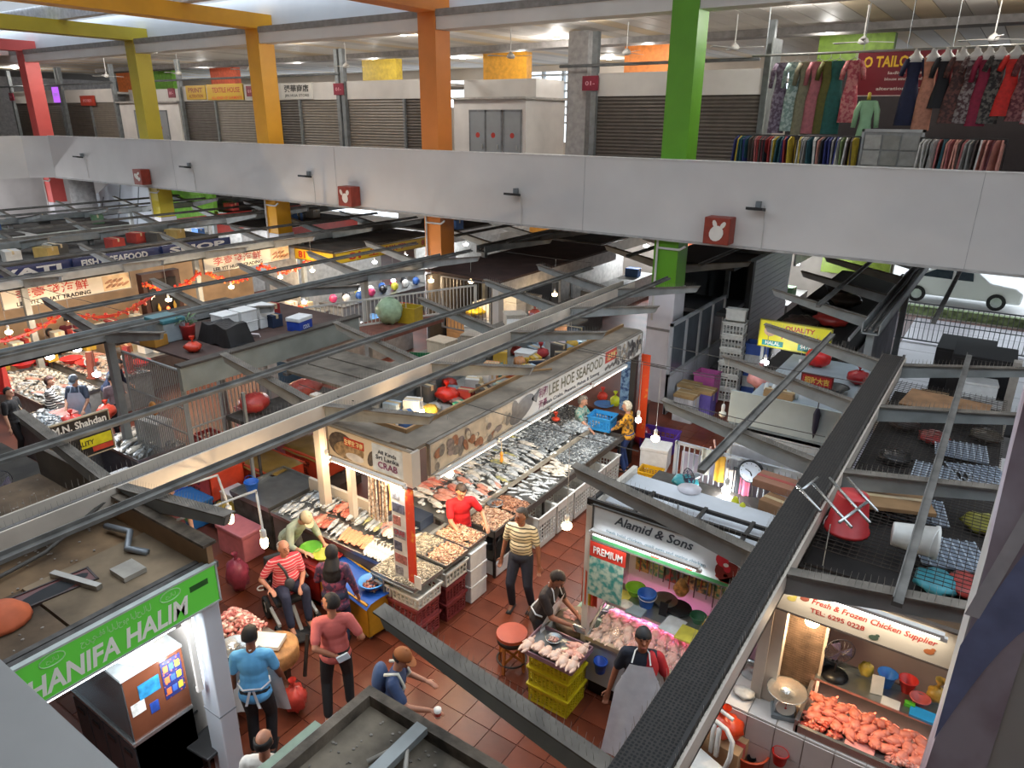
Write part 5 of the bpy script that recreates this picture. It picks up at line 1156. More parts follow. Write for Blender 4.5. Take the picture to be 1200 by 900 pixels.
strung(-5.75, -3.1, (-4.03, 7.17, 2.0), 1.2, 'bulb hanging over the red floor behind the man in the striped shirt', None, True, 30, .07)
bulb_lamp((-3.41, 6.72, 2.0), .8, 'bulb hanging at the aisle corner of the chicken stall', None, True, 34, .075)

# ------------------------------------------------------------------ barred cage stall and storage left of the seafood stall
def bars(name, label, p0, p1, z0, z1, n, col='#9a9d9c', cat='grille', r=.01, mid=()):
    p0 = Vector((*p0, 0)); p1 = Vector((*p1, 0)); t = thing(name, label, cat, p0, math.atan2((p1-p0).y, (p1-p0).x)); L = (p1-p0).length; m = paint(col)
    me = MB().cyl((0, 0, z0), (0, 0, z1), r, n=5).mesh('bar', m)
    for i in range(n):
        o = bpy.data.objects.new('bar', me); COL.objects.link(o); o.parent = t; o.location = (L*(i+.5)/n, 0, 0)
    f = MB().box(0, L, -.02, .02, z0, z0+.04).box(0, L, -.02, .02, z1-.04, z1).box(-.02, .02, -.02, .02, z0, z1).box(L-.02, L+.02, -.02, .02, z0, z1)
    for z in mid: f.box(0, L, -.012, .012, z-.015, z+.015)
    f.build('frame', m, t); return t
bars('barred_cage', 'grey barred cage door with a round lantern beside the far fish trays', (-13.35, 6.42), (-11.5, 6.42), .55, 2.85, 26, mid=(1.6, 2.1))
bars('barred_cage', 'inner grey barred cage panel behind the cage door', (-11.5, 6.45), (-11.5, 8.2), .55, 2.85, 22, mid=(1.7,))
lt = thing('lantern', 'round amber lantern hanging on the cage door', 'lamp', (-12.35, 6.3, 1.95)); MB().ball((0, 0, 0), (.12, .06, .14), 12, 8).build('shade', mat('#b5762c', .4, 0, .2, 9), lt, True); MB().ball((0, -.06, -.01), (.04, .02, .04)).build('bulb', lamp_mat('#ffdca0', 3), lt)
db = thing('roof_beam', 'deep grey green beam along the storage roof edge', 'beam', (-11.1, 6.2, 0)); MB().box(-.05, .05, 0, 4.1, 2.6, 3.02).build('web', mat('#868b84', .6, 0, .1, 2), db); MB().box(-.12, .08, 0, 4.15, 3.02, 3.06).build('flange', mat('#4a443e', .8), db)
tag(MB().box(-13.5, -11.25, 6.6, 10.2, 2.96, 3.0).build('stall_roof', mat('#4f3b35', .85, 0, .2, 2.5), None), 'brown sheet roof behind the deep grey beam', 'roof')
tag(MB().box(-15.6, -13.9, 6.6, 10.2, 2.8, 2.84).build('stall_roof', mat('#5c5148', .85, 0, .25, 2.5), None), 'dusty roof left of the cage gutter', 'roof')
# goods on the roof
RZ = 3.005
tt = thing('storage_bin', 'grey storage bin with a teal lid on the brown roof', 'bin', (-12.9, 7.1, RZ)); MB().box(-.3, .3, -.22, .22, 0, .36).build('body', plastic('#8d979c'), tt, bevel=.02); MB().box(-.32, .32, -.24, .24, .36, .44).build('lid', plastic('#3a6f78'), tt, bevel=.02)
pp = thing('potted_plant', 'leafy plant in a red pot on the brown roof', 'plant', (-12.55, 7.32, RZ)); MB().lathe([(.11, 0), (.14, .26), (.15, .28), (.13, .28), (.12, .25)], 14).build('pot', plastic('#b5302c'), pp, True)
for i in range(16):
    a = i*2.4; MB().grid(lambda u, v: ((.05+.2*v)*math.cos(a)+(u-.5)*.06*math.sin(PI*v), (.05+.2*v)*math.sin(a), .26+.3*v-.25*v*v+.06*(i % 3)), 2, 3).build('leaf', mat('#5f7d55', .6, 0, .2, 5), pp)
tag(MB().grid(lambda u, v: (-12.4+1.1*u, 7.35+.6*v, RZ+.36*(1 if .1 < u < .9 and .1 < v < .9 else .02)+.03*math.sin(u*13+v*5)), 12, 8).build('tarpaulin', mat('#1d1c1e', .5, 0, .2, 5), None), 'black tarpaulin over a box on the brown roof', 'tarpaulin')
carton((-12.72, 6.72, RZ), .4, .3, .2, .2, 'brown and orange box on the brown roof corner', None, '#a8782c')
cl = thing('cool_box', 'blue cool box with a white lid on the beam roof', 'cool box', (-11.3, 8.95, RZ+.02), .2); MB().box(-.16, .16, -.2, .2, 0, .2).build('body', plastic('#1f3f9c'), cl, bevel=.015); MB().box(-.17, .17, -.21, .21, .2, .28).build('lid', plastic('#d5d8da'), cl, bevel=.015); MB().text('COOL', (.163, 0, .09), (0, 1, 0), (0, 0, 1), .2, .08).build('lettering', plastic('#e6e6e6'), cl)
pv = panel('white_board', 'white board leaning on the brown roof', 'board', (-12.9, 9.4), (-12.2, 9.7), RZ, RZ+.5, paint('#cfc3c2')); pv.rotation_euler.x = .5
for i in range(3):
    for j in range(2): foam_box((-12.2+.0*i, 7.9+.42*i, RZ+.22*j), .4, .38, .22, 0, ('upper' if j else 'lower') + ' white foam box in the row behind the deep grey beam', 'foam boxes on the brown roof')
carton((-12.0, 8.85, RZ), .3, .25, .25, 0, 'dark blue box beside the cool box', None, '#22314c'); carton((-12.45, 9.2, RZ), .25, .2, .34, 0, 'red box beside the white board', None, '#8f2422')
bag((-11.75, 6.9, RZ), (.16, .15, .1), '#d8442c', 'red plastic bag at the corner of the brown roof', seed=71)
# crates and coolers in the passage
def textbox(t, s, p, u, w, h, c): MB().text(s, p, u, (0, 0, 1), w, h, .004).build('lettering', mat(c, .5), t)
oc = tub((-11.7, 6.75, .28), 1.35, .72, .62, '#d9482a', 'big orange red open tub with black lettering standing on blue coolers'); textbox(oc, 'HANKU', (.1, -.362, .42), (1, 0, 0), .5, .16, '#2a1a18'); textbox(oc, 'BANGKOK', (.1, -.362, .24), (1, 0, 0), .5, .09, '#2a1a18')
for i, (x, y, c, l) in enumerate(((-12.1, 6.12, '#1f56b0', 'bright blue'), (-11.35, 6.15, '#2a6aa8', 'mid blue'))):
    k = thing('cool_box', l + ' cool box with a lid below the orange red tub', 'cool box', (x, y, 0)); MB().box(-.34, .34, -.24, .24, 0, .42).build('body', plastic(c), k, bevel=.02); MB().box(-.36, .36, -.26, .26, .42, .5).build('lid', plastic(c), k, bevel=.02)
    MB().box(.0, .3, -.246, -.24, .18, .3).build('sticker', plastic('#5fae6a'), k)
tag(MB().grid(lambda u, v: (-10.95+.6*u, 6.15+.5*v, .02+.5*math.sin(PI*min(.98, max(.02, u)))**.4*math.sin(PI*min(.98, max(.02, v)))**.4+.03*math.sin(u*17+v*9)), 12, 10).build('yellow_sack', mat('#a3862a', .6, 0, .2, 6), None, True), 'mustard yellow sack on the floor beside the blue coolers', 'sack')
foam_box((-10.85, 6.75, .32), .4, .4, .22, 0, 'white foam box beside the orange red tub'); foam_box((-10.85, 6.75, 0), .42, .42, .3, 0, 'lower white foam box beside the orange red tub')
for i, (x, y) in enumerate(((-10.75, 7.55), (-10.65, 8.5))):
    k = tub((x, y, .2), .95, .72, .6, '#cf4a2a', ('nearer' if i == 0 else 'farther') + ' orange red crate with black lettering and a brown cover in the passage', '#8a6a2c'); textbox(k, 'MLY SOOP', (0, -.362, .4), (1, 0, 0), .5, .12, '#2a1a18'); textbox(k, 'BABEL', (0, -.362, .24), (1, 0, 0), .4, .12, '#2a1a18')
tag(MB().box(-11.3, -9.9, 7.1, 9.0, .0, .19).build('pallet', mat('#4a3a30', .8), None), 'dark low pallet below the orange red crates', 'pallet')
for k in range(3): crate((-12.35, 8.5, .02+.42*k), .75, .6, .42, '#d5808c', .05, ['bottom', 'middle', 'top'][k] + ' pink crate of the stack inside the cage', None, solid=True)
for k in range(3): crate((-12.7, 7.5, .02+.3*k), .45, .4, .3, '#9c1f22', 0, ['lowest', 'second', 'third'][k] + ' dark red crate of the stack behind the cage bars', None, 4, 5)
panel('white_board', 'white board standing inside the cage', 'board', (-12.9, 9.0), (-11.9, 9.3), .5, 1.6, paint('#c3c4c6')); panel('blue_board', 'dark blue board standing inside the cage', 'board', (-12.9, 9.5), (-12.0, 9.6), .6, 1.9, paint('#2f5570'))
pk = thing('cool_box', 'pink cool box with a lid on the red floor', 'cool box', (-9.75, 6.05, 0)); MB().box(-.36, .36, -.2, .2, 0, .44).build('body', plastic('#c3737a'), pk, bevel=.02); MB().box(-.38, .38, -.22, .22, .44, .52).build('lid', plastic('#b56a70'), pk, bevel=.02)
bag((-8.85, 5.35, .02), (.2, .16, .3), '#8f3a4c', 'tall maroon bag on the floor behind the seated man', seed=72)
bucket((-10.1, 6.62, .8), .12, .2, '#1f63c4', .4, 'blue bucket hanging from a slim post beside the steel table', hang=True)
counter_box('steel_table', 'bare steel table with a raised edge between the passage and the corner counter', 'table', -10.35, -9.3, 6.35, 7.5, .0, .8, M_STAIN, M_STEELD, .06)
tag(MB().box(-.025, .025, -.025, .025, 0, 2.6).build('post', M_STEEL, None, loc=(-10.2, 6.75, 0)), 'slim grey post beside the hanging blue bucket', 'post')
# plank roof, trays and debris near the gutter
pr_ = thing('plank_roof', 'dusty grey plank roof beside the cable gutter', 'roof', (-9.7, 8.7, 0))
for k in range(3): MB().box(-.85, .85, -.75+.5*k, -.3+.5*k, 2.55, 2.6).build('plank', mat('#6f675c', .9, 0, .25, 2.5, .4), pr_)
MB().box(-.9, -.8, -.8, .8, 2.5, 2.55).box(.75, .85, -.8, .8, 2.5, 2.55).build('bearer', M_STEELD, pr_)
dk = tag(MB().box(-9.4, -7.85, 9.3, 14.6, 2.5, 2.55).build('storage_deck', mat('#7a746a', .85, 0, .2, 2), None), 'dusty storage deck left of the cable gutter', 'shelf')
gt = thing('green_tray', 'dark green plastic tray on the dusty deck', 'tray', (-8.75, 9.85, 2.555), .5); MB().box(-.4, .4, -.25, .25, 0, .02).build('base', plastic('#1d5a38'), gt); MB().box(-.42, .42, -.27, -.25, 0, .14).box(-.42, .42, .25, .27, 0, .14).box(-.42, -.4, -.27, .27, 0, .14).box(.4, .42, -.27, .27, 0, .14).build('rim', plastic('#1f6a40'), gt)
tag(MB().grid(lambda u, v: (-8.25+.3*v, 9.4+2.3*u, 2.58+.1*math.sin(PI*v)+.02*math.sin(u*30+v*7)), 26, 6).build('burlap_roll', mat('#7d7564', .9, 0, .3, 9, .6), None, True), 'dusty roll of burlap cloth along the gutter', 'cloth')
for i, (x, y, c, l) in enumerate(((-9.0, 10.6, '#c9b59c', 'cream'), (-8.7, 11.3, '#b5a898', 'beige'), (-9.1, 11.9, '#cfc9c0', 'off white'), (-8.5, 12.6, '#d2cfc8', 'white'), (-9.0, 13.2, '#c3b9aa', 'stone'))):
    foam_box((x, y, 2.555), .5, .42, .28, .2*i, l + ' foam box on the dusty deck left of the gutter', None, c)
bag((-8.6, 13.3, 2.555), (.2, .2, .1), '#d9a5b5', 'pink and white bag on the dusty deck', seed=73); bag((-8.9, 13.9, 2.555), (.15, .15, .12), '#c8442c', 'red and green bundle on the dusty deck', seed=74)
bag((-12.0, 12.2, 2.3), (.35, .3, .35), '#a9c4a0', 'large pale green plastic bag above the passage', seed=75, alpha=.85, knot=False)
tag(MB().box(-12.6, -11.3, 11.2, 13.4, 2.2, 2.3).build('storage_shelf', mat('#7a4a3c', .8), None), 'reddish brown storage shelf below the pale green bag', 'shelf')
crate((-11.7, 12.6, 2.305), .5, .4, .4, '#b59a2a', .2, 'yellow crate beside the pale green bag', None, solid=True); crate((-12.2, 12.9, 2.305), .4, .4, .3, '#d9562c', .1, 'orange crate beside the yellow crate', None)
bars('barred_fence', 'white barred fence behind the beam roof', (-12.9, 10.4), (-11.2, 14.6), 2.3, 2.95, 44, '#c9c7c0', 'fence', .012)
bag((-11.0, 7.5, 1.8), (.25, .3, .2), '#b5403a', 'red net bag below the deep grey beam', seed=76, knot=False); bag((-10.9, 8.6, 1.8), (.3, .35, .18), '#c25a50', 'faded red net bag below the deep grey beam', seed=77, knot=False)
rk = thing('storage_rack', 'dark storage rack below the deep grey beam', 'rack', (-10.9, 8.1, 0)); MB().box(-.45, .4, -1.0, 1.1, 1.7, 1.78).build('shelf', M_STEELD, rk)
for x in (-.42, .37):
    for y in (-.97, 1.07): MB().box(x-.02, x+.02, y-.02, y+.02, 0, 1.7).build('leg', M_STEELD, rk)
# ------------------------------------------------------------------ far fish counters on the left
def fish_trays(x0, x1, y0, y1, z, n, kinds, label, group, ang=PI/2):
    for i in range(n):
        kd = random.choice(kinds); fish(kd, rnd(x0+.1, x1-.1), rnd(y0+.1, y1-.1), z+rnd(.0, .06), ang+rnd(-.5, .5), label % {'silver': 'silver grey', 'dark': 'dark backed', 'pale': 'pale', 'red': 'reddish', 'small': 'small silver', 'pink': 'pinkish', 'pomfret': 'round silver', 'yellow': 'yellowish'}[kd], group, rnd(.8, 1.1) if kd != 'small' else 1.2)
counter_box('fish_counter', 'far steel fish counter beside the cage door', 'counter', -14.3, -12.75, 6.05, 7.0, 0, .84, M_STAIN, mat('#4a5058', .5))
fish_trays(-14.3, -12.75, 6.05, 7.0, .85, 22, ['silver', 'dark', 'pale'], '%s fish on the far counter beside the cage door', 'fish beside the cage door', 2.2)
foam_box((-12.75, 5.8, .3), .8, .4, .35, 0, 'long white foam box in front of the far fish counter'); wb_ = foam_box((-13.3, 6.75, .85), .7, .35, .5, .1, 'big grey white box standing at the foot of the cage post')
counter_box('fish_counter', 'far fish counter with white paper and mixed fish', 'counter', -16.9, -14.35, 5.6, 6.4, 0, .84, M_STAIN, mat('#5a5a5c', .5))
fish_trays(-16.9, -15.2, 5.6, 6.4, .85, 20, ['small', 'small', 'silver', 'pomfret'], '%s fish on the far counter with white paper', 'fish on the far papered counter', 0)
tag(MB().box(-.5, .5, -.32, .32, 0, .02).build('paper_sheet', paint('#cfcdc6'), None, loc=(-14.85, 6.0, .845)), 'white paper sheets on the far fish counter', 'paper')
basin((-14.6, 6.2, .85), .2, .1, '#c8362c', 'red basin with a green lining on the far fish counter'); bag((-15.6, 6.2, .87), (.2, .18, .1), '#e2443a', 'red plastic bag on the far fish counter', seed=81); bag((-15.2, 6.75, .9), (.2, .2, .16), '#e0523c', 'orange red bag held up at the far fish counter', seed=82)
tag(MB().box(-.25, .25, -.2, .2, 0, .05).build('pink_meat_tray', mat('#d99a90', .4, 0, .2, 12), None, loc=(-16.3, 6.35, .86)), 'pink tray of sliced fish beside the striped woman', 'tray')
counter_box('fish_counter', 'farther fish counter heaped with ice behind the striped woman', 'counter', -20.2, -17.2, 6.3, 7.6, 0, .86, M_STAIN, mat('#8d8a84', .5))
fish_trays(-20.2, -17.2, 6.3, 7.6, .87, 24, ['pale', 'silver', 'pale', 'pink', 'pomfret'], '%s fish on the farther ice counter', 'fish on the farther ice counter', .4)
pebble_pile('crushed_ice', 'pale ice and shellfish on the farther counter', 'ice', -20.1, -17.3, 6.35, 7.55, .86, 500, ['#c9ccc8', '#a39c90', '#b9b5aa'], (.06, .05, .03), .05)
counter_box('fish_counter', 'farther fish counter with red basins', 'counter', -20.6, -17.4, 7.9, 9.0, 0, .86, M_STAIN, mat('#8d8a84', .5))
fish_trays(-20.6, -17.4, 7.9, 9.0, .87, 12, ['pale', 'silver', 'pink', 'dark'], '%s fish on the counter with red basins', 'fish beside the red basins', .4)
for i, (x, y) in enumerate(((-19.6, 8.1), (-19.0, 8.2), (-20.2, 7.2), (-18.2, 8.7), (-17.9, 9.0))): basin((x, y, .93), .26, .12, '#d8302c', 'red plastic basin among the farther fish', 'red basins on the farther counters')
strung(-18.4, -14.0, (-16.66, 6.47, 2.1), 1.1, 'white bulb hanging over the farther fish counter', None, False, 50, .09); strung(-18.4, -14.0, (-16.76, 7.09, 2.1), 1.1, 'second white bulb hanging over the farther fish counter', None, False, 50, .09); bulb_lamp((-14.72, 6.49, 2.1), 1.0, 'white bulb hanging beside the far gutter post', None, False, 40, .08)
pebble_pile('small_fish_heap', 'silvery heap of small fish on the far papered counter', 'fish', -16.85, -15.1, 5.65, 6.35, .85, 500, SG, (.08, .02, .015), .06)
pebble_pile('small_fish_heap', 'mixed heap of pale fish on the counter with red basins', 'fish', -20.5, -17.5, 7.95, 8.95, .86, 420, ['#b3aca0', '#c9b5a4', '#8f8a84', '#c98f80'], (.14, .035, .03), .06)
# black sales sign
def yl(t, w, h):
    MB().box(-.05, w/2-.02, -.006, 0, -.2, -.02).build('yellow_panel', mat('#d9cf1f', .45), t); MB().box(.12, w/2-.02, -.006, 0, -.3, -.21).build('red_panel', mat('#c8442c', .45), t); MB().text('QUALITY', (-.05, -.009, -.12), (1, 0, 0), (0, 0, 1), .42, .1).build('lettering', mat('#1a1a18', .5), t)
sign('stall_sign', 'black sales sign with white and yellow lettering near the cage', (-11.95, 4.85, 2.0), (0, 1, 0), .95, .7, '#1a1a1a', [('M.N. Shahdan', 0, .24, .85, .13, '#e3e1da', .03), ('Marketing', .05, .08, .75, .14, '#e3e1da', .03)], frame='#b9a98c', deco=yl)
nl = thing('stall_roof', 'dark cluttered roof left of the near gutter end', 'roof', (-10.6, 2.2, 0)); MB().box(-1.6, 1.0, -2.5, 1.6, 2.2, 2.25).build('board', mat('#3d3832', .9, 0, .3, 2), nl)
MB().box(1.05, 2.9, 1.1, 1.16, 2.6, 3.12).build('end_fascia', mat('#6d665c', .8, 0, .15, 2), nl)
carton((-10.2, 2.6, 2.255), .5, .4, .3, .2, 'dark carton on the dark cluttered roof', None, '#4a443c'); bag((-9.6, 3.2, 2.255), (.25, .2, .15), '#3a3936', 'dark bundle on the dark cluttered roof', seed=83, knot=False); desk_fan((-9.8, 2.9, 2.255), 2.0, 'dusty fan lying on the dark cluttered roof', col='#3a3632')
strung(-8.6, -7.4, (-8.11, 6.69, 2.0), 1.0, 'bare bulb hanging beside the cream gutter post', None, True, 36, .07); bulb_lamp((-6.80, 6.57, 2.15), .8, 'bare bulb hanging in front of the crab sign', None, True, 36, .07); bulb_lamp((-6.05, 7.20, 2.15), .8, 'bare bulb hanging below the corner of the long seafood sign', None, True, 18, .07)
bulb_lamp((-6.65, 7.32, 2.95), .35, 'bare bulb over the clutter of the storage deck', None, True, 25, .045); strung(-5.7, -3.1, (-4.13, 10.21, 2.1), 1.1, 'bright bulb hanging beside the woman in yellow', None, True, 34, .075); strung(-12.5, -9.3, (-10.44, 17.34, 2.3), .9, 'bare bulb hanging at the brown roofed stall', None, True, 30, .08); bulb_lamp((-6.89, 12.13, 2.8), .5, 'white bulb hanging over the far storage deck', None, False, 25, .07)

# ------------------------------------------------------------------ garlanded fish stall and the stalls behind
def fish_pic(t, w, h):
    MB().box(w/2-.75, w/2-.02, -.006, 0, -h/2+.03, h/2-.03).build('picture_ground', mat('#cbb08c', .5), t); b = MB()
    for i in range(7): ellipse_patch(b, w/2-.6+.15*(i % 4), -.08+.12*(i//4), .12, .035, .4, 10, -.009)
    b.build('fish_picture', mat('#9a6a4a', .5, 0, .3, 12), t)
YS = [('李壹發海鮮', -.4, .09, 1.75, .26, '#a8322c', .008), ('LEE YIT HUAT TRADING', -.4, -.14, 1.8, .11, '#1d1c1e', .03)]
sign('stall_sign', 'cream fish stall sign with red characters above the dial scales', (-20.0, 8.6, 2.72), (0, 1, 0), 3.2, .46, '#c9c3b4', YS, deco=fish_pic)
sign('stall_sign', 'second cream fish stall sign with red characters beyond the red shrine', (-20.0, 14.1, 2.72), (0, 1, 0), 3.2, .46, '#c9c3b4', YS, deco=fish_pic)
def garland(pts, label):
    b = MB(); rr = random.Random(len(label)); P = []
    for p, q in zip(pts, pts[1:]):
        for k in range(10): P.append(Vector(p).lerp(Vector(q), k/10)-Vector((0, 0, .35*math.sin(PI*k/10))))
    for p in P:
        for k in range(7): b.ball(p+Vector((rr.uniform(-.06, .06), rr.uniform(-.08, .08), rr.uniform(-.07, .07))), rr.uniform(.02, .05), 5, 4)
    b.tube(P, .045, 5)
    return tag(b.build('garland', mat('#c8321f', .4, 0, .3, 12, hex2='#d9862c', thr=(.3, .5)), None), label, 'garland')
garland([(-18.3, 5.0, 2.55), (-18.3, 7.6, 2.55), (-18.6, 10.2, 2.6)], 'red tinsel garland swagged below the nearer cream sign')
garland([(-19.6, 10.4, 2.6), (-19.6, 12.2, 2.75)], 'red tinsel garland swagged over the shrine'); garland([(-19.5, 12.3, 2.6), (-19.5, 14.2, 2.55), (-19.4, 16.2, 2.6)], 'red tinsel garland swagged below the farther cream sign')
sh = thing('shrine', 'dark red shrine cabinet between the two cream signs', 'shrine', (-20.9, 11.6, 0)); MB().box(-.3, .0, -.6, .6, 1.2, 2.6).build('cabinet', mat('#3a1a14', .5), sh); MB().box(.0, .03, -.45, .45, 1.35, 2.4).build('recess', mat('#170d0a', .6), sh)
for y in (-.25, .25): MB().lathe([(.06, 1.3), (.03, 1.4), (.05, 1.55), (.0, 1.7)], 8, (.08, y, 0)).build('figure', mat('#c9a23a', .4), sh, True)
MB().ball((.12, 0, 1.5), .05).build('shrine_light', lamp_mat('#ff6a3a', 4), sh)
counter_box('fish_counter', 'cluttered counter of the garlanded fish stall', 'counter', -19.9, -18.3, 9.3, 15.8, 0, .9, M_STAIN, mat('#6a5a50', .5))
for i in range(26):
    c, l = random.choice([('#c9b48c', 'tan'), ('#d8d4ca', 'white'), ('#b5402c', 'red'), ('#d0a53a', 'yellow'), ('#d6cfc0', 'cream'), ('#8d5a3c', 'brown')])
    carton((rnd(-19.8, -18.45), 9.5+.24*i, .905), .32, .26, [.18, .26, .34][i % 3], rnd(-.3, .3), l + ' carton on the counter of the garlanded fish stall', 'cartons of the garlanded stall', c)
for i, (x, y, c) in enumerate(((-18.6, 6.15, '#c9a03a'), (-18.0, 7.85, '#d8cfae'), (-17.7, 8.6, '#d6d2c6'))): dial_scale((x, y, .9), R(-60), ['yellow', 'cream', 'white'][i] + ' dial scale standing among the farther fish', None, ['#b5302c', '#8f4a3a', '#a83a30'][i], .75, False)
panel('stall_back_wall', 'warm lit back wall of the garlanded fish stall', 'wall panel', (-22.5, 6.5), (-22.5, 15.9), .0, 2.5, mat('#b89a78', .6, 0, .15, 1.5))
for i, y in enumerate((6.6, 8.0, 10.6, 12.6, 14.4, 15.7)): bulb_lamp((-18.9, y, 2.25), .95, 'warm bulb hanging in the garlanded fish stall', 'warm bulbs of the garlanded stall', True, 55, .08)
for i in range(12): carton((-20.45+.2*(i % 2), 6.8+.36*i if i < 11 else 15.6, 1.3 if i % 3 else .905), .3, .26, .3, 0, ['yellow', 'cream', 'red'][i % 3] + ' box at the back of the garlanded fish stall', 'boxes at the back of the garlanded stall', ['#c9a53a', '#d0c5ac', '#a8382c'][i % 3])
# stall with the yellow number sign
sign('stall_sign', 'long yellow stall sign with red number and characters', (-18.0, 18.3, 2.66), (0, 1, 0), 4.7, .34, '#d8b02a', [('81', -1.5, 0, .55, .24, '#b8281f', .04), ('生鮮批發', .1, 0, 1.9, .24, '#b8281f', .03), ('81', 2.0, 0, .3, .2, '#b8281f', .03)], frame='#8a6a20')
sign('stall_sign', 'short yellow stall sign end with the red number', (-19.0, 15.9, 2.66), (1, 0, 0), 1.9, .34, '#d8b02a', [('81', -.6, 0, .35, .24, '#b8281f', .04)], frame='#8a6a20')
tag(MB().box(-21.8, -18.1, 15.95, 21, 2.84, 2.9).build('stall_roof', mat('#5a5148', .85, 0, .25, 1.5), None), 'dusty roof of the stall with the yellow sign', 'roof')
panel('stall_back_wall', 'white back wall of the stall with the yellow sign', 'wall panel', (-21.0, 16.4), (-21.0, 21), 0, 2.6, mat('#b9b9b6', .6)); panel('stall_side_wall', 'pale end wall of the stall with the yellow sign', 'wall panel', (-21.6, 15.98), (-20.0, 15.98), 0, 2.8, mat('#c3c3c0', .6))
counter_box('goods_counter', 'counter below the long yellow sign', 'counter', -19.3, -18.1, 16.2, 20.8, 0, .95, M_STAIN, mat('#8a8d90', .5))
for i in range(14):
    c, l = [('#c23a6a', 'pink'), ('#d8d8d6', 'white'), ('#1f2024', 'black'), ('#3a62a8', 'blue'), ('#d0c53a', 'yellow')][i % 5]
    bag((-18.9+.35*(i % 2), 16.5+.3*i, .955), (.14, .14, .16), c, l + ' packet hung or piled at the counter below the yellow sign', 'packets below the yellow sign', seed=100+i % 5, knot=False)
for y in (16.6, 18.2, 19.8): bulb_lamp((-18.5, y, 2.2), .6, 'white bulb hanging below the long yellow sign', 'white bulbs below the yellow sign', False, 40, .09)
# boxes round the orange column
dmd = tag(MB().box(-.02, .0, -.19, .19, -.19, .19).build('paper_diamond', mat('#8f2a20', .5), None, loc=(-14.05, 16.93, 2.3)), 'red paper diamond with a gold character on the orange column base', 'paper'); dmd.rotation_euler = (R(45), 0, 0); MB().text('福', (.006, 0, 0), (0, .7, .7), (0, -.7, .7), .2, .2).build('lettering', mat('#d9a83a', .5), dmd)
for i, (x, y, k, n) in enumerate(((-13.3, 16.6, 'carton', 3), (-12.8, 17.2, 'foam', 4), (-12.2, 17.8, 'foam', 5), (-13.0, 18.4, 'foam', 6), (-12.2, 18.7, 'foam', 4), (-11.6, 16.9, 'foam', 3))):
    for j in range(n):
        if k == 'carton': carton((x, y, .45*j), .7, .6, .44, 0, ['lowest', 'middle', 'top'][j] + ' brown carton stacked beside the orange column', 'cartons beside the orange column', '#b08a5f')
        else: foam_box((x, y, .44*j), .62, .55, .43, 0, 'white foam box stacked beside the orange column', 'foam boxes stacked beside the orange column')
bag((-12.9, 16.8, 1.4), (.3, .3, .12), '#d0b52a', 'yellow bundle on the cartons beside the orange column', seed=91, knot=False)
counter_box('goods_counter', 'long counter with blue and white goods behind the passage', 'counter', -16.5, -15.2, 11.5, 16.5, 0, .95, M_STAIN, mat('#9a9a98', .5))
for i in range(10): bag((-15.8+rnd(-.3, .3), 11.8+.48*i, .955), (.3, .22, .12), ['#5f8fc0', '#d5d8da', '#c9d2d6', '#3f6a4c'][i % 4], ['blue', 'white', 'pale', 'green'][i % 4] + ' wrapped bundle on the long counter behind the passage', 'bundles on the long counter', seed=110+i % 4, knot=False)
for y in (12.5, 14.5, 16.0): bulb_lamp((-15.5, y, 2.3), .8, 'white bulb hanging over the long counter behind the passage', 'bulbs over the long counter', False, 30, .07)
for i, (x, y) in enumerate(((-13.6, 15.6), (-12.6, 16.2))): bulb_lamp((x, y, 2.6), .75, ['first', 'second'][i] + ' warm bulb over the cartons beside the orange column', None, True, 60, .08)
# brown roofed stall
bs_ = thing('market_stall', 'brown roofed stall with pale fascia and dark interior', 'stall', (-12.3, 18.5, 0)); MB().box(-1.6, 1.1, -2.8, 4.2, 2.78, 2.84).build('roof', mat('#46322e', .8, 0, .2, 2), bs_); MB().box(1.06, 1.1, -2.8, 4.2, 2.4, 2.78).build('fascia', mat('#b9b5b0', .6), bs_)
MB().box(.95, 1.15, -2.95, -2.7, 0, 2.78).build('pillar', paint('#c3c0ba'), bs_); MB().box(-1.6, -1.5, -2.8, 4.2, 0, 2.7).build('back_wall', mat('#2a2624', .7), bs_); MB().box(-.4, .9, -2.0, 3.8, 0, .9).build('counter', mat('#5a5654', .6), bs_)
bars('barred_fence', 'dark barred panel at the end of the brown roofed stall', (-13.3, 15.7), (-11.5, 15.7), 1.2, 2.75, 14, '#5a5c60', 'fence')
tag(MB().box(-11.05, -11.0, 17.5, 19.2, 1.6, 2.2).build('stall_banner', mat('#b5307c', .5, 0, 0, 9, hex2='#d9a0c0', thr=(.3, .35)), None, loc=(2.6, -4.2, .35)), 'magenta banner at a stall behind the gutter', 'banner')
# rows farther back: dark roofs, counters, lights, banners
def far_stall(x, y0, y1, k, lab, roofc='#4a4540'):
    t = thing('market_stall', lab, 'stall', (x, y0, 0)); L = y1-y0
    MB().box(-1.7, 1.7, 0, L, 2.75, 2.82).build('roof', mat(roofc, .85, 0, .25, 1.2), t); MB().box(-.05, .05, 0, L, 0, 2.7).build('partition', mat('#b3b2ae', .6), t)
    for s in (-1, 1):
        MB().box(s*1.75-.03, s*1.75+.03, 0, L, 2.35, 2.75).build('fascia', mat(['#c9c7c0', '#d0b03a', '#2c3c6a', '#b8382c', '#a9b0a6'][k % 5], .5, 0, .1, 3), t); MB().box(s*1.2-.45, s*1.2+.45, .3, L-.3, 0, .9).build('counter', mat('#8d8c88', .5), t)
    return t
FS = [(-26.1, 7, 11.6, 2), (-26.1, 11.8, 16, 2), (-26.1, 18.2, 23, 3), (-32.3, 7, 12, 0), (-32.3, 12.4, 16, 4), (-32.3, 20.7, 25, 3), (-20, 22, 28, 0), (-13.75, 23.2, 28.5, 4), (-7.6, 25.5, 29, 0), (-38, 20.2, 25, 1)]
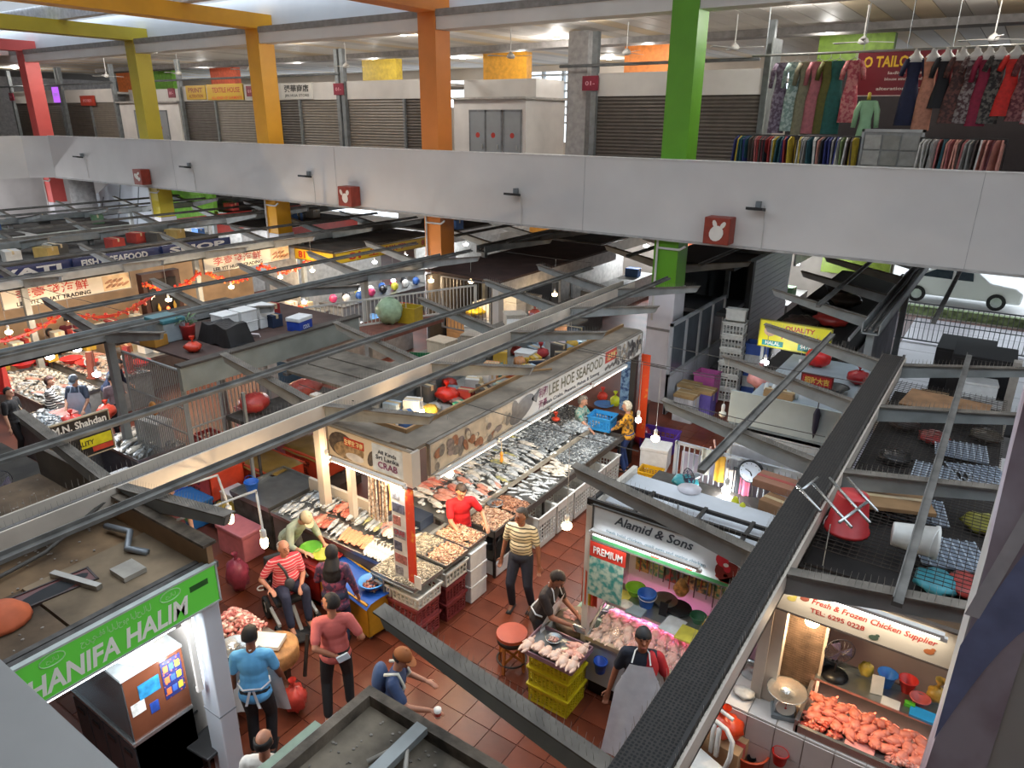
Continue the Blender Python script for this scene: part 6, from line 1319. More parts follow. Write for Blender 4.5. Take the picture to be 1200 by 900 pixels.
nm = ['nearer blue fascia', 'farther blue fascia', 'red fascia past the olive column', 'white fascia near the stair', 'grey fascia before the olive column', 'red fascia near the back', 'white fascia behind the yellow sign stall', 'grey fascia at the back wall', 'white fascia behind the green column', 'yellow fascia by the coral column']
for i, (x, y0, y1, k) in enumerate(FS): far_stall(x, y0, y1, k, 'distant market stall with ' + nm[i])
for i, (y, s) in enumerate(((8.6, 'WATI'), (11.4, 'FISH & SEAFOOD'), (14.4, 'SHOP'))): sign('stall_banner', ['nearer', 'middle', 'farther'][i] + ' dark blue and white banner on a distant stall', (-24.2, y+.6, 2.58), (0, 1, 0), 2.7, .36, '#2a3560', [(s, 0, 0, 2.2, .22, '#d9d9d4', .04)], frame=None, cat='banner')
sign('stall_banner', 'red distant stall banner with yellow band under the olive column', (-30.4, 20.5, 2.58), (0, 1, 0), 5, .4, '#b02c22', [('01-05 OLOS', .8, 0, 2.2, .24, '#d9b83a', .04)], frame=None, cat='banner')
rr = random.Random(5)
for i in range(70):
    x0, y0, y1, k = FS[i % 10]; s = rr.choice((-1, 1)); c, l = rr.choice([('#c9c7c0', 'white'), ('#a83a30', 'red'), ('#3f5f8f', 'blue'), ('#b59a5a', 'tan'), ('#5a7a5a', 'green'), ('#4a4844', 'grey')])
    up_ = rr.random() < .55; carton((x0+s*(1.2 if not up_ else rr.uniform(.3, 1.5)), rr.uniform(y0+.4, y1-.4), .905 if not up_ else 2.825), .55, .42, .35, rr.uniform(-.4, .4), l + (' box on the roof of a distant stall' if up_ else ' box on the counter of a distant stall'), 'boxes of the distant stalls', c)
for i in range(30):
    x0, y0, y1, k = FS[i % 10]; s = 1 if i % 3 else -1; bulb_lamp((x0+s*1.35, y0+.6+(y1-y0-1.2)*((i*7) % 10)/9, 2.1), .6, 'white bulb lighting a distant stall', 'bulbs of the distant stalls', False, 70, .11)
for i, y in enumerate((8, 11, 14)): bulb_lamp((-40.5, y, 3.2), 1.35, 'added white bulb brightening the pale inner wall', 'added bulbs before the inner wall', False, 120, .12)  # bulbs added only to brighten the dark space along this wall
# white stair with slanted soffit far left, tank like column
stz = thing('stair_flight', 'white sloping stair soffit under the far parapet', 'stair', (-36.5, 18.9, 0)); MB().prism([(-6.3, 0, .0), (-6.3, 0, 1.6), (.6, 0, 4.5), (2.6, 0, 4.5), (2.6, 0, .0)], (0, .3, 0)).build('soffit', mat('#ccd6e0', .5, 0, .04, 1), stz)
for k in range(4): MB().bar((-5.2+1.9*k, -.01, .4), (-3.6+1.9*k, -.01, 2.4+.75*k), .02, .06).build('panel_joint', mat('#7f8a94', .6), stz)
tag(MB().cyl((0, 0, 0), (0, 0, 4.6), .55, n=16).build('column', mat('#a8a6a4', .6), None, True, loc=(-37.5, 17.6, 0)), 'round grey column under the far parapet corner', 'column')
tag(MB().box(-2.2, 2.2, -.1, .1, 0, 2.2).build('wall_panel', mat('#7fc03a', .5), None, loc=(-32.9, 20.2, 2.3)), 'bright lime green wall panel behind the olive column', 'wall panel'); tag(MB().box(-1.6, 1.6, -.1, .1, 0, 2.6).build('wall_panel', mat('#d98f1f', .5), None, loc=(-17.3, 29, 1.9)), 'amber wall panel behind the orange column', 'wall panel'); tag(MB().box(-1.2, 1.2, -.1, .1, 0, 3).build('wall_panel', mat('#c9622a', .5), None, loc=(-10.6, 29.5, 1.5)), 'orange wall panel left of the green column', 'wall panel'); tag(MB().box(-1.2, 1.2, -.1, .1, 0, 3).build('wall_panel', mat('#8fa83a', .5), None, loc=(-4.6, 29.8, 1.5)), 'olive green wall panel beside the street door', 'wall panel')

# ------------------------------------------------------------------ right of the aisle: kiosk, crates, chicken sign stall, store above the stalls
kk = thing('kiosk', 'dark kiosk with a white roller shutter side behind the green column', 'kiosk', (-6.9, 21.0, 0))
MB().box(-1.3, .95, -1.9, 4.6, 0, .4).build('base', mat('#3a3a3c', .6), kk); MB().box(-1.3, -1.2, -1.9, 4.6, .4, 3.2).build('back_wall', mat('#2a2b2e', .6), kk); MB().box(-1.3, 1.0, -1.9, 4.6, 3.2, 3.32).build('roof', mat('#1d1d1f', .7), kk); MB().box(-1.3, .6, 4.4, 4.6, .4, 3.2).build('end_wall', mat('#1d1d1f', .7), kk); MB().box(.85, 1.0, -.1, .1, .4, 3.2).build('corner_post', mat('#2a2b2e', .6), kk)
MB().box(-1.25, .9, -1.85, 0, 1.9, 2.0).build('inner_shelf', mat('#4a4b4e', .6), kk)
sl = MB().box(.93, .97, .12, 4.4, 0, .085).mesh('slat', mat('#c3c6cc', .45, 0, .04, 2))
for i in range(29): o = bpy.data.objects.new('slat', sl); COL.objects.link(o); o.parent = kk; o.location = (.006*(i % 2), 0, .42+.095*i)
gp = thing('glazed_partition', 'grey framed glazed partition beside the green column', 'partition', (-6.3, 16.0, 0))
MB().box(-.03, .03, .0, 3.8, .0, 1.0).build('lower_panel', paint('#b9bcc2'), gp)
for i in range(4): MB().box(-.01, .01, .08+.95*i, .9+.95*i, 1.08, 2.3).build('pane', mat('#59626a', .1, 0, .1, 2), gp)
f = MB().box(-.04, .04, 0, 3.85, 1.0, 1.07).box(-.04, .04, 0, 3.85, 2.3, 2.37)
for i in range(5): f.box(-.04, .04, .95*i, .95*i+.07, 0, 2.37)
f.build('frame', paint('#a3a6aa'), gp)
for k in range(6): crate((-5.35, 17.95, .02+.36*k), .55, .42, .36, '#cfd0ca', .1, 'tall stack of white slotted crates beside the glazed partition, level %s from the floor' % ['one', 'two', 'three', 'four', 'five', 'six'][k], None, 4, 6)
crate((-5.35, 17.95, 2.2), .5, .2, .3, '#d5d6d0', .1, 'half size white crate on top of the tall crate stack', None, solid=True)
crate((-5.75, 17.4, 0), .55, .5, .85, '#c05fa0', 0, 'tall magenta crate standing before the white crate stack', None, solid=True)
for k in range(5): crate((-4.85, 18.6, .02+.3*k), .6, .45, .3, '#cdd3d6' if k % 2 else '#3f62b5', .1, ['lowest blue', 'lower white', 'middle blue', 'upper white', 'top blue'][k] + ' crate of the blue and white stack', None, solid=True)
for i, (x, y) in enumerate(((-5.75, 16.0), (-5.5, 16.55), (-5.95, 16.7))):
    carton((x, y, 0), .5, .45, .62, 0, ['nearest', 'right', 'left'][i] + ' white carton with brown lid at the foot of the green column', None, ['#c3c3c6', '#6a5aa8', '#cbcbce'][i]); carton((x, y, .625), .52, .47, .08, 0, 'brown carton lid on the ' + ['nearest', 'right', 'left'][i] + ' carton by the green column', None, '#a8895c')
# festive pillar and posters at the end of the seafood stall
fp = thing('festive_scroll', 'orange red festive scroll at the far end of the seafood stall', 'scroll', (-5.75, 13.35, 0)); MB().box(-.1, .1, -.02, .0, .5, 2.4).build('scroll_cloth', mat('#d9481c', .5, 0, 0, 9, hex2='#d98a3a', thr=(.25, .4)), fp)
bp = thing('poster', 'dark blue poster of seafood beside the far festive scroll', 'poster', (-6.15, 13.4, 0)); MB().box(-.17, .17, -.015, 0, 1.0, 2.2).build('sheet', mat('#2c4a78', .4, 0, 0, 12, hex2='#7fa0c0', thr=(.45, .6)), bp)
foam_box((-5.3, 13.2, 0), .6, .5, .5, .2, 'white foam box in the aisle behind the woman in yellow'); crate((-5.1, 12.5, 0), .45, .35, .25, '#d0a21f', .1, 'yellow crate on the floor beside the woman in yellow', None); crate((-5.6, 14.1, 0), .8, .5, .4, '#5a3a98', .1, 'purple crate in the aisle behind the women', None); bag((-6.0, 14.0, 0), (.2, .2, .25), '#8f1f3c', 'dark red bag in the aisle behind the women', seed=121)
basin((-6.8, 13.6, .9), .22, .06, '#4f7fb8', 'flat blue basin behind the grey haired woman'); counter_box('work_bench', 'brown topped bench at the far end of the seafood stall', 'bench', -7.3, -6.1, 13.45, 14.6, 0, .88, mat('#7a4a38', .6), mat('#3a2a26', .6), 0); bag((-7.0, 13.9, .885), (.12, .12, .12), '#d8402c', 'red figure shaped bag on the brown topped bench', seed=122)
bag((-6.6, 13.75, .885), (.12, .1, .14), '#c9d42c', 'neon yellow and black bag on the brown topped bench', seed=123)
# second right stall along the aisle with glass counter
lc = counter_box('glass_counter', 'long aisle counter with empty glass shelves behind the chicken stall', 'counter', -3.55, -2.9, 8.9, 12.0, 0, .8, mat('#8d8f8c', .3, .2), mat('#bcbab4', .5)); MB().box(-.32, -.3, -1.5, 1.5, .8, 1.05).build('glass_rail', mat('#9fa8a8', .1, 0, 0, 1, alpha=.35), lc)
for i in range(8): tag(MB().tube([(-3.3+rnd(-.15, .15), 9.3+.3*i, 1.9), (-3.3+rnd(-.1, .1), 9.32+.3*i, 1.5), (-3.28+rnd(-.15, .15), 9.3+.3*i, 1.15)], .018, 5).build('hanging_rope', mat('#c9a8a4', .6), None), 'pale knotted cord hanging over the aisle counter', 'cord', 'cords over the aisle counter')
pebble_pile('dried_goods', 'heap of dried reddish goods on the aisle counter', 'food', -3.5, -3.0, 9.0, 9.8, .82, 160, ['#8f4a3a', '#a8604a', '#6a3a30'], (.05, .03, .02), .06)
# store deck over the chicken stall with clock fence
sd = thing('storage_deck', 'dark storage deck over the rooster sign stall', 'shelf', (-2.4, 8.1, 0)); MB().box(-1.0, 1.0, -.9, .55, 2.3, 2.36).build('deck_board', mat('#55504a', .8), sd)
bars('barred_fence', 'white barred fence behind the round wall clock', (-3.2, 8.7), (-1.4, 8.7), 1.5, 2.85, 24, '#c3c6c9', 'fence', .011); panel('store_back_panel', 'pale lilac panel behind the clock fence', 'panel', (-3.2, 8.95), (-1.4, 8.95), .9, 2.6, mat('#b9b3c4', .5, 0, .08, 2)); panel('pink_notice', 'white notice with pink characters above the clock fence', 'notice', (-2.5, 8.84), (-1.6, 8.84), 2.62, 2.95, mat('#d0d0d4', .5))
ck_ = thing('wall_clock', 'round white wall clock with a dark rim on the barred fence', 'clock', (-2.14, 2.73, 0)); ck_.location = (ck_.location.x, 8.62, ck_.location.y)
MB().cyl((0, -.02, 0), (0, .02, 0), .16, n=24).build('rim', mat('#1f2730', .4), ck_); MB().cyl((0, -.026, 0), (0, -.018, 0), .14, n=24).build('face', paint('#c9d3e0'), ck_); MB().bar((0, -.028, 0), (-.07, -.028, .03), .004, .01).bar((0, -.028, 0), (.02, -.028, -.05), .004, .012).build('hands', mat('#22252a', .4), ck_)
for a in range(12): MB().box(.12*math.cos(a*PI/6)-.006, .12*math.cos(a*PI/6)+.006, -.028, -.026, .12*math.sin(a*PI/6)-.006, .12*math.sin(a*PI/6)+.006).build('hour_mark', mat('#22252a', .4), ck_)
D2 = 2.365
desk_fan((-2.75, 8.1, D2), -.6, 'grey desk fan standing on the store deck left of the clock', col='#8d9396', r=.12)
tag(MB().lathe([(.13, 0), (.14, .3), (.15, .32)], 14).build('white_tub', plastic('#d3d0d6'), None, True, loc=(-2.65, 7.8, D2)), 'white printed tub on the store deck below the fan', 'tub')
for x, y, c, l in ((-2.98, 7.75, '#22283c', 'navy bundle at the aisle end of the store deck'), (-2.35, 7.72, '#1c1b1c', 'black basket on the store deck'), (-2.0, 7.6, '#2a2a2c', 'dark cable heap on the store deck'), (-1.75, 7.55, '#4f9c4a', 'green and white packet heap beside the black gutter'), (-2.9, 8.35, '#3fa0a8', 'teal packet on the store deck')): bag((x, y, D2), (.18, .14, .1), c, l, seed=len(l), knot=False, cat='bundle')
for i, (x, z, c, l) in enumerate(((-2.55, 2.45, '#d29a2a', 'orange towel'), (-2.4, 2.3, '#c9b9ac', 'cream towel'), (-2.3, 2.35, '#15161a', 'black belt bag'), (-2.75, 2.5, '#d8d4c4', 'pale towel'), (-2.2, 2.3, '#c25a72', 'pink patterned towel'))): tag(MB().grid(lambda u, v: (x+.13*(u-.5), 8.62+.02*math.sin(u*9), z+.38*v), 5, 5).build('towel', cloth(c) if False else mat(c, .8, 0, .1, 8), None, True), l + ' hanging on the clock fence', 'towel')
for i, x in enumerate((-2.1, -1.98)): tag(MB().lathe([(.1, 0), (.08, .15), (.03, .32), (.01, .34)], 10).build('yellow_bag', mat('#cfd02c', .5, 0, .15, 12), None, True, loc=(x, 7.9-.1*i, D2)), ['left', 'right'][i] + ' yellow net bag on the store deck below the clock', 'bag')
carton((-1.62, 7.95, D2), .34, .28, .42, -.2, 'tall brown carton on the store deck beside the black gutter', None, '#8f6a4a'); carton((-1.72, 8.25, D2+.43), .5, .32, .1, -.1, 'flat brown carton with red print on the tall carton', None, '#9c6f58', False, '#a83a34')
# white store box roofs farther along
wr = thing('store_box', 'white walled store box with corrugated side beside the black gutter', 'store', (-2.4, 11.6, 0)); MB().box(-.85, .85, -.5, -.46, 2.3, 2.85).build('top_panel', paint('#a9b4b2'), wr); MB().box(-.85, .85, -.5, .9, 2.2, 2.26).build('roof', mat('#8f9692', .7), wr)
for i in range(7): MB().box(-.8, .8, -.5, -.47, 1.6+.095*i, 1.685+.095*i).build('slat', paint('#b3b9bb'), wr)
um = thing('umbrella', 'folded navy umbrella hanging on the white store box', 'umbrella', (-1.88, 2.71, 0)); um.location = (um.location.x, 11.05, um.location.y-.35); MB().lathe([(.005, 0), (.04, .15), (.055, .4), (.03, .5)], 8).build('canopy', mat('#2c2a3c', .7), um, True); MB().tube([(0, 0, .5), (0, 0, .6), (.03, 0, .63)], .008, 5).build('handle', mat('#1a1a1c', .4), um)
sb = tag(MB().box(-3.2, -1.4, 12.2, 15.0, 2.4, 2.46).build('storage_deck', mat('#9aa6ad', .6, 0, .1, 2), None), 'pale blue store deck before the yellow chicken sign', 'shelf')
bag((-2.6, 14.4, 2.465), (.24, .2, .2), '#d2241f', 'big bright red bag on the pale blue store deck', seed=131); bag((-1.75, 13.8, 2.465), (.2, .2, .14), '#a81f24', 'dark red bag on the pale blue store deck', seed=132); bag((-1.9, 12.5, 2.465), (.22, .15, .08), '#d8544c', 'flat red net bag on the pale blue store deck', seed=133, knot=False); bag((-3.3, 13.0, 2.3), (.22, .2, .2), '#d99a98', 'pale pink bag at the aisle side of the pale blue deck', seed=134)
sign('red_plaque', 'small red plaque with gold characters on the pale blue store deck', (-2.3, 12.95, 2.66), (1, 0, 0), .52, .2, '#a8201f', [('招財大吉', 0, 0, .42, .12, '#d9b04a', .03)], frame='#6a1614', cat='plaque')
tag(MB().lathe([(.06, 0), (.22, .1), (.24, .11), (.2, .1), (.05, .03)], 18).build('wok', mat('#2a2d30', .4, .4), None, True, loc=(-2.0, 13.1, 2.465)), 'black wok on the pale blue store deck', 'wok'); carton((-2.75, 12.3, 2.465), .5, .25, .12, 0, 'flat brown box on the pale blue store deck', None, '#8f7350')
for i in range(5): tag(MB().lathe([(.03, 0), (.05, .1), (.02, .2)], 8).build('bottle', mat('#c9cfcf', .25), None, True, loc=(-3.0+.13*i, 12.35, 2.465)), 'clear bottle standing on the pale blue store deck', 'bottle', 'bottles on the pale blue deck')
def chk(t, w, h):
    b = MB(); ellipse_patch(b, -.5, .06, .13, .11, 0, 12, -.004); b.build('hen_picture', mat('#c9a58c', .5), t); b = MB(); ellipse_patch(b, -.58, .14, .05, .04, 0, 8, -.006); ellipse_patch(b, -.42, .14, .06, .05, 0, 8, -.006); b.build('hen_picture', mat('#5a3a2c', .5), t)
    MB().box(-w/2+.08, -.2, -.005, 0, -h/2+.03, -.14).box(.1, w/2-.05, -.005, 0, -h/2+.03, -.12).build('green_panel', mat('#2f8f8a', .5), t); MB().text('HALAL', (-.42, -.008, -.19), (1, 0, 0), (0, 0, 1), .3, .08).text('94780 5271', (.4, -.008, -.17), (1, 0, 0), (0, 0, 1), .5, .1).build('lettering', paint('#e6e6dc'), t)
sign('stall_sign', 'yellow poultry stall sign with a hen and green panels', (-3.3, 15.3, 2.72), (1, 0, 0), 1.45, .58, '#d8cf1f', [('QUALITY', .1, .17, .6, .12, '#b8281f', .03), ('POULTRY', .12, .0, .75, .14, '#b8281f', .03)], frame='#8a8420', deco=lambda t, w, h: (chk(t, w, h), MB().box(-.66, -.6, .05, .11, -2.72, .2).build('post', M_STEEL, t), MB().box(.6, .66, .05, .11, -2.72, .2).build('post', M_STEEL, t)))
counter_box('work_bench', 'white bench below the yellow poultry sign', 'bench', -4.0, -2.4, 14.6, 15.2, 0, 1.2, paint('#c9c7c2'), mat('#8f8c88', .5), 0)
bulb_lamp((-3.55, 14.2, 2.45), .7, 'white bulb left below the yellow poultry sign', None, False, 35, .08); bulb_lamp((-2.9, 14.3, 2.45), .7, 'white bulb right below the yellow poultry sign', None, False, 35, .08); strung(-4.2, -1.3, (-3.22, 10.69, 2.6), .8, 'unlit pale bulb hanging over the aisle counter', None, False, 0, .06, on=False); strung(-3.2, -1.3, (-2.37, 8.42, 2.5), .9, 'white bulb hanging before the clock fence', None, False, 20, .06); strung(-5.7, -3.1, (-4.51, 10.33, 2.3), .9, 'small bulb hanging over the glass aisle counter', None, False, 25, .05)
# mesh decked store right of the black gutter
ms_ = thing('mesh_deck', 'rusty mesh deck with dark stores right of the black gutter', 'deck', (-.15, 6.1, 0))
b = MB()
for i in range(21): b.bar((-.9+.075*i, .75, 2.97), (-.9+.075*i, 6.8, 2.97), .006, .006)
for i in range(10, 90): b.bar((-.9, .075*i, 2.978), (.65, .075*i, 2.978), .006, .006)
b.build('wire_mesh', mat('#3c342e', .8, .2), ms_, kind='stuff'); MB().box(-.9, .65, .75, 6.8, 2.74, 2.765).build('under_board', mat('#2a2624', .9, 0, .3, 2), ms_)
for i, (x, y) in enumerate(((-.1, 9.6), (.05, 10.6), (-.25, 8.5), (.15, 7.7), (.3, 9.9))):
    k = thing('wire_shelf', 'pale grey wire shelf panel lying under the mesh deck', 'shelf', (x, y, 2.86), .1*i, 'wire shelves under the mesh deck'); m = mat('#9aa6b4', .5, .3); MB().box(-.3, .3, -.3, .3, 0, .012).build('sheet', mat('#7f8a98', .5, .2), k)
    q = MB()
    for j in range(9): q.box(-.3+.075*j-.008, -.3+.075*j+.008, -.3, .3, .012, .022)
    q.build('wires', mat('#b9c4d0', .5, .3), k)
tag(MB().box(-.55, .55, -.42, .42, 0, .02).build('plywood_sheet', mat('#8f6a48', .8, 0, .2, 3, .2), None, loc=(-.28, 12.0, 2.985)), 'brown plywood sheet lying on the mesh deck', 'plywood').rotation_euler = (0, 0, -.1)
for i, (x, y, c, l) in enumerate(((-.7, 11.2, '#3a2a26', 'dark brown bundle'), (-.3, 10.9, '#8f2420', 'dark red crate like bundle'), (.3, 11.4, '#4a4034', 'brown bundle'), (.4, 8.6, '#8f8a2c', 'yellow and clear bundle'), (-.65, 9.9, '#1d1b1c', 'black bundle'), (-.7, 8.7, '#26241f', 'dark bundle'), (.35, 7.2, '#a83a34', 'red bundle'), (.1, 7.1, '#3f8f9c', 'teal and red bundle'))): bag((x, y, 2.77), (.2, .22, .09), c, l + ' under the mesh deck', seed=140+i, knot=False, cat='bundle')
b2 = bucket((-.98+.2, 7.35, 3.0), .21, .42, '#b5282c', .5, 'large red pail upside down on the mesh deck', rot=(PI, 0, .4)); b2.location.z = 3.41
bucket((-.36, 7.25, 3.15), .16, .4, '#d0cfca', .5, 'white pail lying on its side on the mesh deck', rot=(0, R(90), .15))
carton((-.5, 8.3, 2.985), .8, .55, .05, .35, 'flattened brown carton on the mesh deck', None, '#8f6f4c')
ld = thing('steel_rack', 'bare steel rack of parallel tubes lying over the mesh deck', 'rack', (0, 0, 0))
for p, q in (((-1.29, 7.13, 3.45), (-0.98, 6.81, 3.40)), ((-1.16, 7.26, 3.45), (-0.67, 6.67, 3.40)), ((-1.05, 7.50, 3.45), (-0.54, 6.86, 3.40)), ((-0.89, 7.61, 3.45), (-0.52, 7.14, 3.40))): MB().cyl(p, q, .016, n=8).build('tube', steel('#b9bbba', .25), ld, True)
MB().cyl((-0.78, 6.68, 3.41), (-0.63, 7.22, 3.43), .016, n=8).cyl((-1.22, 7.09, 3.44), (-1.15, 7.41, 3.46), .016, n=8).build('cross_tube', steel('#b9bbba', .25), ld, True)
# stores and boxes by the street door
for i, (x, y, w, d, h, c, l) in enumerate(((-.75, 17.2, .9, 1.2, 1.2, '#2a292b', 'low black cabinet with a red label'), (.1, 18.6, 1.2, 1.2, 2.2, '#1f1e20', 'tall black cabinet'), (-.3, 20.2, 1.2, 1.5, 1.9, '#232225', 'wide black cabinet'), (.8, 16.4, .9, 1.4, 1.4, '#2c2a2c', 'dark storage cabinet'))):
    k = thing('storage_cabinet', l + ' beside the open street door', 'cabinet', (x, y, 0)); MB().box(-w/2, w/2, -d/2, d/2, 0, h).build('body', mat(c, .6, 0, .1, 2), k, bevel=.01); MB().box(-w/2+.04, w/2-.04, -d/2-.015, -d/2, .1, h-.06).build('front_panel', mat('#8d8c8a' if i in (0, 3) else c, .5), k)
for i, (x, y, z, n) in enumerate(((.05, 17.4, 0, 3), (.35, 15.6, 0, 4), (-.15, 15.9, 0, 3))):
    for j in range(n): carton((x, y, z+.5*j), .6, .5, .49, .05*i, 'grey white carton in the stacks before the black cabinets', 'cartons before the black cabinets', '#b3b0ac' if j % 2 else '#9c9894', False, '#8d8a86')
foam_box((.1, 17.4, 1.52), .7, .5, .35, .1, 'white foam box on top of the carton stack by the street door'); carton((-.6, 16.0, 1.6), .5, .4, .25, 0, 'tan carton on the stack by the street door', None, '#8a6f50')
for x in (.55, .95): tag(MB().box(x-.06, x+.06, 13.9, 14.1, 0, 3.3).build('post', mat('#a39c92', .6), None), ('left' if x < .7 else 'right') + ' pale square post before the black cabinets', 'post')
desk_fan((1.0, 13.4, 1.7), .3, 'black desk fan standing at the right hand store', r=.2); foam_box((1.0, 13.4, 0), .7, .6, 1.69, 0, 'tall white store box below the black fan')
for i, (x, y) in enumerate(((1.1, 11.6), (1.2, 12.4))): foam_box((x, y, 0), .7, .7, 2.6, 0, ['nearer', 'farther'][i] + ' tall white cabinet right of the mesh deck')
ds = thing('market_stall', 'dark stall with a white front rail left of the open street door', 'stall', (-3.4, 19.5, 0)); MB().box(-.9, .9, -3.0, 6.0, 2.3, 2.4).build('roof', mat('#1f1d1c', .8), ds); MB().box(.85, .95, -3.0, 6.0, 1.4, 2.5).build('side_panel', mat('#211f1e', .7), ds); MB().box(.96, 1.0, -3.0, 6.0, 2.5, 2.58).build('front_rail', paint('#c9c9c9'), ds); MB().box(-.9, .8, -3.0, 6.0, 0, 1.4).build('counter', mat('#3a3432', .7), ds)
for i, (x, y, c) in enumerate(((-3.6, 17.2, '#3a2c26'), (-3.1, 18.0, '#8f2a24'), (-3.7, 19.0, '#26221f'), (-3.2, 20.3, '#4a4038'), (-3.6, 21.6, '#1f1c1a'))): bag((x, y, 2.405), (.4, .4, .18), c, ['dark brown', 'dark red', 'black', 'grey brown', 'soot black'][i] + ' bundle on the roof of the dark stall', seed=150+i, knot=False, cat='bundle')
corrugated('strip_screen', 'silvery corrugated screen beside the open street door', -2.35, 15.6, 24.5, .0, 2.0, mat('#b9bcc2', .25, .5, .1, 2), 'screen', .12)
# street door: pale tiles, fence, car, street
dr = struct(MB().box(-2.3, 3.4, 14.5, 30.6, -.005, .006).build('floor_door', mat('#c9c3cc', .3, 0, .04, 2)), 'pale tiled floor by the street door')
for i in range(10):
    MB().box(-2.3, 3.4, 14.6+1.6*i, 14.63+1.6*i, .006, .008).build('joint', mat('#9a939c', .5), dr)
bars('street_fence', 'black barred street fence with gates across the open door', (-3.2, 27.0), (3.0, 27.0), .05, 1.35, 44, '#9aa0a4', 'fence', .012, (.7,))  # dark bars given a pale grey that stands in for daylight glare
struct(MB().box(-20, 20, 31, 60, -.35, -.02).build('street', mat('#dcdbd8', .8, 0, .06, .5)), 'pale street outside')
hg = tag(MB().box(-9, 7, 31.3, 31.6, -.02, .3).build('hedge', mat('#a9bf8a', .9, 0, .3, 6, .8), None), 'low green hedge beyond the street fence', 'hedge')
car = thing('car', 'white saloon car parked beyond the street fence', 'car', (-1.3, 34.5, 0))
pr_c = [(-2.2, .3), (2.2, .3), (2.25, .75), (1.95, .95), (1.1, 1.05), (.6, 1.45), (-.9, 1.5), (-1.7, 1.05), (-2.2, .9)]
MB().prism([(x, -.85, z) for x, z in pr_c], (0, 1.7, 0)).build('body', mat('#f4f6f8', .25, 0, .02, 1), car, bevel=.08)
MB().prism([(x, -.87, z) for x, z in ((.5, 1.05), (.45, 1.38), (-.15, 1.4), (-.15, 1.05))], (0, .02, 0)).prism([(x, -.87, z) for x, z in ((-.25, 1.05), (-.25, 1.4), (-.85, 1.4), (-1.4, 1.08))], (0, .02, 0)).build('side_window', mat('#3a4650', .1), car)
for x in (-1.4, 1.4): w_ = MB().cyl((x, -.9, .33), (x, -.7, .33), .33, n=20).build('wheel', mat('#1f1f21', .7), car); MB().cyl((x, -.92, .33), (x, -.9, .33), .2, n=12).build('hubcap', steel('#b9bcbe', .3), w_)
for i, (x, c) in enumerate(((-6.5, '#c9d0d6'), (-4.2, '#c8462f'), (-2.3, '#d0d4d8'), (-.4, '#5f8f5a'), (1.5, '#c8cdd2'), (3.4, '#c24a34'))): k = thing('shophouse', ['pale', 'orange red', 'white', 'green', 'silver', 'red'][i] + ' shophouse across the street', 'building', (x, 44, 0)); MB().box(-.9, .9, 0, .5, 0, 3).build('facade', mat(c, .7, 0, .15, 2), k); MB().box(-.6, .6, -.03, 0, .6, 2.1).build('window', mat('#4a5560', .3), k)

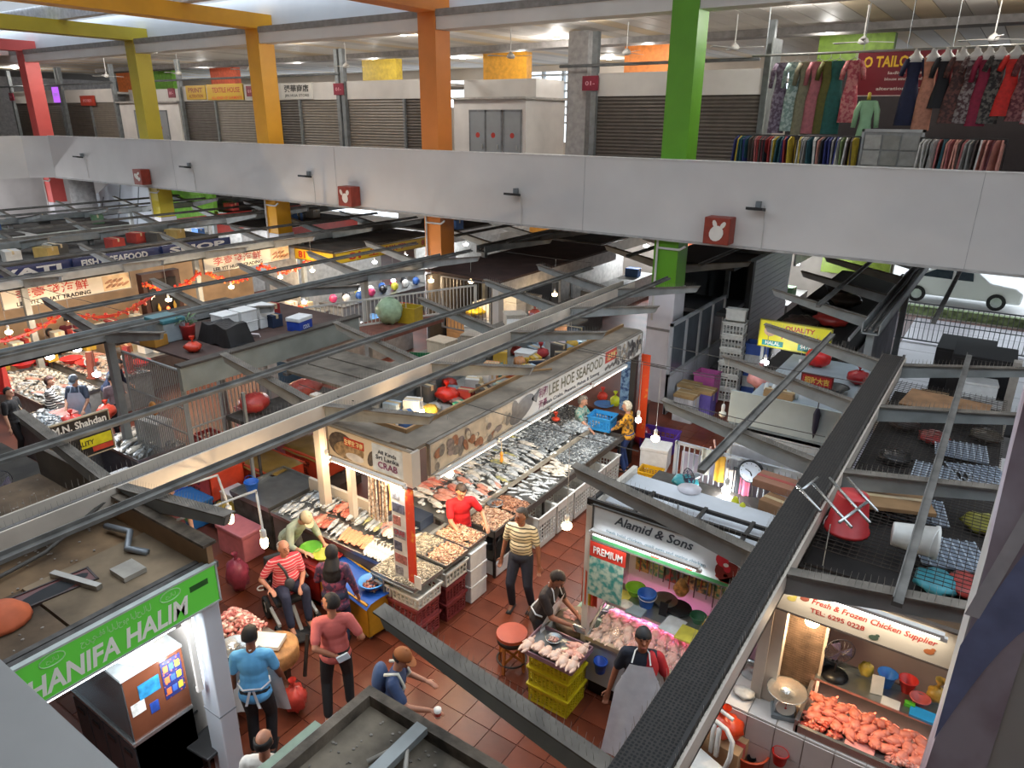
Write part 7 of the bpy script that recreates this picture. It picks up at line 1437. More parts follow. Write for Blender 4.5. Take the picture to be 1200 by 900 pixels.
# ------------------------------------------------------------------ people
def remeshed(b, name, m, parent, vox, smooth_it=3, label=None):
    o = b.build(name, m, parent, smooth=True)
    md = o.modifiers.new('remesh', 'REMESH'); md.mode = 'VOXEL'; md.voxel_size = vox; md.use_smooth_shade = True
    sm = o.modifiers.new('smooth', 'SMOOTH'); sm.factor = .5; sm.iterations = smooth_it
    if label: o['label'] = label
    return o
def ik(S, T, a, b, pole):
    d = T-S; L = min(max(d.length, abs(a-b)+.02), a+b-.004); n = d.normalized(); T = S+n*L
    k = (a*a-b*b+L*L)/(2*L); h = math.sqrt(max(0, a*a-k*k)); p = pole - n*pole.dot(n); p.normalize()
    return S+n*k+p*h, T
def person(label, loc, rz, h=1.68, skin='#a9745a', shirt=None, sleeve=.5, pants=None, pant_end=1., shoes=None, hair=('short', '#17130f'), lean=0., hands=((.26, .06, .82), (-.26, .06, .82)), feet=None,
           head=(0., 0.), seated=False, apron=None, cap=None, girth=1., vox=.0095, shirt_len=.8, twist=0., extra=None, group=None):
    t = thing('person', label, 'person', loc, rz, group); k = h/1.70; t.scale = (k, k, k)
    hz = .93 if not seated else .52
    piv = Vector((0, 0, hz)); Rl = Matrix.Rotation(-R(lean), 3, 'X') @ Matrix.Rotation(R(twist), 3, 'Z')
    def U(x, y, z): return piv + Rl @ Vector((x, y, z-.93))
    g = girth
    ms = mat(skin, .5, 0, .06, 9)
    def torso(b, e):
        b.ball(U(0, -.01, .95), ((.15+e)*g, (.105+e)*g, .12+e), 12, 9, Rl); b.ball(U(0, .005, 1.1), ((.145+e)*g, (.1+e)*g*g, .15+e), 12, 9, Rl)
        b.ball(U(0, -.005, 1.27), ((.155+e)*(.5+.5*g), (.1+e)*g, .16+e), 12, 9, Rl); b.cap(U(-.13, -.01, 1.37), U(.13, -.01, 1.37), .058+e, .058+e)
    # arms
    A = []
    for s, T in zip((1, -1), hands):
        S_ = U(s*.175, -.01, 1.37); T = Vector(T)
        E, Wp = ik(S_, T, .285, .255, Vector((s*.5, -.7, -.45))); A.append((s, S_, E, Wp))
    # legs
    LG = []
    fts = feet or (((.1, .06, 0), (-.1, .06, 0)) if not seated else ((.12, .5, .12), (-.12, .5, .12)))
    for s, F in zip((1, -1), fts):
        Hp = Vector((s*.088, 0, hz-.03)); An = Vector((F[0], F[1]-.05, F[2]+.085)); K, An = ik(Hp, An, .43, .42, Vector((s*.12, 1, .15))); LG.append((s, Hp, K, An))
    # head
    hc = U(0, .02, 1.6); Rh = Rl @ Matrix.Rotation(R(head[0]), 3, 'Z') @ Matrix.Rotation(R(head[1]), 3, 'X')
    def Hd(x, y, z): return hc + Rh @ Vector((x, y, z))
    b = MB(); torso(b, -.004)
    b.cap(U(0, -.01, 1.4), hc + Rh @ Vector((0, -.015, -.06)), .056, .05)
    b.ball(hc, (.076, .094, .108), 14, 10, Rh); b.ball(Hd(0, .03, -.065), (.056, .058, .055), 10, 8, Rh)
    b.cap(Hd(0, .09, .01), Hd(0, .112, -.028), .011, .017, 8); b.ball(Hd(.077, -.005, -.012), (.012, .022, .032), 8, 6, Rh); b.ball(Hd(-.077, -.005, -.012), (.012, .022, .032), 8, 6, Rh)
    b.cap(Hd(-.03, .086, .022), Hd(.03, .086, .022), .014, .014, 8); b.ball(Hd(0, .078, -.075), (.024, .02, .014), 8, 6, Rh)
    for s, S_, E, Wp in A:
        b.cap(S_, E, .05, .039); b.cap(E, Wp, .04, .028)
        d = (Wp-E).normalized(); sd = Vector((0, 0, 1)).cross(d)
        if sd.length < .3: sd = Vector((0, s, 0)).cross(d) if abs(d.y) < .9 else Vector((1, 0, 0))
        sd.normalize(); n = d.cross(sd); n = n if n.dot(Vector((-s*.8, .1, -.5))) > 0 else -n; sd = n.cross(d)*(1 if True else 1)
        tb = sd if sd.dot(Vector((0, 1, .3))) > 0 else -sd
        pc = Wp + d*.05; b.cap(Wp+d*.02, Wp+d*.085, .03, .037, 10, .5, tb)
        for i, ln in enumerate((.07, .08, .075, .058)):
            o_ = Wp + d*.095 + tb*(.028-.0187*i); p1 = o_ + d*ln*.55 + n*.012; p2 = p1 + d*ln*.4 + n*.026
            b.cap(o_-d*.02, p1, .0102, .0092, 6); b.cap(p1, p2, .0092, .008, 6)
        q1 = Wp + d*.035 + tb*.03; q2 = q1 + d*.03 + tb*.03 + n*.012; b.cap(q1, q2, .012, .0105, 6); b.cap(q2, q2+d*.03+n*.012, .0105, .009, 6)
    for s, Hp, K, An in LG:
        b.cap(Hp, K, .084*(.4+.6*g), .056); b.cap(K, An, .054, .038); b.cap(An+Vector((0, -.03, -.045)), An+Vector((0, .13, -.055)), .036, .03)
    remeshed(b, 'body', ms, t, vox)
    # face and hair
    b = MB()
    for s in (-1, 1): b.ball(Hd(s*.031, .085, .008), (.012, .008, .008), 8, 6, Rh)
    b.build('eyes', mat('#15110f', .2), t, True)
    b = MB()
    for s in (-1, 1): b.cap(Hd(s*.015, .096, .034), Hd(s*.045, .085, .034), .005, .004, 6)
    b.build('eyebrows', mat(hair[1] if hair[0] != 'bald' else '#3a2a22', .6), t, True)
    MB().cap(Hd(-.02, .094, -.072), Hd(.02, .094, -.072), .0065, .0065, 6).build('lips', mat('#8a4038', .45), t, True)
    if hair[0] in ('short', 'bald', 'bob', 'curly'):
        nu, nv = 22, 14; b = MB(); rr = {'short': (.084, .104, .118), 'bald': (.081, .1, .112), 'bob': (.096, .112, .126), 'curly': (.1, .118, .13)}[hair[0]]; dr = random.Random(len(label))
        def pt(i, j):
            a = 2*PI*i/nu; p = PI*j/nv; q = 1+(.04*dr.uniform(-1, 1) if hair[0] == 'curly' else .012*math.sin(i*5.1+j*3))
            return Vector((math.sin(p)*math.cos(a), math.sin(p)*math.sin(a), math.cos(p))), q
        vs = []; ok = []
        for j in range(nv+1):
            for i in range(nu):
                d, q = pt(i, j); vs.append(Hd(d.x*rr[0]*q, d.y*rr[1]*q-.008, d.z*rr[2]*q+.004))
                front = d.y > .25; low = {'short': -.42, 'bald': -.4, 'bob': -.95, 'curly': -.7}[hair[0]]
                keep = d.z > (.42+.25*(d.y-.25) if front else low + .75*max(0, d.y+.2))
                if hair[0] == 'bald' and (d.z > .5 or d.y > .15): keep = False
                ok.append(keep)
        fs = []
        for j in range(nv):
            for i in range(nu):
                f = (j*nu+i, (j+1)*nu+i, (j+1)*nu+(i+1) % nu, j*nu+(i+1) % nu)
                if all(ok[x] for x in f): fs.append(f)
        b._a(vs, fs); o = b.build('hair', mat(hair[1], .7, 0, .25, 30, .3), t, True); sd = o.modifiers.new('thick', 'SOLIDIFY'); sd.thickness = .014; sd.offset = 0
    elif hair[0] == 'hijab':
        b = MB(); b.ball(Hd(0, -.018, .006), (.098, .1, .126), 14, 10, Rh); b.cap(Hd(0, -.02, -.08), U(0, -.03, 1.36), .085, .14, 12); b.ball(U(0, -.05, 1.28), (.15, .1, .17), 12, 8, Rl); b.cap(Hd(0, .02, -.115), U(0, .06, 1.32), .06, .08, 10)
        remeshed(b, 'headscarf', mat(hair[1], .75, 0, .1, 6), t, .012)
    if cap:
        fwd = cap[0] == '#'; cap = cap.lstrip('~'); b = MB(); nu = 16
        b._a([Hd(.092*math.sin(p)*math.cos(a), -.01+.112*math.sin(p)*math.sin(a), .02+.112*math.cos(p)) for p in [PI*.5*j/5 for j in range(6)] for a in [2*PI*i/nu for i in range(nu)]], [(j*nu+i, (j+1)*nu+i, (j+1)*nu+(i+1) % nu, j*nu+(i+1) % nu) for j in range(5) for i in range(nu)])
        o = b.build('cap', mat(cap, .7, 0, .08, 8), t, True); o.modifiers.new('thick', 'SOLIDIFY').thickness = .008
        b = MB(); q = 1 if fwd else -1; b._a([Hd(.08*math.cos(a), q*(.07+.1*math.sin(a)), .028-.012*math.sin(a)) for a in [PI*i/8 for i in range(9)]], [tuple(range(9))])
        br = b.build('brim', mat(cap, .7, 0, .08, 8), o); br.modifiers.new('thick', 'SOLIDIFY').thickness = .008
    # clothes
    if shirt is not None:
        b = MB(); torso(b, .017);
        if shirt_len < .9: b.ball(U(0, -.005, shirt_len+.1), (.192*g, .15*g, .12), 12, 8, Rl); b.ball(U(0, 0, shirt_len+.2), (.172*g, .13*g, .14), 12, 8, Rl)
        for s, S_, E, Wp in A:
            f = min(1, sleeve/.5); b.cap(S_, S_+(E-S_)*(f if sleeve > .5 else .72*f), .068, .06)
            if sleeve > .5: b.cap(E, E+(Wp-E)*(sleeve-.5)*2*.9, .057, .045)
        remeshed(b, 'shirt', shirt, t, .0125)
    if pants is not None:
        b = MB()
        b.ball(Vector((0, -.01, hz+.0)), (.178*g, .135*g, .125), 12, 9)
        for s, Hp, K, An in LG: b.cap(Hp, K, .1*(.4+.6*g), .074); b.cap(K, K+(An-K)*pant_end, .072, .058)
        remeshed(b, 'trousers', pants, t, .014)
    if shoes is not None:
        for s, Hp, K, An in LG:
            q = Rl if False else None; b = MB(); b.cap(An+Vector((0, -.045, -.06)), An+Vector((0, .15, -.065)), .042, .036, 10, .8, (1, 0, 0)); b.box(An.x-.04, An.x+.04, An.y-.08, An.y+.18, An.z-.085, An.z-.07)
            b.build('shoe', shoes, t, True)
    if apron:
        col, zt, zb, wd, al, flare = apron
        def ap(u, v):
            z = zb+(zt-zb)*v; x = (u-.5)*2*wd*(1 if z < 1.05 else 1-.45*(z-1.05)/.3)*(1+flare*(1-v)**1.2)
            y = .135*g+.02 - .55*x*x/(1+3*flare*(1-v)) + .012*math.sin(u*19+v*3)*(1-v) + .16*flare*(1-v)
            return U(x, y, z) if z > .93 else Vector((x, y+.0, z-.93+hz))
        o = MB().grid(ap, 18, 22).build('apron', mat(col, .35, 0, .06, 6, .15, alpha=al), t, True)
        MB().tube([U(-.1, .13, zt-.01), U(-.075, .05, 1.45), U(0, -.07, 1.46), U(.075, .05, 1.45), U(.1, .13, zt-.01)], .009, 5).tube([U(-.15*g, .07, 1.04), U(-.175*g, -.02, 1.03), U(-.1, -.135*g, 1.02), U(.1, -.135*g, 1.02), U(.175*g, -.02, 1.03), U(.15*g, .07, 1.04)], .011, 5).build('apron_strings', mat(col, .5), o)
        b = MB()
        for s in (-1, 1): b.grid(lambda u, v: U(s*(.02+.05*v)+(u-.5)*.03, -.145*g-.01, 1.01-.22*v if s > 0 else 1.01-.18*v), 2, 4)
        b.build('apron_bow', mat(col, .5), o)
    if extra: extra(t, U, Hd, A, LG)
    return t
def stripes(c1, c2, sc, thr=(.42, .5)): return mat(c1, .7, 0, 0, sc, hex2=c2, kind='wave', thr=thr)
def cloth(c, v=.1): return mat(c, .8, 0, v, 7, .15)
def floral(c1, c2, sc=22): return mat(c1, .8, 0, 0, sc, hex2=c2, thr=(.42, .52))
SL = mat('#2a2624', .6); JEAN = cloth('#1f2024'); NAVY = cloth('#1c2130'); WSH = mat('#b9b2a6', .6)
# man in the light blue polo shirt, back to us
def brace(c):
    def f(t, U, Hd, A, LG):
        s, S_, E, Wp = A[0]; MB().tube([Wp+Vector((.03*math.cos(a), .03*math.sin(a), 0)) for a in [PI*i/5 for i in range(10)]], .006, 5, True).build('bracelet', mat(c, .4), t)
    return f
person('man in a light blue polo shirt and white apron beside the meat table', (-5.98, 3.62, 0), R(42), 1.7, '#7a4a34', cloth('#5fa8dc', .05), .5, JEAN, 1, SL, ('short', '#120f0e'), 8, ((.3, .25, .72), (-.3, .18, .72)), head=(-15, 0), apron=('#dcdde0', 1.1, .45, .26, 1., .25))
def phone(t, U, Hd, A, LG):
    s, S_, E, Wp = A[1]; MB().box(-.04, .04, -.012, .012, -.02, .12).build('phone_in_hand', plastic('#b9c6cf'), t, loc=Wp+Vector((.06, -.06, -.02))).rotation_euler = (0, 1.2, 0)
person('man in a coral red t shirt and black jeans holding a phone behind his back', (-5.7, 4.56, 0), R(50), 1.74, '#a06a50', cloth('#b55a55', .06), .5, cloth('#16171a'), .97, WSH, ('short', '#1d1613'), 0, ((.3, .1, .98), (-.02, -.17, 1.0)), ((.12, .12, 0), (-.15, -.05, 0)), head=(55, 8), extra=phone)
person('balding dark haired person standing below the near light box', (-4.71, 2.85, 0), R(35), 1.7, '#a9745a', cloth('#c9c6c0'), .5, JEAN, 1, SL, ('bald', '#17130f'))
# seated man and his powered wheelchair
def sling(t, U, Hd, A, LG):
    MB().tube([U(.12, .1, 1.42), U(.05, .15, 1.3), U(.0, .165, 1.1)], .02, 6).build('bag_strap', mat('#3b3a3c', .7), t); MB().ball(U(.0, .17, 1.05), (.075, .045, .12), 12, 8, Matrix.Rotation(.2, 3, 'Y')).build('sling_bag', mat('#45464a', .6), t, True)
WCX, WCY, WCR = -7.72, 5.42, R(-112)
wm = person('seated balding man in a striped red polo shirt with a grey sling bag', (WCX, WCY, .02), WCR, 1.72, '#b27a60', stripes('#c83a44', '#e3b7b4', 7.5, (.1, .16)), .5, cloth('#20263e'), .95, mat('#3a3a3c', .6), ('bald', '#8a857f'), 4, ((.3, .25, .72), (-.12, .32, .66)), ((.14, .62, .14), (-.12, .6, .14)), (15, 5), True, girth=1.22, extra=sling)
wc = thing('powered_wheelchair', 'powered wheelchair with white hubbed wheels under the man in the striped red shirt', 'wheelchair', (WCX, WCY, 0), WCR)
MB().box(-.24, .24, -.22, .25, .36, .44).build('seat', mat('#24262b', .7), wc, bevel=.03); MB().box(-.23, .23, -.3, -.22, .42, .95).build('backrest', mat('#24262b', .7), wc, bevel=.03)
for s in (-1, 1):
    for y, r in ((-.15, .17), (.42, .1)):
        w_ = MB().lathe([(r*.72, -.035), (r*.95, -.035), (r, -.02), (r, .02), (r*.95, .035), (r*.72, .035)], 20, cap0=False, cap1=False); w_.v = [(s*.29+z, y+a, r+b_) for a, b_, z in w_.v]
        w_ = w_.build('wheel', mat('#1a1a1b', .7), wc, True); hb = MB()
        for a in range(6): hb.bar((s*.29, y, r), (s*.29, y+r*.75*math.cos(a*PI/3), r+r*.75*math.sin(a*PI/3)), .05, .03, (1, 0, 0))
        hb.build('hub', paint('#d0d0cc'), w_)
    MB().tube([(s*.26, -.26, .4), (s*.27, -.2, .66), (s*.27, .15, .67)], .022, 6).build('armrest', mat('#2a2b2e', .5), wc, True)
    MB().box(s*.27-.02, s*.27+.02, -.2, .45, .2, .25).build('side_frame', paint('#b9b9b6'), wc)
MB().box(-.16, .16, .5, .78, .07, .1).build('footplate', mat('#2b2b2d', .6), wc); MB().cyl((.27, .15, .67), (.27, .15, .78), .012).ball((.27, .15, .79), .022).build('joystick', mat('#1a1a1a', .4), wc)
MB().bar((0, .2, .3), (0, .55, .1), .05, .04).build('front_strut', paint('#8f8f8c'), wc)
# woman in headscarf
person('woman in a black headscarf and purple flowered top at the fish counter', (-6.64, 5.4, 0), R(35), 1.6, '#a9745a', floral('#3a2a44', '#7d3a52', 16), 1., cloth('#22304a'), 1, SL, ('hijab', '#141316'), 2, ((.3, .1, .85), (-.2, .3, 1.0)), girth=1.12, shirt_len=.66)
# stall man bending over the basins
person('fishmonger in a pale green shirt and pale cap bending over the basins', (-8.25, 5.95, 0), R(-92), 1.66, '#b08468', cloth('#9aa38c'), .7, cloth('#5a5750'), 1, SL, ('short', '#3a3028'), 42, ((.2, .62, .98), (-.22, .55, .9)), head=(0, -10), cap='#c3b08c')
# man with brown cap
def pack(t, U, Hd, A, LG):
    b = MB(); b.ball(U(0, -.18, 1.22), (.15, .09, .22), 12, 9); b.build('backpack', mat('#4a5d80', .7, 0, .1, 6), t, True)
    for s in (-1, 1): MB().tube([U(s*.11, -.13, 1.4), U(s*.11, .02, 1.46), U(s*.12, .12, 1.32), U(s*.12, .0, 1.05)], .02, 6).build('strap', mat('#d0d0c4', .6), t, True)
person('man with a brown cap and a blue backpack holding a cup', (-4.6, 4.38, 0), R(-62), 1.66, '#a9745a', cloth('#34466a'), .5, cloth('#b9b2a4'), 1, WSH, ('short', '#2a211c'), 12, ((.25, .5, 1.12), (-.2, .35, 1.1)), head=(-10, -15), cap='#9a5a2c', extra=pack)
cp = thing('paper_cup', 'white paper cup with red band held by the man in the brown cap', 'cup', (-3.95, 4.41, 1.05)); MB().lathe([(.032, 0), (.042, .11)], 12).build('cup', paint('#e6e3dc'), cp, True); MB().lathe([(.035, .03), (.0395, .075)], 12, cap0=False, cap1=False).build('band', mat('#b03a30', .5), cp, True)
# man in red polo behind the prawns
person('young man in a bright red polo shirt leaning over the prawn trays', (-6.28, 7.72, 0), R(-128), 1.7, '#b07a5c', cloth('#c3141c', .06), .5, JEAN, 1, SL, ('short', '#2e211a'), 8, ((.12, .42, 1.04), (-.34, .3, 1.05)), head=(5, -22))
# striped shirt man
person('grey haired man in a cream polo shirt with dark stripes and navy trousers', (-5.0, 7.55, 0), R(-165), 1.72, '#7a4e3a', stripes('#bcb193', '#2b2822', 6.0, (.16, .24)), .5, NAVY, 1, mat('#26272b', .6), ('short', '#3b3734'), 0, ((.3, .02, .8), (-.3, .04, .8)), ((.12, .08, 0), (-.16, .0, 0)), (-28, 0), girth=1.08, shirt_len=1.)
# chopping man
def tool(t, U, Hd, A, LG):
    s, S_, E, Wp = A[0]; MB().box(-.012, .012, .05, .22, -.05, .04).build('cleaver', steel('#b9bcbd', .25), t, loc=Wp)
person('man in a dark brown t shirt and white apron chopping chicken', (-4.05, 6.62, 0), R(-88), 1.68, '#8d5a42', cloth('#2c221f'), .5, JEAN, 1, SL, ('short', '#2a1d14'), 18, ((.1, .48, 1.02), (-.16, .44, 1.0)), head=(0, -22), apron=('#d3d6da', 1.34, .42, .25, 1., .15), extra=tool)
# smiling man in plastic apron
def logo(t, U, Hd, A, LG):
    MB().tube([U(.09+.022*math.cos(a), .128, 1.3+.022*math.sin(a)) for a in [PI*i/6 for i in range(12)]], .004, 4, True).build('shirt_badge', mat('#4a8f5c', .5), t)
    b = MB(); b.ball(U(-.1, .01, 1.26), (.1, .123, .19), 10, 8); remeshed(b, 'red_shirt_half', cloth('#a8202a', .06), t, .013)
    E = A[1]; b = MB(); b.cap(E[1], E[1]+(E[2]-E[1])*.74, .07, .062); remeshed(b, 'red_sleeve', cloth('#a8202a', .06), t, .013)
person('smiling man in a black cap and a long translucent plastic apron', (-2.42, 6.12, 0), R(-158), 1.74, '#8a543c', cloth('#171d2c'), .5, JEAN, .6, SL, ('short', '#120f0e'), -2, ((.33, .02, .84), (-.36, .0, .84)), ((.14, .12, 0), (-.12, -.04, 0)), (8, 16), apron=('#eef3fa', 1.36, .16, .23, .82, .6), cap='~#16171b', girth=1.12, extra=logo)
# two women holding the blue crate
person('grey haired woman in a teal and cream flowered blouse holding the blue crate', (-6.75, 12.35, 0), R(-85), 1.56, '#c08d72', floral('#9aa79a', '#3f8a86', 18), .5, cloth('#2a2c33'), 1, SL, ('bob', '#8d867c'), 6, ((.22, .42, 1.0), (-.2, .42, 1.02)), head=(0, -12))
person('white haired woman in a yellow flowered blouse holding the blue crate', (-5.72, 12.62, 0), R(100), 1.56, '#c08d72', floral('#c98f24', '#4a3a2a', 14), .7, cloth('#243c70'), 1, SL, ('bob', '#c9c0aa'), 4, ((.2, .4, 1.02), (-.2, .4, 1.0)), head=(0, -5), girth=1.08)
crate((-6.24, 12.45, .92), .5, .4, .3, '#2f8fd0', .1, 'bright blue plastic crate held between the two women', None, 4, 7)
person('man in a maroon t shirt looking out behind the end of the meat stall', (-9.9, 5.05, 0), R(-125), 1.66, '#b98a70', cloth('#5a2a2c'), .5, JEAN, 1, SL, ('bald', '#4a433e'), vox=.012)
# people at the far fish stalls
FV = .013
person('woman in a black and white striped top at the far fish counter', (-16.92, 6.37, 0), R(-30), 1.58, '#b98a70', stripes('#d8d5cc', '#1c1b1d', 5.0, (.45, .55)), .9, JEAN, 1, SL, ('bob', '#3a2018'), 6, ((.2, .4, 1.0), (-.2, .3, .95)), head=(-20, -10), vox=FV)
person('fishmonger in a cap and pale blue apron behind the far fish trays', (-16.37, 6.77, 0), R(-140), 1.66, '#b98a70', cloth('#3f4a5c'), .5, JEAN, 1, SL, ('short', '#1d1613'), 8, ((.2, .3, .95), (-.2, .35, .95)), head=(0, -20), apron=('#a9b8cc', 1.34, .5, .24, 1., .1), cap='#5d6670', vox=FV)
person('tall man in a navy shirt bending away behind the far fish trays', (-16.92, 7.67, 0), R(-60), 1.74, '#b98a70', cloth('#1f2a44'), .9, cloth('#7d8fa8'), 1, SL, ('short', '#1d1613'), 30, ((.2, .4, .95), (-.2, .4, .95)), vox=FV)
def tote(t, U, Hd, A, LG): MB().grid(lambda u, v: (-.2+.04*math.sin(v*3), -.14+.28*u, .62+.36*v), 5, 5).build('tote_bag', mat('#c9c0a8', .8), t); MB().tube([(-.2, -.08, .98), U(-.12, 0, 1.42), (-.2, .1, .98)], .012, 5).build('strap', mat('#c9c0a8', .8), t)
person('dark haired person in black with a cream tote bag beside the far fish counter', (-16.77, 5.57, 0), R(-60), 1.6, '#b98a70', cloth('#1b1a1c'), .5, cloth('#1b1a1c'), 1, SL, ('short', '#120f0e'), extra=tote, vox=FV)
person('person with hands on a phone beside the far gutter post', (-15.94, 7.33, 0), R(80), 1.55, '#b98a70', cloth('#7a6a70'), .5, JEAN, 1, SL, ('short', '#1d1613'), 5, ((.08, .3, 1.1), (-.08, .3, 1.08)), vox=FV)
person('person in a red shirt at the garlanded fish stall', (-20.44, 7.69, 0), R(60), 1.55, '#a9745a', cloth('#a8201f'), .5, JEAN, 1, SL, ('short', '#2a2320'), vox=FV)
person('person in a black shirt with dark bob hair at the garlanded fish stall', (-20.80, 8.20, 0), R(-60), 1.6, '#b98a70', cloth('#1d1f22'), .5, JEAN, 1, SL, ('bob', '#171210'), vox=FV)
person('person in a dark red shirt turned away at the garlanded fish stall', (-21.54, 8.96, 0), R(40), 1.66, '#b98a70', cloth('#6a1d22'), .5, JEAN, 1, SL, ('short', '#171210'), 10, vox=FV)
person('elderly person in a bright red shirt behind the storage boxes', (-20.85, 10.65, 0), R(-150), 1.6, '#c99a80', cloth('#d02430'), .5, JEAN, 1, SL, ('bald', '#b9b2aa'), vox=FV)

# ------------------------------------------------------------------ upper floor shops behind the parapet
UY = 21.0; ZT = 7.68
M_SHUT = mat('#777067', .5, .15, .06, 3); M_SHUTD = mat('#4f4842', .55, .1, .1, 3); M_FASC = mat('#c9c5c0', .55, 0, .05, 1.5); M_POST = mat('#7d8284', .5, .2)
def shutter_unit(x0, x1, label, splits=(.5,), dark=False, posts=True):
    t = thing('shop_unit', label, 'shop', ((x0+x1)/2, UY, 5.08)); w = (x1-x0)/2
    MB().box(-w, w, 0, .1, 2.6, 3.25).build('fascia', M_FASC, t); MB().box(-w, w, .1, 3.0, 3.0, 3.1).build('roof', M_FASC, t)
    MB().box(-w, w, .1, .14, 0, 2.6).build('backing', M_SHUTD, t)
    e = [-1] + [2*s-1 for s in splits] + [1]
    for i, (a, b) in enumerate(zip(e, e[1:])):
        a, b = a*w+.06, b*w-.06; n = 44
        MB().grid(lambda u, v: (a+(b-a)*u, .03+.018*(int(round(v*n)) % 2), .35+2.25*v), 1, n).build('shutter', M_SHUTD if (dark is True or dark == i) else M_SHUT, t)
        MB().box(a, b, .0, .09, 0, .36).build('bottom_rail', mat('#3a2422', .6), t)
    for s in splits: MB().box((2*s-1)*w-.05, (2*s-1)*w+.05, -.04, .06, 0, 2.6).build('mullion', M_POST, t)
    if posts:
        for s in (-1, 1): MB().box(s*w-.09, s*w+.09, -.12, .06, 0, 4.4).build('post', M_POST, t)
    return t

shutter_unit(-50.9, -45.0, 'shuttered shop with a purple lit sign beside the coral column', (.5,))
shutter_unit(-44.7, -39.3, 'shuttered shop with a small red plaque', (.5,))
shutter_unit(-33.4, -27.9, 'shuttered shop with two yellow banners', (.46,))
shutter_unit(-26.6, -22.7, 'shuttered shop with black characters on its fascia', (.38,))
shutter_unit(-22.4, -17.3, 'half open shuttered shop left of the orange column', (.6,), 1)
shutter_unit(-11.4, -6.2, 'wide shuttered shop behind the green column', (), True)
def room(x0, x1, label, doors):
    t = thing('service_room', label, 'room', (x0, UY, 5.08)); w = x1-x0; MB().box(0, w, .0, 2.5, 0, 2.55).build('walls', M_WHITE, t); MB().box(-.1, w+.1, -.15, 2.6, 2.55, 2.62).build('roof_edge', mat('#a9a59f', .6), t); MB().box(0, w, .6, 2.4, 2.62, 3.2).build('upper_wall', M_FASC, t)
    for a, b in doors:
        d = MB().box(a, b, -.03, .0, 0, 2.15).build('door', mat('#989da0', .4, .2, .05, 2), t); MB().box(b-.14, b-.1, -.06, -.03, .95, 1.1).build('handle', steel('#c3c6c6', .3), d); MB().cyl(((a+b)/2, -.034, 1.4), ((a+b)/2, -.03, 1.4), .09, n=12).build('warning_label', mat('#b8382c', .5), d)
        MB().box(a-.05, a, -.04, 0, 0, 2.2).box(b, b+.05, -.04, 0, 0, 2.2).box(a-.05, b+.05, -.04, 0, 2.15, 2.22).build('door_frame', mat('#7a7d80', .5), d)
    return t
room(-39.1, -33.8, 'white service room with grey doors behind the olive yellow column', ((1.4, 2.6), (3.0, 4.2)))
room(-17.0, -13.95, 'white service room with grey metal doors right of the orange column', ((.75, 1.4), (1.42, 2.05), (2.2, 2.85)))
def plate(x, z, label, c='#7d1f34', w=.55, h=.42, s='01-', y=.12):
    t = thing('number_plate', label, 'plate', (x, UY-y, z)); MB().box(-w/2, w/2, -.04, .0, -h/2, h/2).build('board', mat(c, .45), t); MB().text(s, (0, -.044, 0), (1, 0, 0), (0, 0, 1), w*.6, h*.3).build('lettering', mat('#d9a0a8', .5), t)
for x, n in ((-50.8, 'left of the purple lit shop'), (-34.0, 'left of the two yellow banners'), (-28.05, 'right of the two yellow banners'), (-22.6, 'right of the black characters'), (-11.5, 'left of the wide shutter')): plate(x, 8.05, 'maroon number plate on the post ' + n)
plate(-42.1, 7.77, 'small red plaque with characters over the mullion', '#a83420', 1.5, .5, '招牌', .04)
sign('lit_sign', 'purple lit sign beside the coral column', (-45.3, UY-.15, 8.1), (1, 0, 0), .7, .8, '#9a4fc8', [('OPEN', 0, 0, .5, .2, '#e8d8f4')], frame=None, emit=1.6)
sign('shop_banner', 'small yellow shop banner with dark print', (-32.2, UY-.06, 8.05), (1, 0, 0), 1.5, .6, '#c9a22c', [('PRINT', 0, .1, 1.1, .2, '#8f3a20'), ('ALTERATION', 0, -.15, 1.1, .14, '#8f3a20')], frame=None, cat='banner')
sign('shop_banner', 'wide yellow and red shop banner', (-30.0, UY-.06, 8.05), (1, 0, 0), 2.6, .66, '#c9a22c', [('TEXTILE HOUSE', .1, .08, 2.0, .22, '#a8321f'), ('ALL KINDS OF GARMENTS', .1, -.24, 2.2, .12, '#d8442c')], frame=None, cat='banner')
sign('shop_sign', 'black characters on a white shop fascia', (-25.2, UY-.04, 8.02), (1, 0, 0), 1.9, .62, '#cfccc6', [('張華商店', 0, .1, 1.5, .28, '#2a2826', .03), ('JIN HUA STORE', 0, -.18, 1.5, .13, '#2a2826')], frame=None)
# service pipes
for i, (x0, x1, z) in enumerate(((-52, -39, 8.6), (-35.5, -22.5, 8.6), (-12.6, -6.4, 8.55))): tag(MB().cyl((x0, UY-.15, z), (x1, UY-.15, z), .045, n=6).build('service_pipe', mat('#6a6e70', .5, .2), None), ['left', 'middle', 'right'][i] + ' grey service pipe run along the shop fronts', 'pipe')
# accents and column stubs on the far wall
for x, c, l in ((-48, '#d9763a', 'orange'), (-44, '#7fc03a', 'lime'), (-38, '#e06a4a', 'coral'), (-25.9, '#c3a52f', 'olive'), (-18.7, '#d99a2a', 'amber'), (-12.1, '#cf7a34', 'orange brown'), (-5.2, '#86a83a', 'leaf green')): tag(MB().box(x-1.1, x+1.1, 26.5, 26.9, 8.2, 9.58).build('wall_panel', mat(c, .55), None), l + ' painted panel high above the upper shops', 'wall panel')
gc_ = thing('column', 'grey square column beside the louvred window', 'column', (-12.2, 21.6, 5.08)); MB().box(-.35, .35, -.35, .35, 0, 4.5).build('shaft', mat('#a9a7a6', .6), gc_)
lv = thing('louvre_window', 'bright louvred window at the back of the upper floor', 'window', (-20.8, 33.85, 5.9))
for i in range(7): MB().box(-1.8, 1.8, -.1, .1, .9+.38*i, 1.0+.38*i).build('louvre', paint('#c3c8cc'), lv)
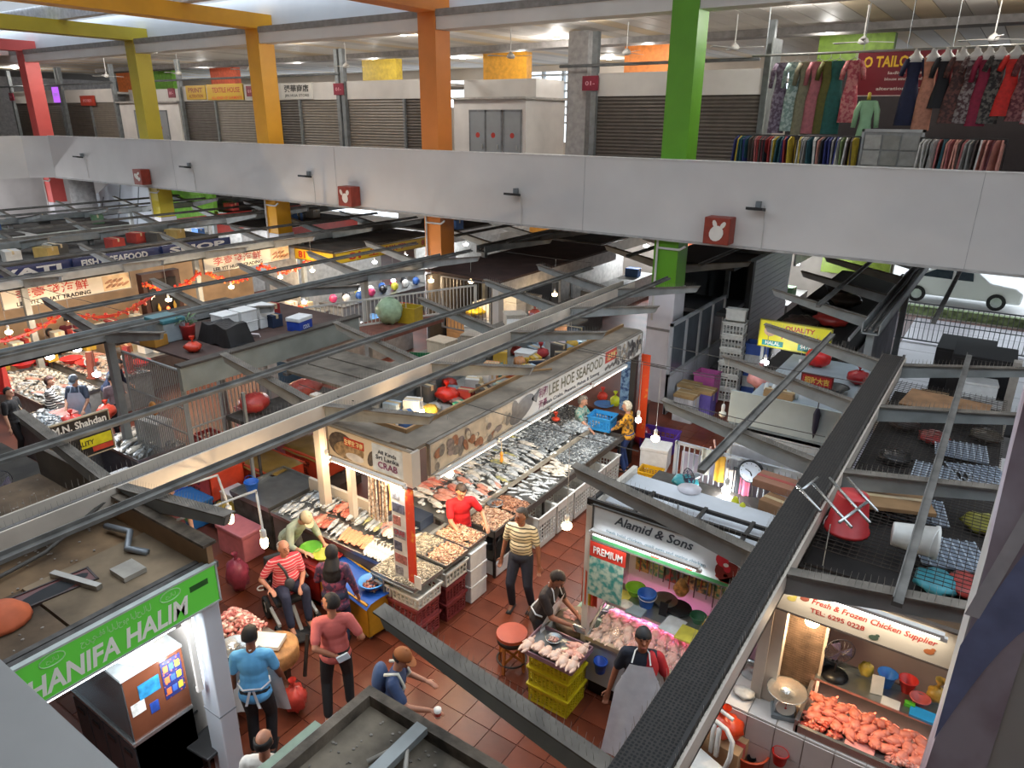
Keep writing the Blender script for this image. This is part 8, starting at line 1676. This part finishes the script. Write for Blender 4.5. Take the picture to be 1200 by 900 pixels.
for x in (-1.8, -.6, .6, 1.8): MB().box(x-.05, x+.05, -.14, .14, 0, 3.4).build('mullion', paint('#aeb4b8'), lv)
# ceiling fans and downlights
def fan():
    t = thing('ceiling_fan', '', 'fan'); MB().cyl((0, 0, 0), (0, 0, .75), .015, n=6).build('rod', paint('#c9c7c2'), t); MB().lathe([(.03, .08), (.1, .02), (.13, -.06), (.05, -.1)], 12).build('motor', paint('#c3c1bc'), t, True)
    for k in range(3): MB().prism([(.1*math.cos(k*2.09), .1*math.sin(k*2.09), -.04), (.75*math.cos(k*2.09-.08), .75*math.sin(k*2.09-.08), -.05), (.75*math.cos(k*2.09+.1), .75*math.sin(k*2.09+.1), -.03)], (0, 0, .012)).build('blade', paint('#b5b3ae'), t)
    return t
FP = Proto(fan)
for i, (x, y) in enumerate(((-6.9, 20.2), (-3.8, 20.2), (-10.0, 20.2), (-13.6, 19.6), (-17.0, 20.4), (-21.4, 20.2), (-26.5, 19.8), (-31.5, 19.8), (-37.0, 19.5), (-44, 19.5), (-1.2, 21))): FP((x, y, 8.83), i*.7, 'white three bladed ceiling fan hanging over the upper walkway', 'ceiling fans of the upper floor')
def dl():
    t = thing('downlight', '', 'lamp'); MB().cyl((0, 0, -.02), (0, 0, .03), .14, n=14).build('trim', paint('#e0ddd6'), t); MB().cyl((0, 0, -.03), (0, 0, -.02), .11, n=14).build('lens', lamp_mat('#fff8ec', 9), t); return t
DP = Proto(dl)
for x, y in ((-10.65, 18.7), (-5.5, 24), (-17.4, 19), (-5.0, 18.7), (-24.2, 24.5), (-13.7, 22.4), (-11.4, 24.6), (-30, 18), (-35.8, 18), (-41, 17.9), (-49, 20.6), (-36, 24), (-29.2, 24.5), (-21.7, 27.5), (-16.7, 24.8), (-16.2, 31), (-1.0, 19.5), (-23.0, 18.6)):
    o = DP((x, y, 9.545), 0, 'round recessed downlight in the plank ceiling', 'downlights of the upper floor'); point_light('downlight_light', (0, 0, -.2), 85, (1, .97, .92), .12, o)
# floodlights and pictogram boxes on the parapet
def flood():
    t = thing('floodlight', '', 'lamp'); MB().box(-.05, .05, -.02, .1, .0, .14).build('bracket', M_POST, t); MB().prism([(-.18, -.28, -.02), (.18, -.28, -.02), (.18, .0, -.06), (-.18, .0, -.06)], (0, 0, .06)).build('lamp_body', mat('#1a1a1b', .5), t); MB().tube([(.12, .08, .05), (.16, .085, -.4), (.16, .085, -.9)], .01, 5).build('cable', mat('#b9b6b0'), t); return t
FL = Proto(flood)
for x, z in ((-34.4, 5.32), (-26.3, 5.22), (-19.5, 5.2), (-11.2, 5.12), (-4.7, 5.2)): FL((x, 16.38, z), 0, 'small black floodlight on the white parapet', 'floodlights on the parapet')
def cube(x, z, label, draw):
    t = thing('pictogram_box', label, 'sign', (x, 16.27, z)); MB().box(-.3, .3, -.2, .2, -.3, .3).build('box', mat('#8f3524', .5), t, bevel=.02); b = MB(); draw(b); b.build('pictogram', paint('#d9d2c8'), t)
def d_fish(b): ellipse_patch(b, -.05, .02, .17, .1, -.5, 14, -.203); ellipse_patch(b, .12, -.08, .1, .07, .5, 10, -.204); ellipse_patch(b, .1, .14, .1, .05, .4, 10, -.204)
def d_crab(b): ellipse_patch(b, .02, -.05, .13, .15, .2, 14, -.203); ellipse_patch(b, -.14, .12, .06, .1, .5, 10, -.204); ellipse_patch(b, .14, .12, .07, .09, -.5, 10, -.204)
def d_pig(b): ellipse_patch(b, 0, -.05, .16, .18, -.5, 14, -.203); ellipse_patch(b, -.05, .16, .05, .09, .4, 10, -.204); ellipse_patch(b, .14, .14, .05, .09, -.6, 10, -.204)
cube(-29.5, 4.7, 'red pictogram box with a white fish on the parapet', d_fish); cube(-17.5, 4.68, 'red pictogram box with a white crab on the parapet', d_crab); cube(-5.47, 4.66, 'red pictogram box with a white pig head on the parapet', d_pig)
# ------------------------------------------------------------------ dress shop
panel('shop_back_wall', 'dark back wall of the dress shop', 'wall panel', (-5.6, 21.2), (4, 21.2), 5.08, 8.3, mat('#2a2426', .8)); panel('shop_side_wall', 'grey post wall at the end of the dress shop', 'wall panel', (-5.95, 20.3), (-5.95, 21.1), 5.08, 9.0, mat('#8f9492', .6))
sign('shop_banner', 'dark red tailoring banner with yellow lettering', (-2.75, 19.6, 8.05), (1, 0, 0), 2.0, .95, '#6a1822', [('O TAILORING', -.1, .25, 1.5, .24, '#d0a82c', .03), ('ladies & gents', .15, .0, .9, .08, '#c9c0b4'), ('blouse stitching and piece', .15, -.13, 1.0, .08, '#c9c0b4'), ('alteration, curtains', .1, -.33, 1.2, .08, '#c9c0b4')], frame='#b9b2aa', cat='banner', deco=lambda t, w, h: [MB().cyl((x, .02, h/2), (x, .02, 1.5), .008, n=5).build('cord', M_POST, t) for x in (-.9, .9)])
rl = thing('garment_rail', 'long steel rail carrying the hanging dresses', 'rail', (-3, 18.6, 0)); MB().cyl((-2.9, 0, 8.45), (4, 0, 8.45), .025, n=8).build('bar', steel('#9a9c9a', .4), rl)
for x in (-2.6, .4, 3.2): MB().cyl((x, 0, 8.45), (x, 0, 9.6), .012, n=5).build('hanger_rod', M_POST, rl)
def dress_mesh(H, c, c2, full, sl):
    b = MB(); pr = [(.16, 0), (.15, -.1), (.115, -.36), (.13+.03*full, -.55), (.16+.08*full, -.8), (.17+.14*full, -H)]; n = 14
    vs = [((r*(1+.06*full*math.sin(i*3.5)))*math.cos(2*PI*i/n), .38*r*math.sin(2*PI*i/n), z) for r, z in pr for i in range(n)]
    b._a(vs, [(j*n+i, j*n+(i+1) % n, (j+1)*n+(i+1) % n, (j+1)*n+i) for j in range(len(pr)-1) for i in range(n)])
    if sl:
        for s in (-1, 1): b.tube([(s*.13, 0, -.03), (s*.2, 0, -.2), (s*.23, 0, -.2-sl)], [.06, .06, .05], 7)
    return b
M_HANG = paint('#d3d1cc')
def dress(x, H, c, label, c2=None, full=.3, sl=0, bust=False, y=18.6, z=8.28, rz=.3):
    t = thing('dress', label, 'dress', (x, y, z), rz); b = dress_mesh(H, c, c2, full, sl)
    b.build('garment', mat(c, .7, 0, 0 if c2 else .12, 14, hex2=c2, thr=(.42, .55) if c2 else None), t, True)
    if bust: MB().lathe([(.05, .18), (.06, .1), (.14, .02), (.15, -.08)], 10, sy=.5).build('hanger_form', M_HANG, t, True); MB().cyl((0, 0, .15), (0, 0, .2), .008, n=5).build('hook', M_HANG, t)
    else: MB().tube([(-.15, 0, -.02), (0, 0, .06), (.15, 0, -.02)], .008, 5).cyl((0, 0, .06), (0, 0, .18), .006, n=5).build('hanger', M_HANG, t)
    return t
for x, H, c, l, c2, fu, sl, bu in ((-5.15, 1.55, '#5d4a5c', 'plum dress with silver beads', '#8d8090', .1, .35, 0), (-4.86, 1.5, '#7d938c', 'grey green dress with sparkles', '#b5c4be', .2, .35, 0), (-4.61, 1.58, '#857f66', 'khaki dress', None, .1, .3, 0), (-4.36, 1.55, '#b0666c', 'dusty rose dress', None, .25, .3, 0), (-4.12, 1.55, '#5f5a20', 'olive dress', None, .1, .2, 0), (-3.93, 1.55, '#1f5a52', 'deep teal dress', None, .2, 0, 0), (-3.6, 1.3, '#c9807c', 'pink flowered long sleeved dress', '#a8404c', .15, .2, 0),
    (-2.4, 1.35, '#161c3c', 'navy dress with a ruffled hem', None, .35, .15, 1), (-2.08, 1.45, '#c08268', 'peach long dress', None, .1, 0, 1), (-1.82, 1.0, '#141318', 'black dress with a gold hem', None, .3, .2, 1), (-1.55, 1.3, '#3c2422', 'dark brown pleated dress', '#6a4038', .5, .2, 1), (-1.3, 1.3, '#4a2f30', 'maroon and grey pleated dress', '#8f8480', .35, .1, 1), (-1.08, 1.35, '#8a1838', 'crimson long dress', None, .15, .3, 1), (-.88, 1.3, '#231f1e', 'black spotted dress', '#6a645c', .2, .1, 1), (-.62, 1.15, '#d0281f', 'bright red flared dress', None, .5, .1, 1), (-.36, 1.25, '#5a2028', 'dark red patterned dress', '#8f5a58', .4, .2, 1), (-.1, 1.3, '#8f2f38', 'red and white dress', '#c9b0ac', .3, .1, 1)): dress(x, H, c, l + ' hanging on the long rail', c2, fu, sl, bu)
kb = thing('dress_form', 'dress form with a mint green kurta before the dress rail', 'dress form', (-3.07, 7.31, 0)); kb.location = (kb.location.x, 17.9, 5.08)
MB().cyl((0, 0, 0), (0, 0, 1.3), .02, n=6).build('stand', steel(), kb); bm = dress_mesh(.85, 0, 0, .1, .35); bm.v = [(x, y, z+2.35) for x, y, z in bm.v]; bm.build('kurta', mat('#8fb58a', .7, 0, .06, 8), kb, True); MB().lathe([(.04, 2.36), (.035, 2.5), (.0, 2.52)], 8).build('neck', mat('#c9b23a', .6), kb, True); MB().lathe([(.2, 0), (.2, .03), (.03, .05)], 12).build('base', M_BLACK, kb)
bd = thing('display_rack', 'grey panelled display rack before the dress shop', 'rack', (-2.45, 17.7, 5.08)); MB().box(-.55, .55, -.04, .04, .3, 1.75).build('back_panel', mat('#8f8d88', .6), bd); MB().box(-.6, .6, -.06, .06, 1.72, 1.78).box(-.6, -.55, -.06, .06, 0, 1.78).box(.55, .6, -.06, .06, 0, 1.78).build('frame', steel('#b5b5b2', .4), bd)
for i in range(6): MB().box(-.52+.36*(i % 3), -.2+.36*(i % 3), -.07, -.04, 1.05+.32*(i//3), 1.34+.32*(i//3)).build('sample_card', mat(['#a9a49a', '#8d897f', '#98948c'][i % 3], .7), bd)
def gm(c):
    b = MB(); b.prism([(-.012, -.22, -.75), (-.012, .22, -.75), (-.012, .2, -.08), (-.012, .05, .0), (-.012, -.05, .0), (-.012, -.2, -.08)], (.03, 0, 0)); return b.mesh('garment', mat(c, .75, 0, .15, 9))
GC = [('#b59a2a', 'mustard'), ('#1f4a52', 'teal'), ('#8f2422', 'red'), ('#4a3a34', 'brown'), ('#8f8a84', 'grey'), ('#1c1d24', 'black'), ('#2a2f6a', 'indigo'), ('#c9c4bc', 'white'), ('#a8605c', 'rose'), ('#5a1f28', 'maroon'), ('#6a7a4a', 'olive'), ('#c98a7a', 'salmon')]
GMs = [gm(c) for c, l in GC]
for rx0, rx1, n, order, nm in ((-5.7, -4.45, 22, [0, 1, 1, 3, 2, 3, 9, 2, 4, 1, 2, 0], 'first'), (-4.3, -3.1, 20, [7, 4, 7, 7, 5, 5, 6, 6, 7, 10, 3, 0], 'second'), (-1.85, -.45, 24, [7, 4, 8, 1, 8, 11, 8, 4, 7, 11, 9, 11], 'third')):
    k = thing('garment_rack', nm + ' low garment rack behind the parapet', 'rack', ((rx0+rx1)/2, 17.6, 5.08)); w = (rx1-rx0)/2; MB().cyl((-w-.05, 0, 1.62), (w+.05, 0, 1.62), .015, n=6).build('bar', steel('#4a4a4c', .4), k)
    for s in (-1, 1): MB().cyl((s*(w+.05), 0, 0), (s*(w+.05), 0, 1.62), .015, n=6).build('upright', steel('#4a4a4c', .4), k)
    for i in range(n):
        g = order[i*len(order)//n] if i % 4 else random.randrange(12); o = bpy.data.objects.new('hanging_garment', GMs[g]); COL.objects.link(o); o.location = (rx0+(rx1-rx0)*(i+.5)/n, 17.6, 6.68); o.rotation_euler = (0, rnd(-.08, .08), rnd(-.5, .1)); tag(o, GC[g][1] + ' garment hanging on the ' + nm + ' low rack', 'garment', 'garments on the low racks')
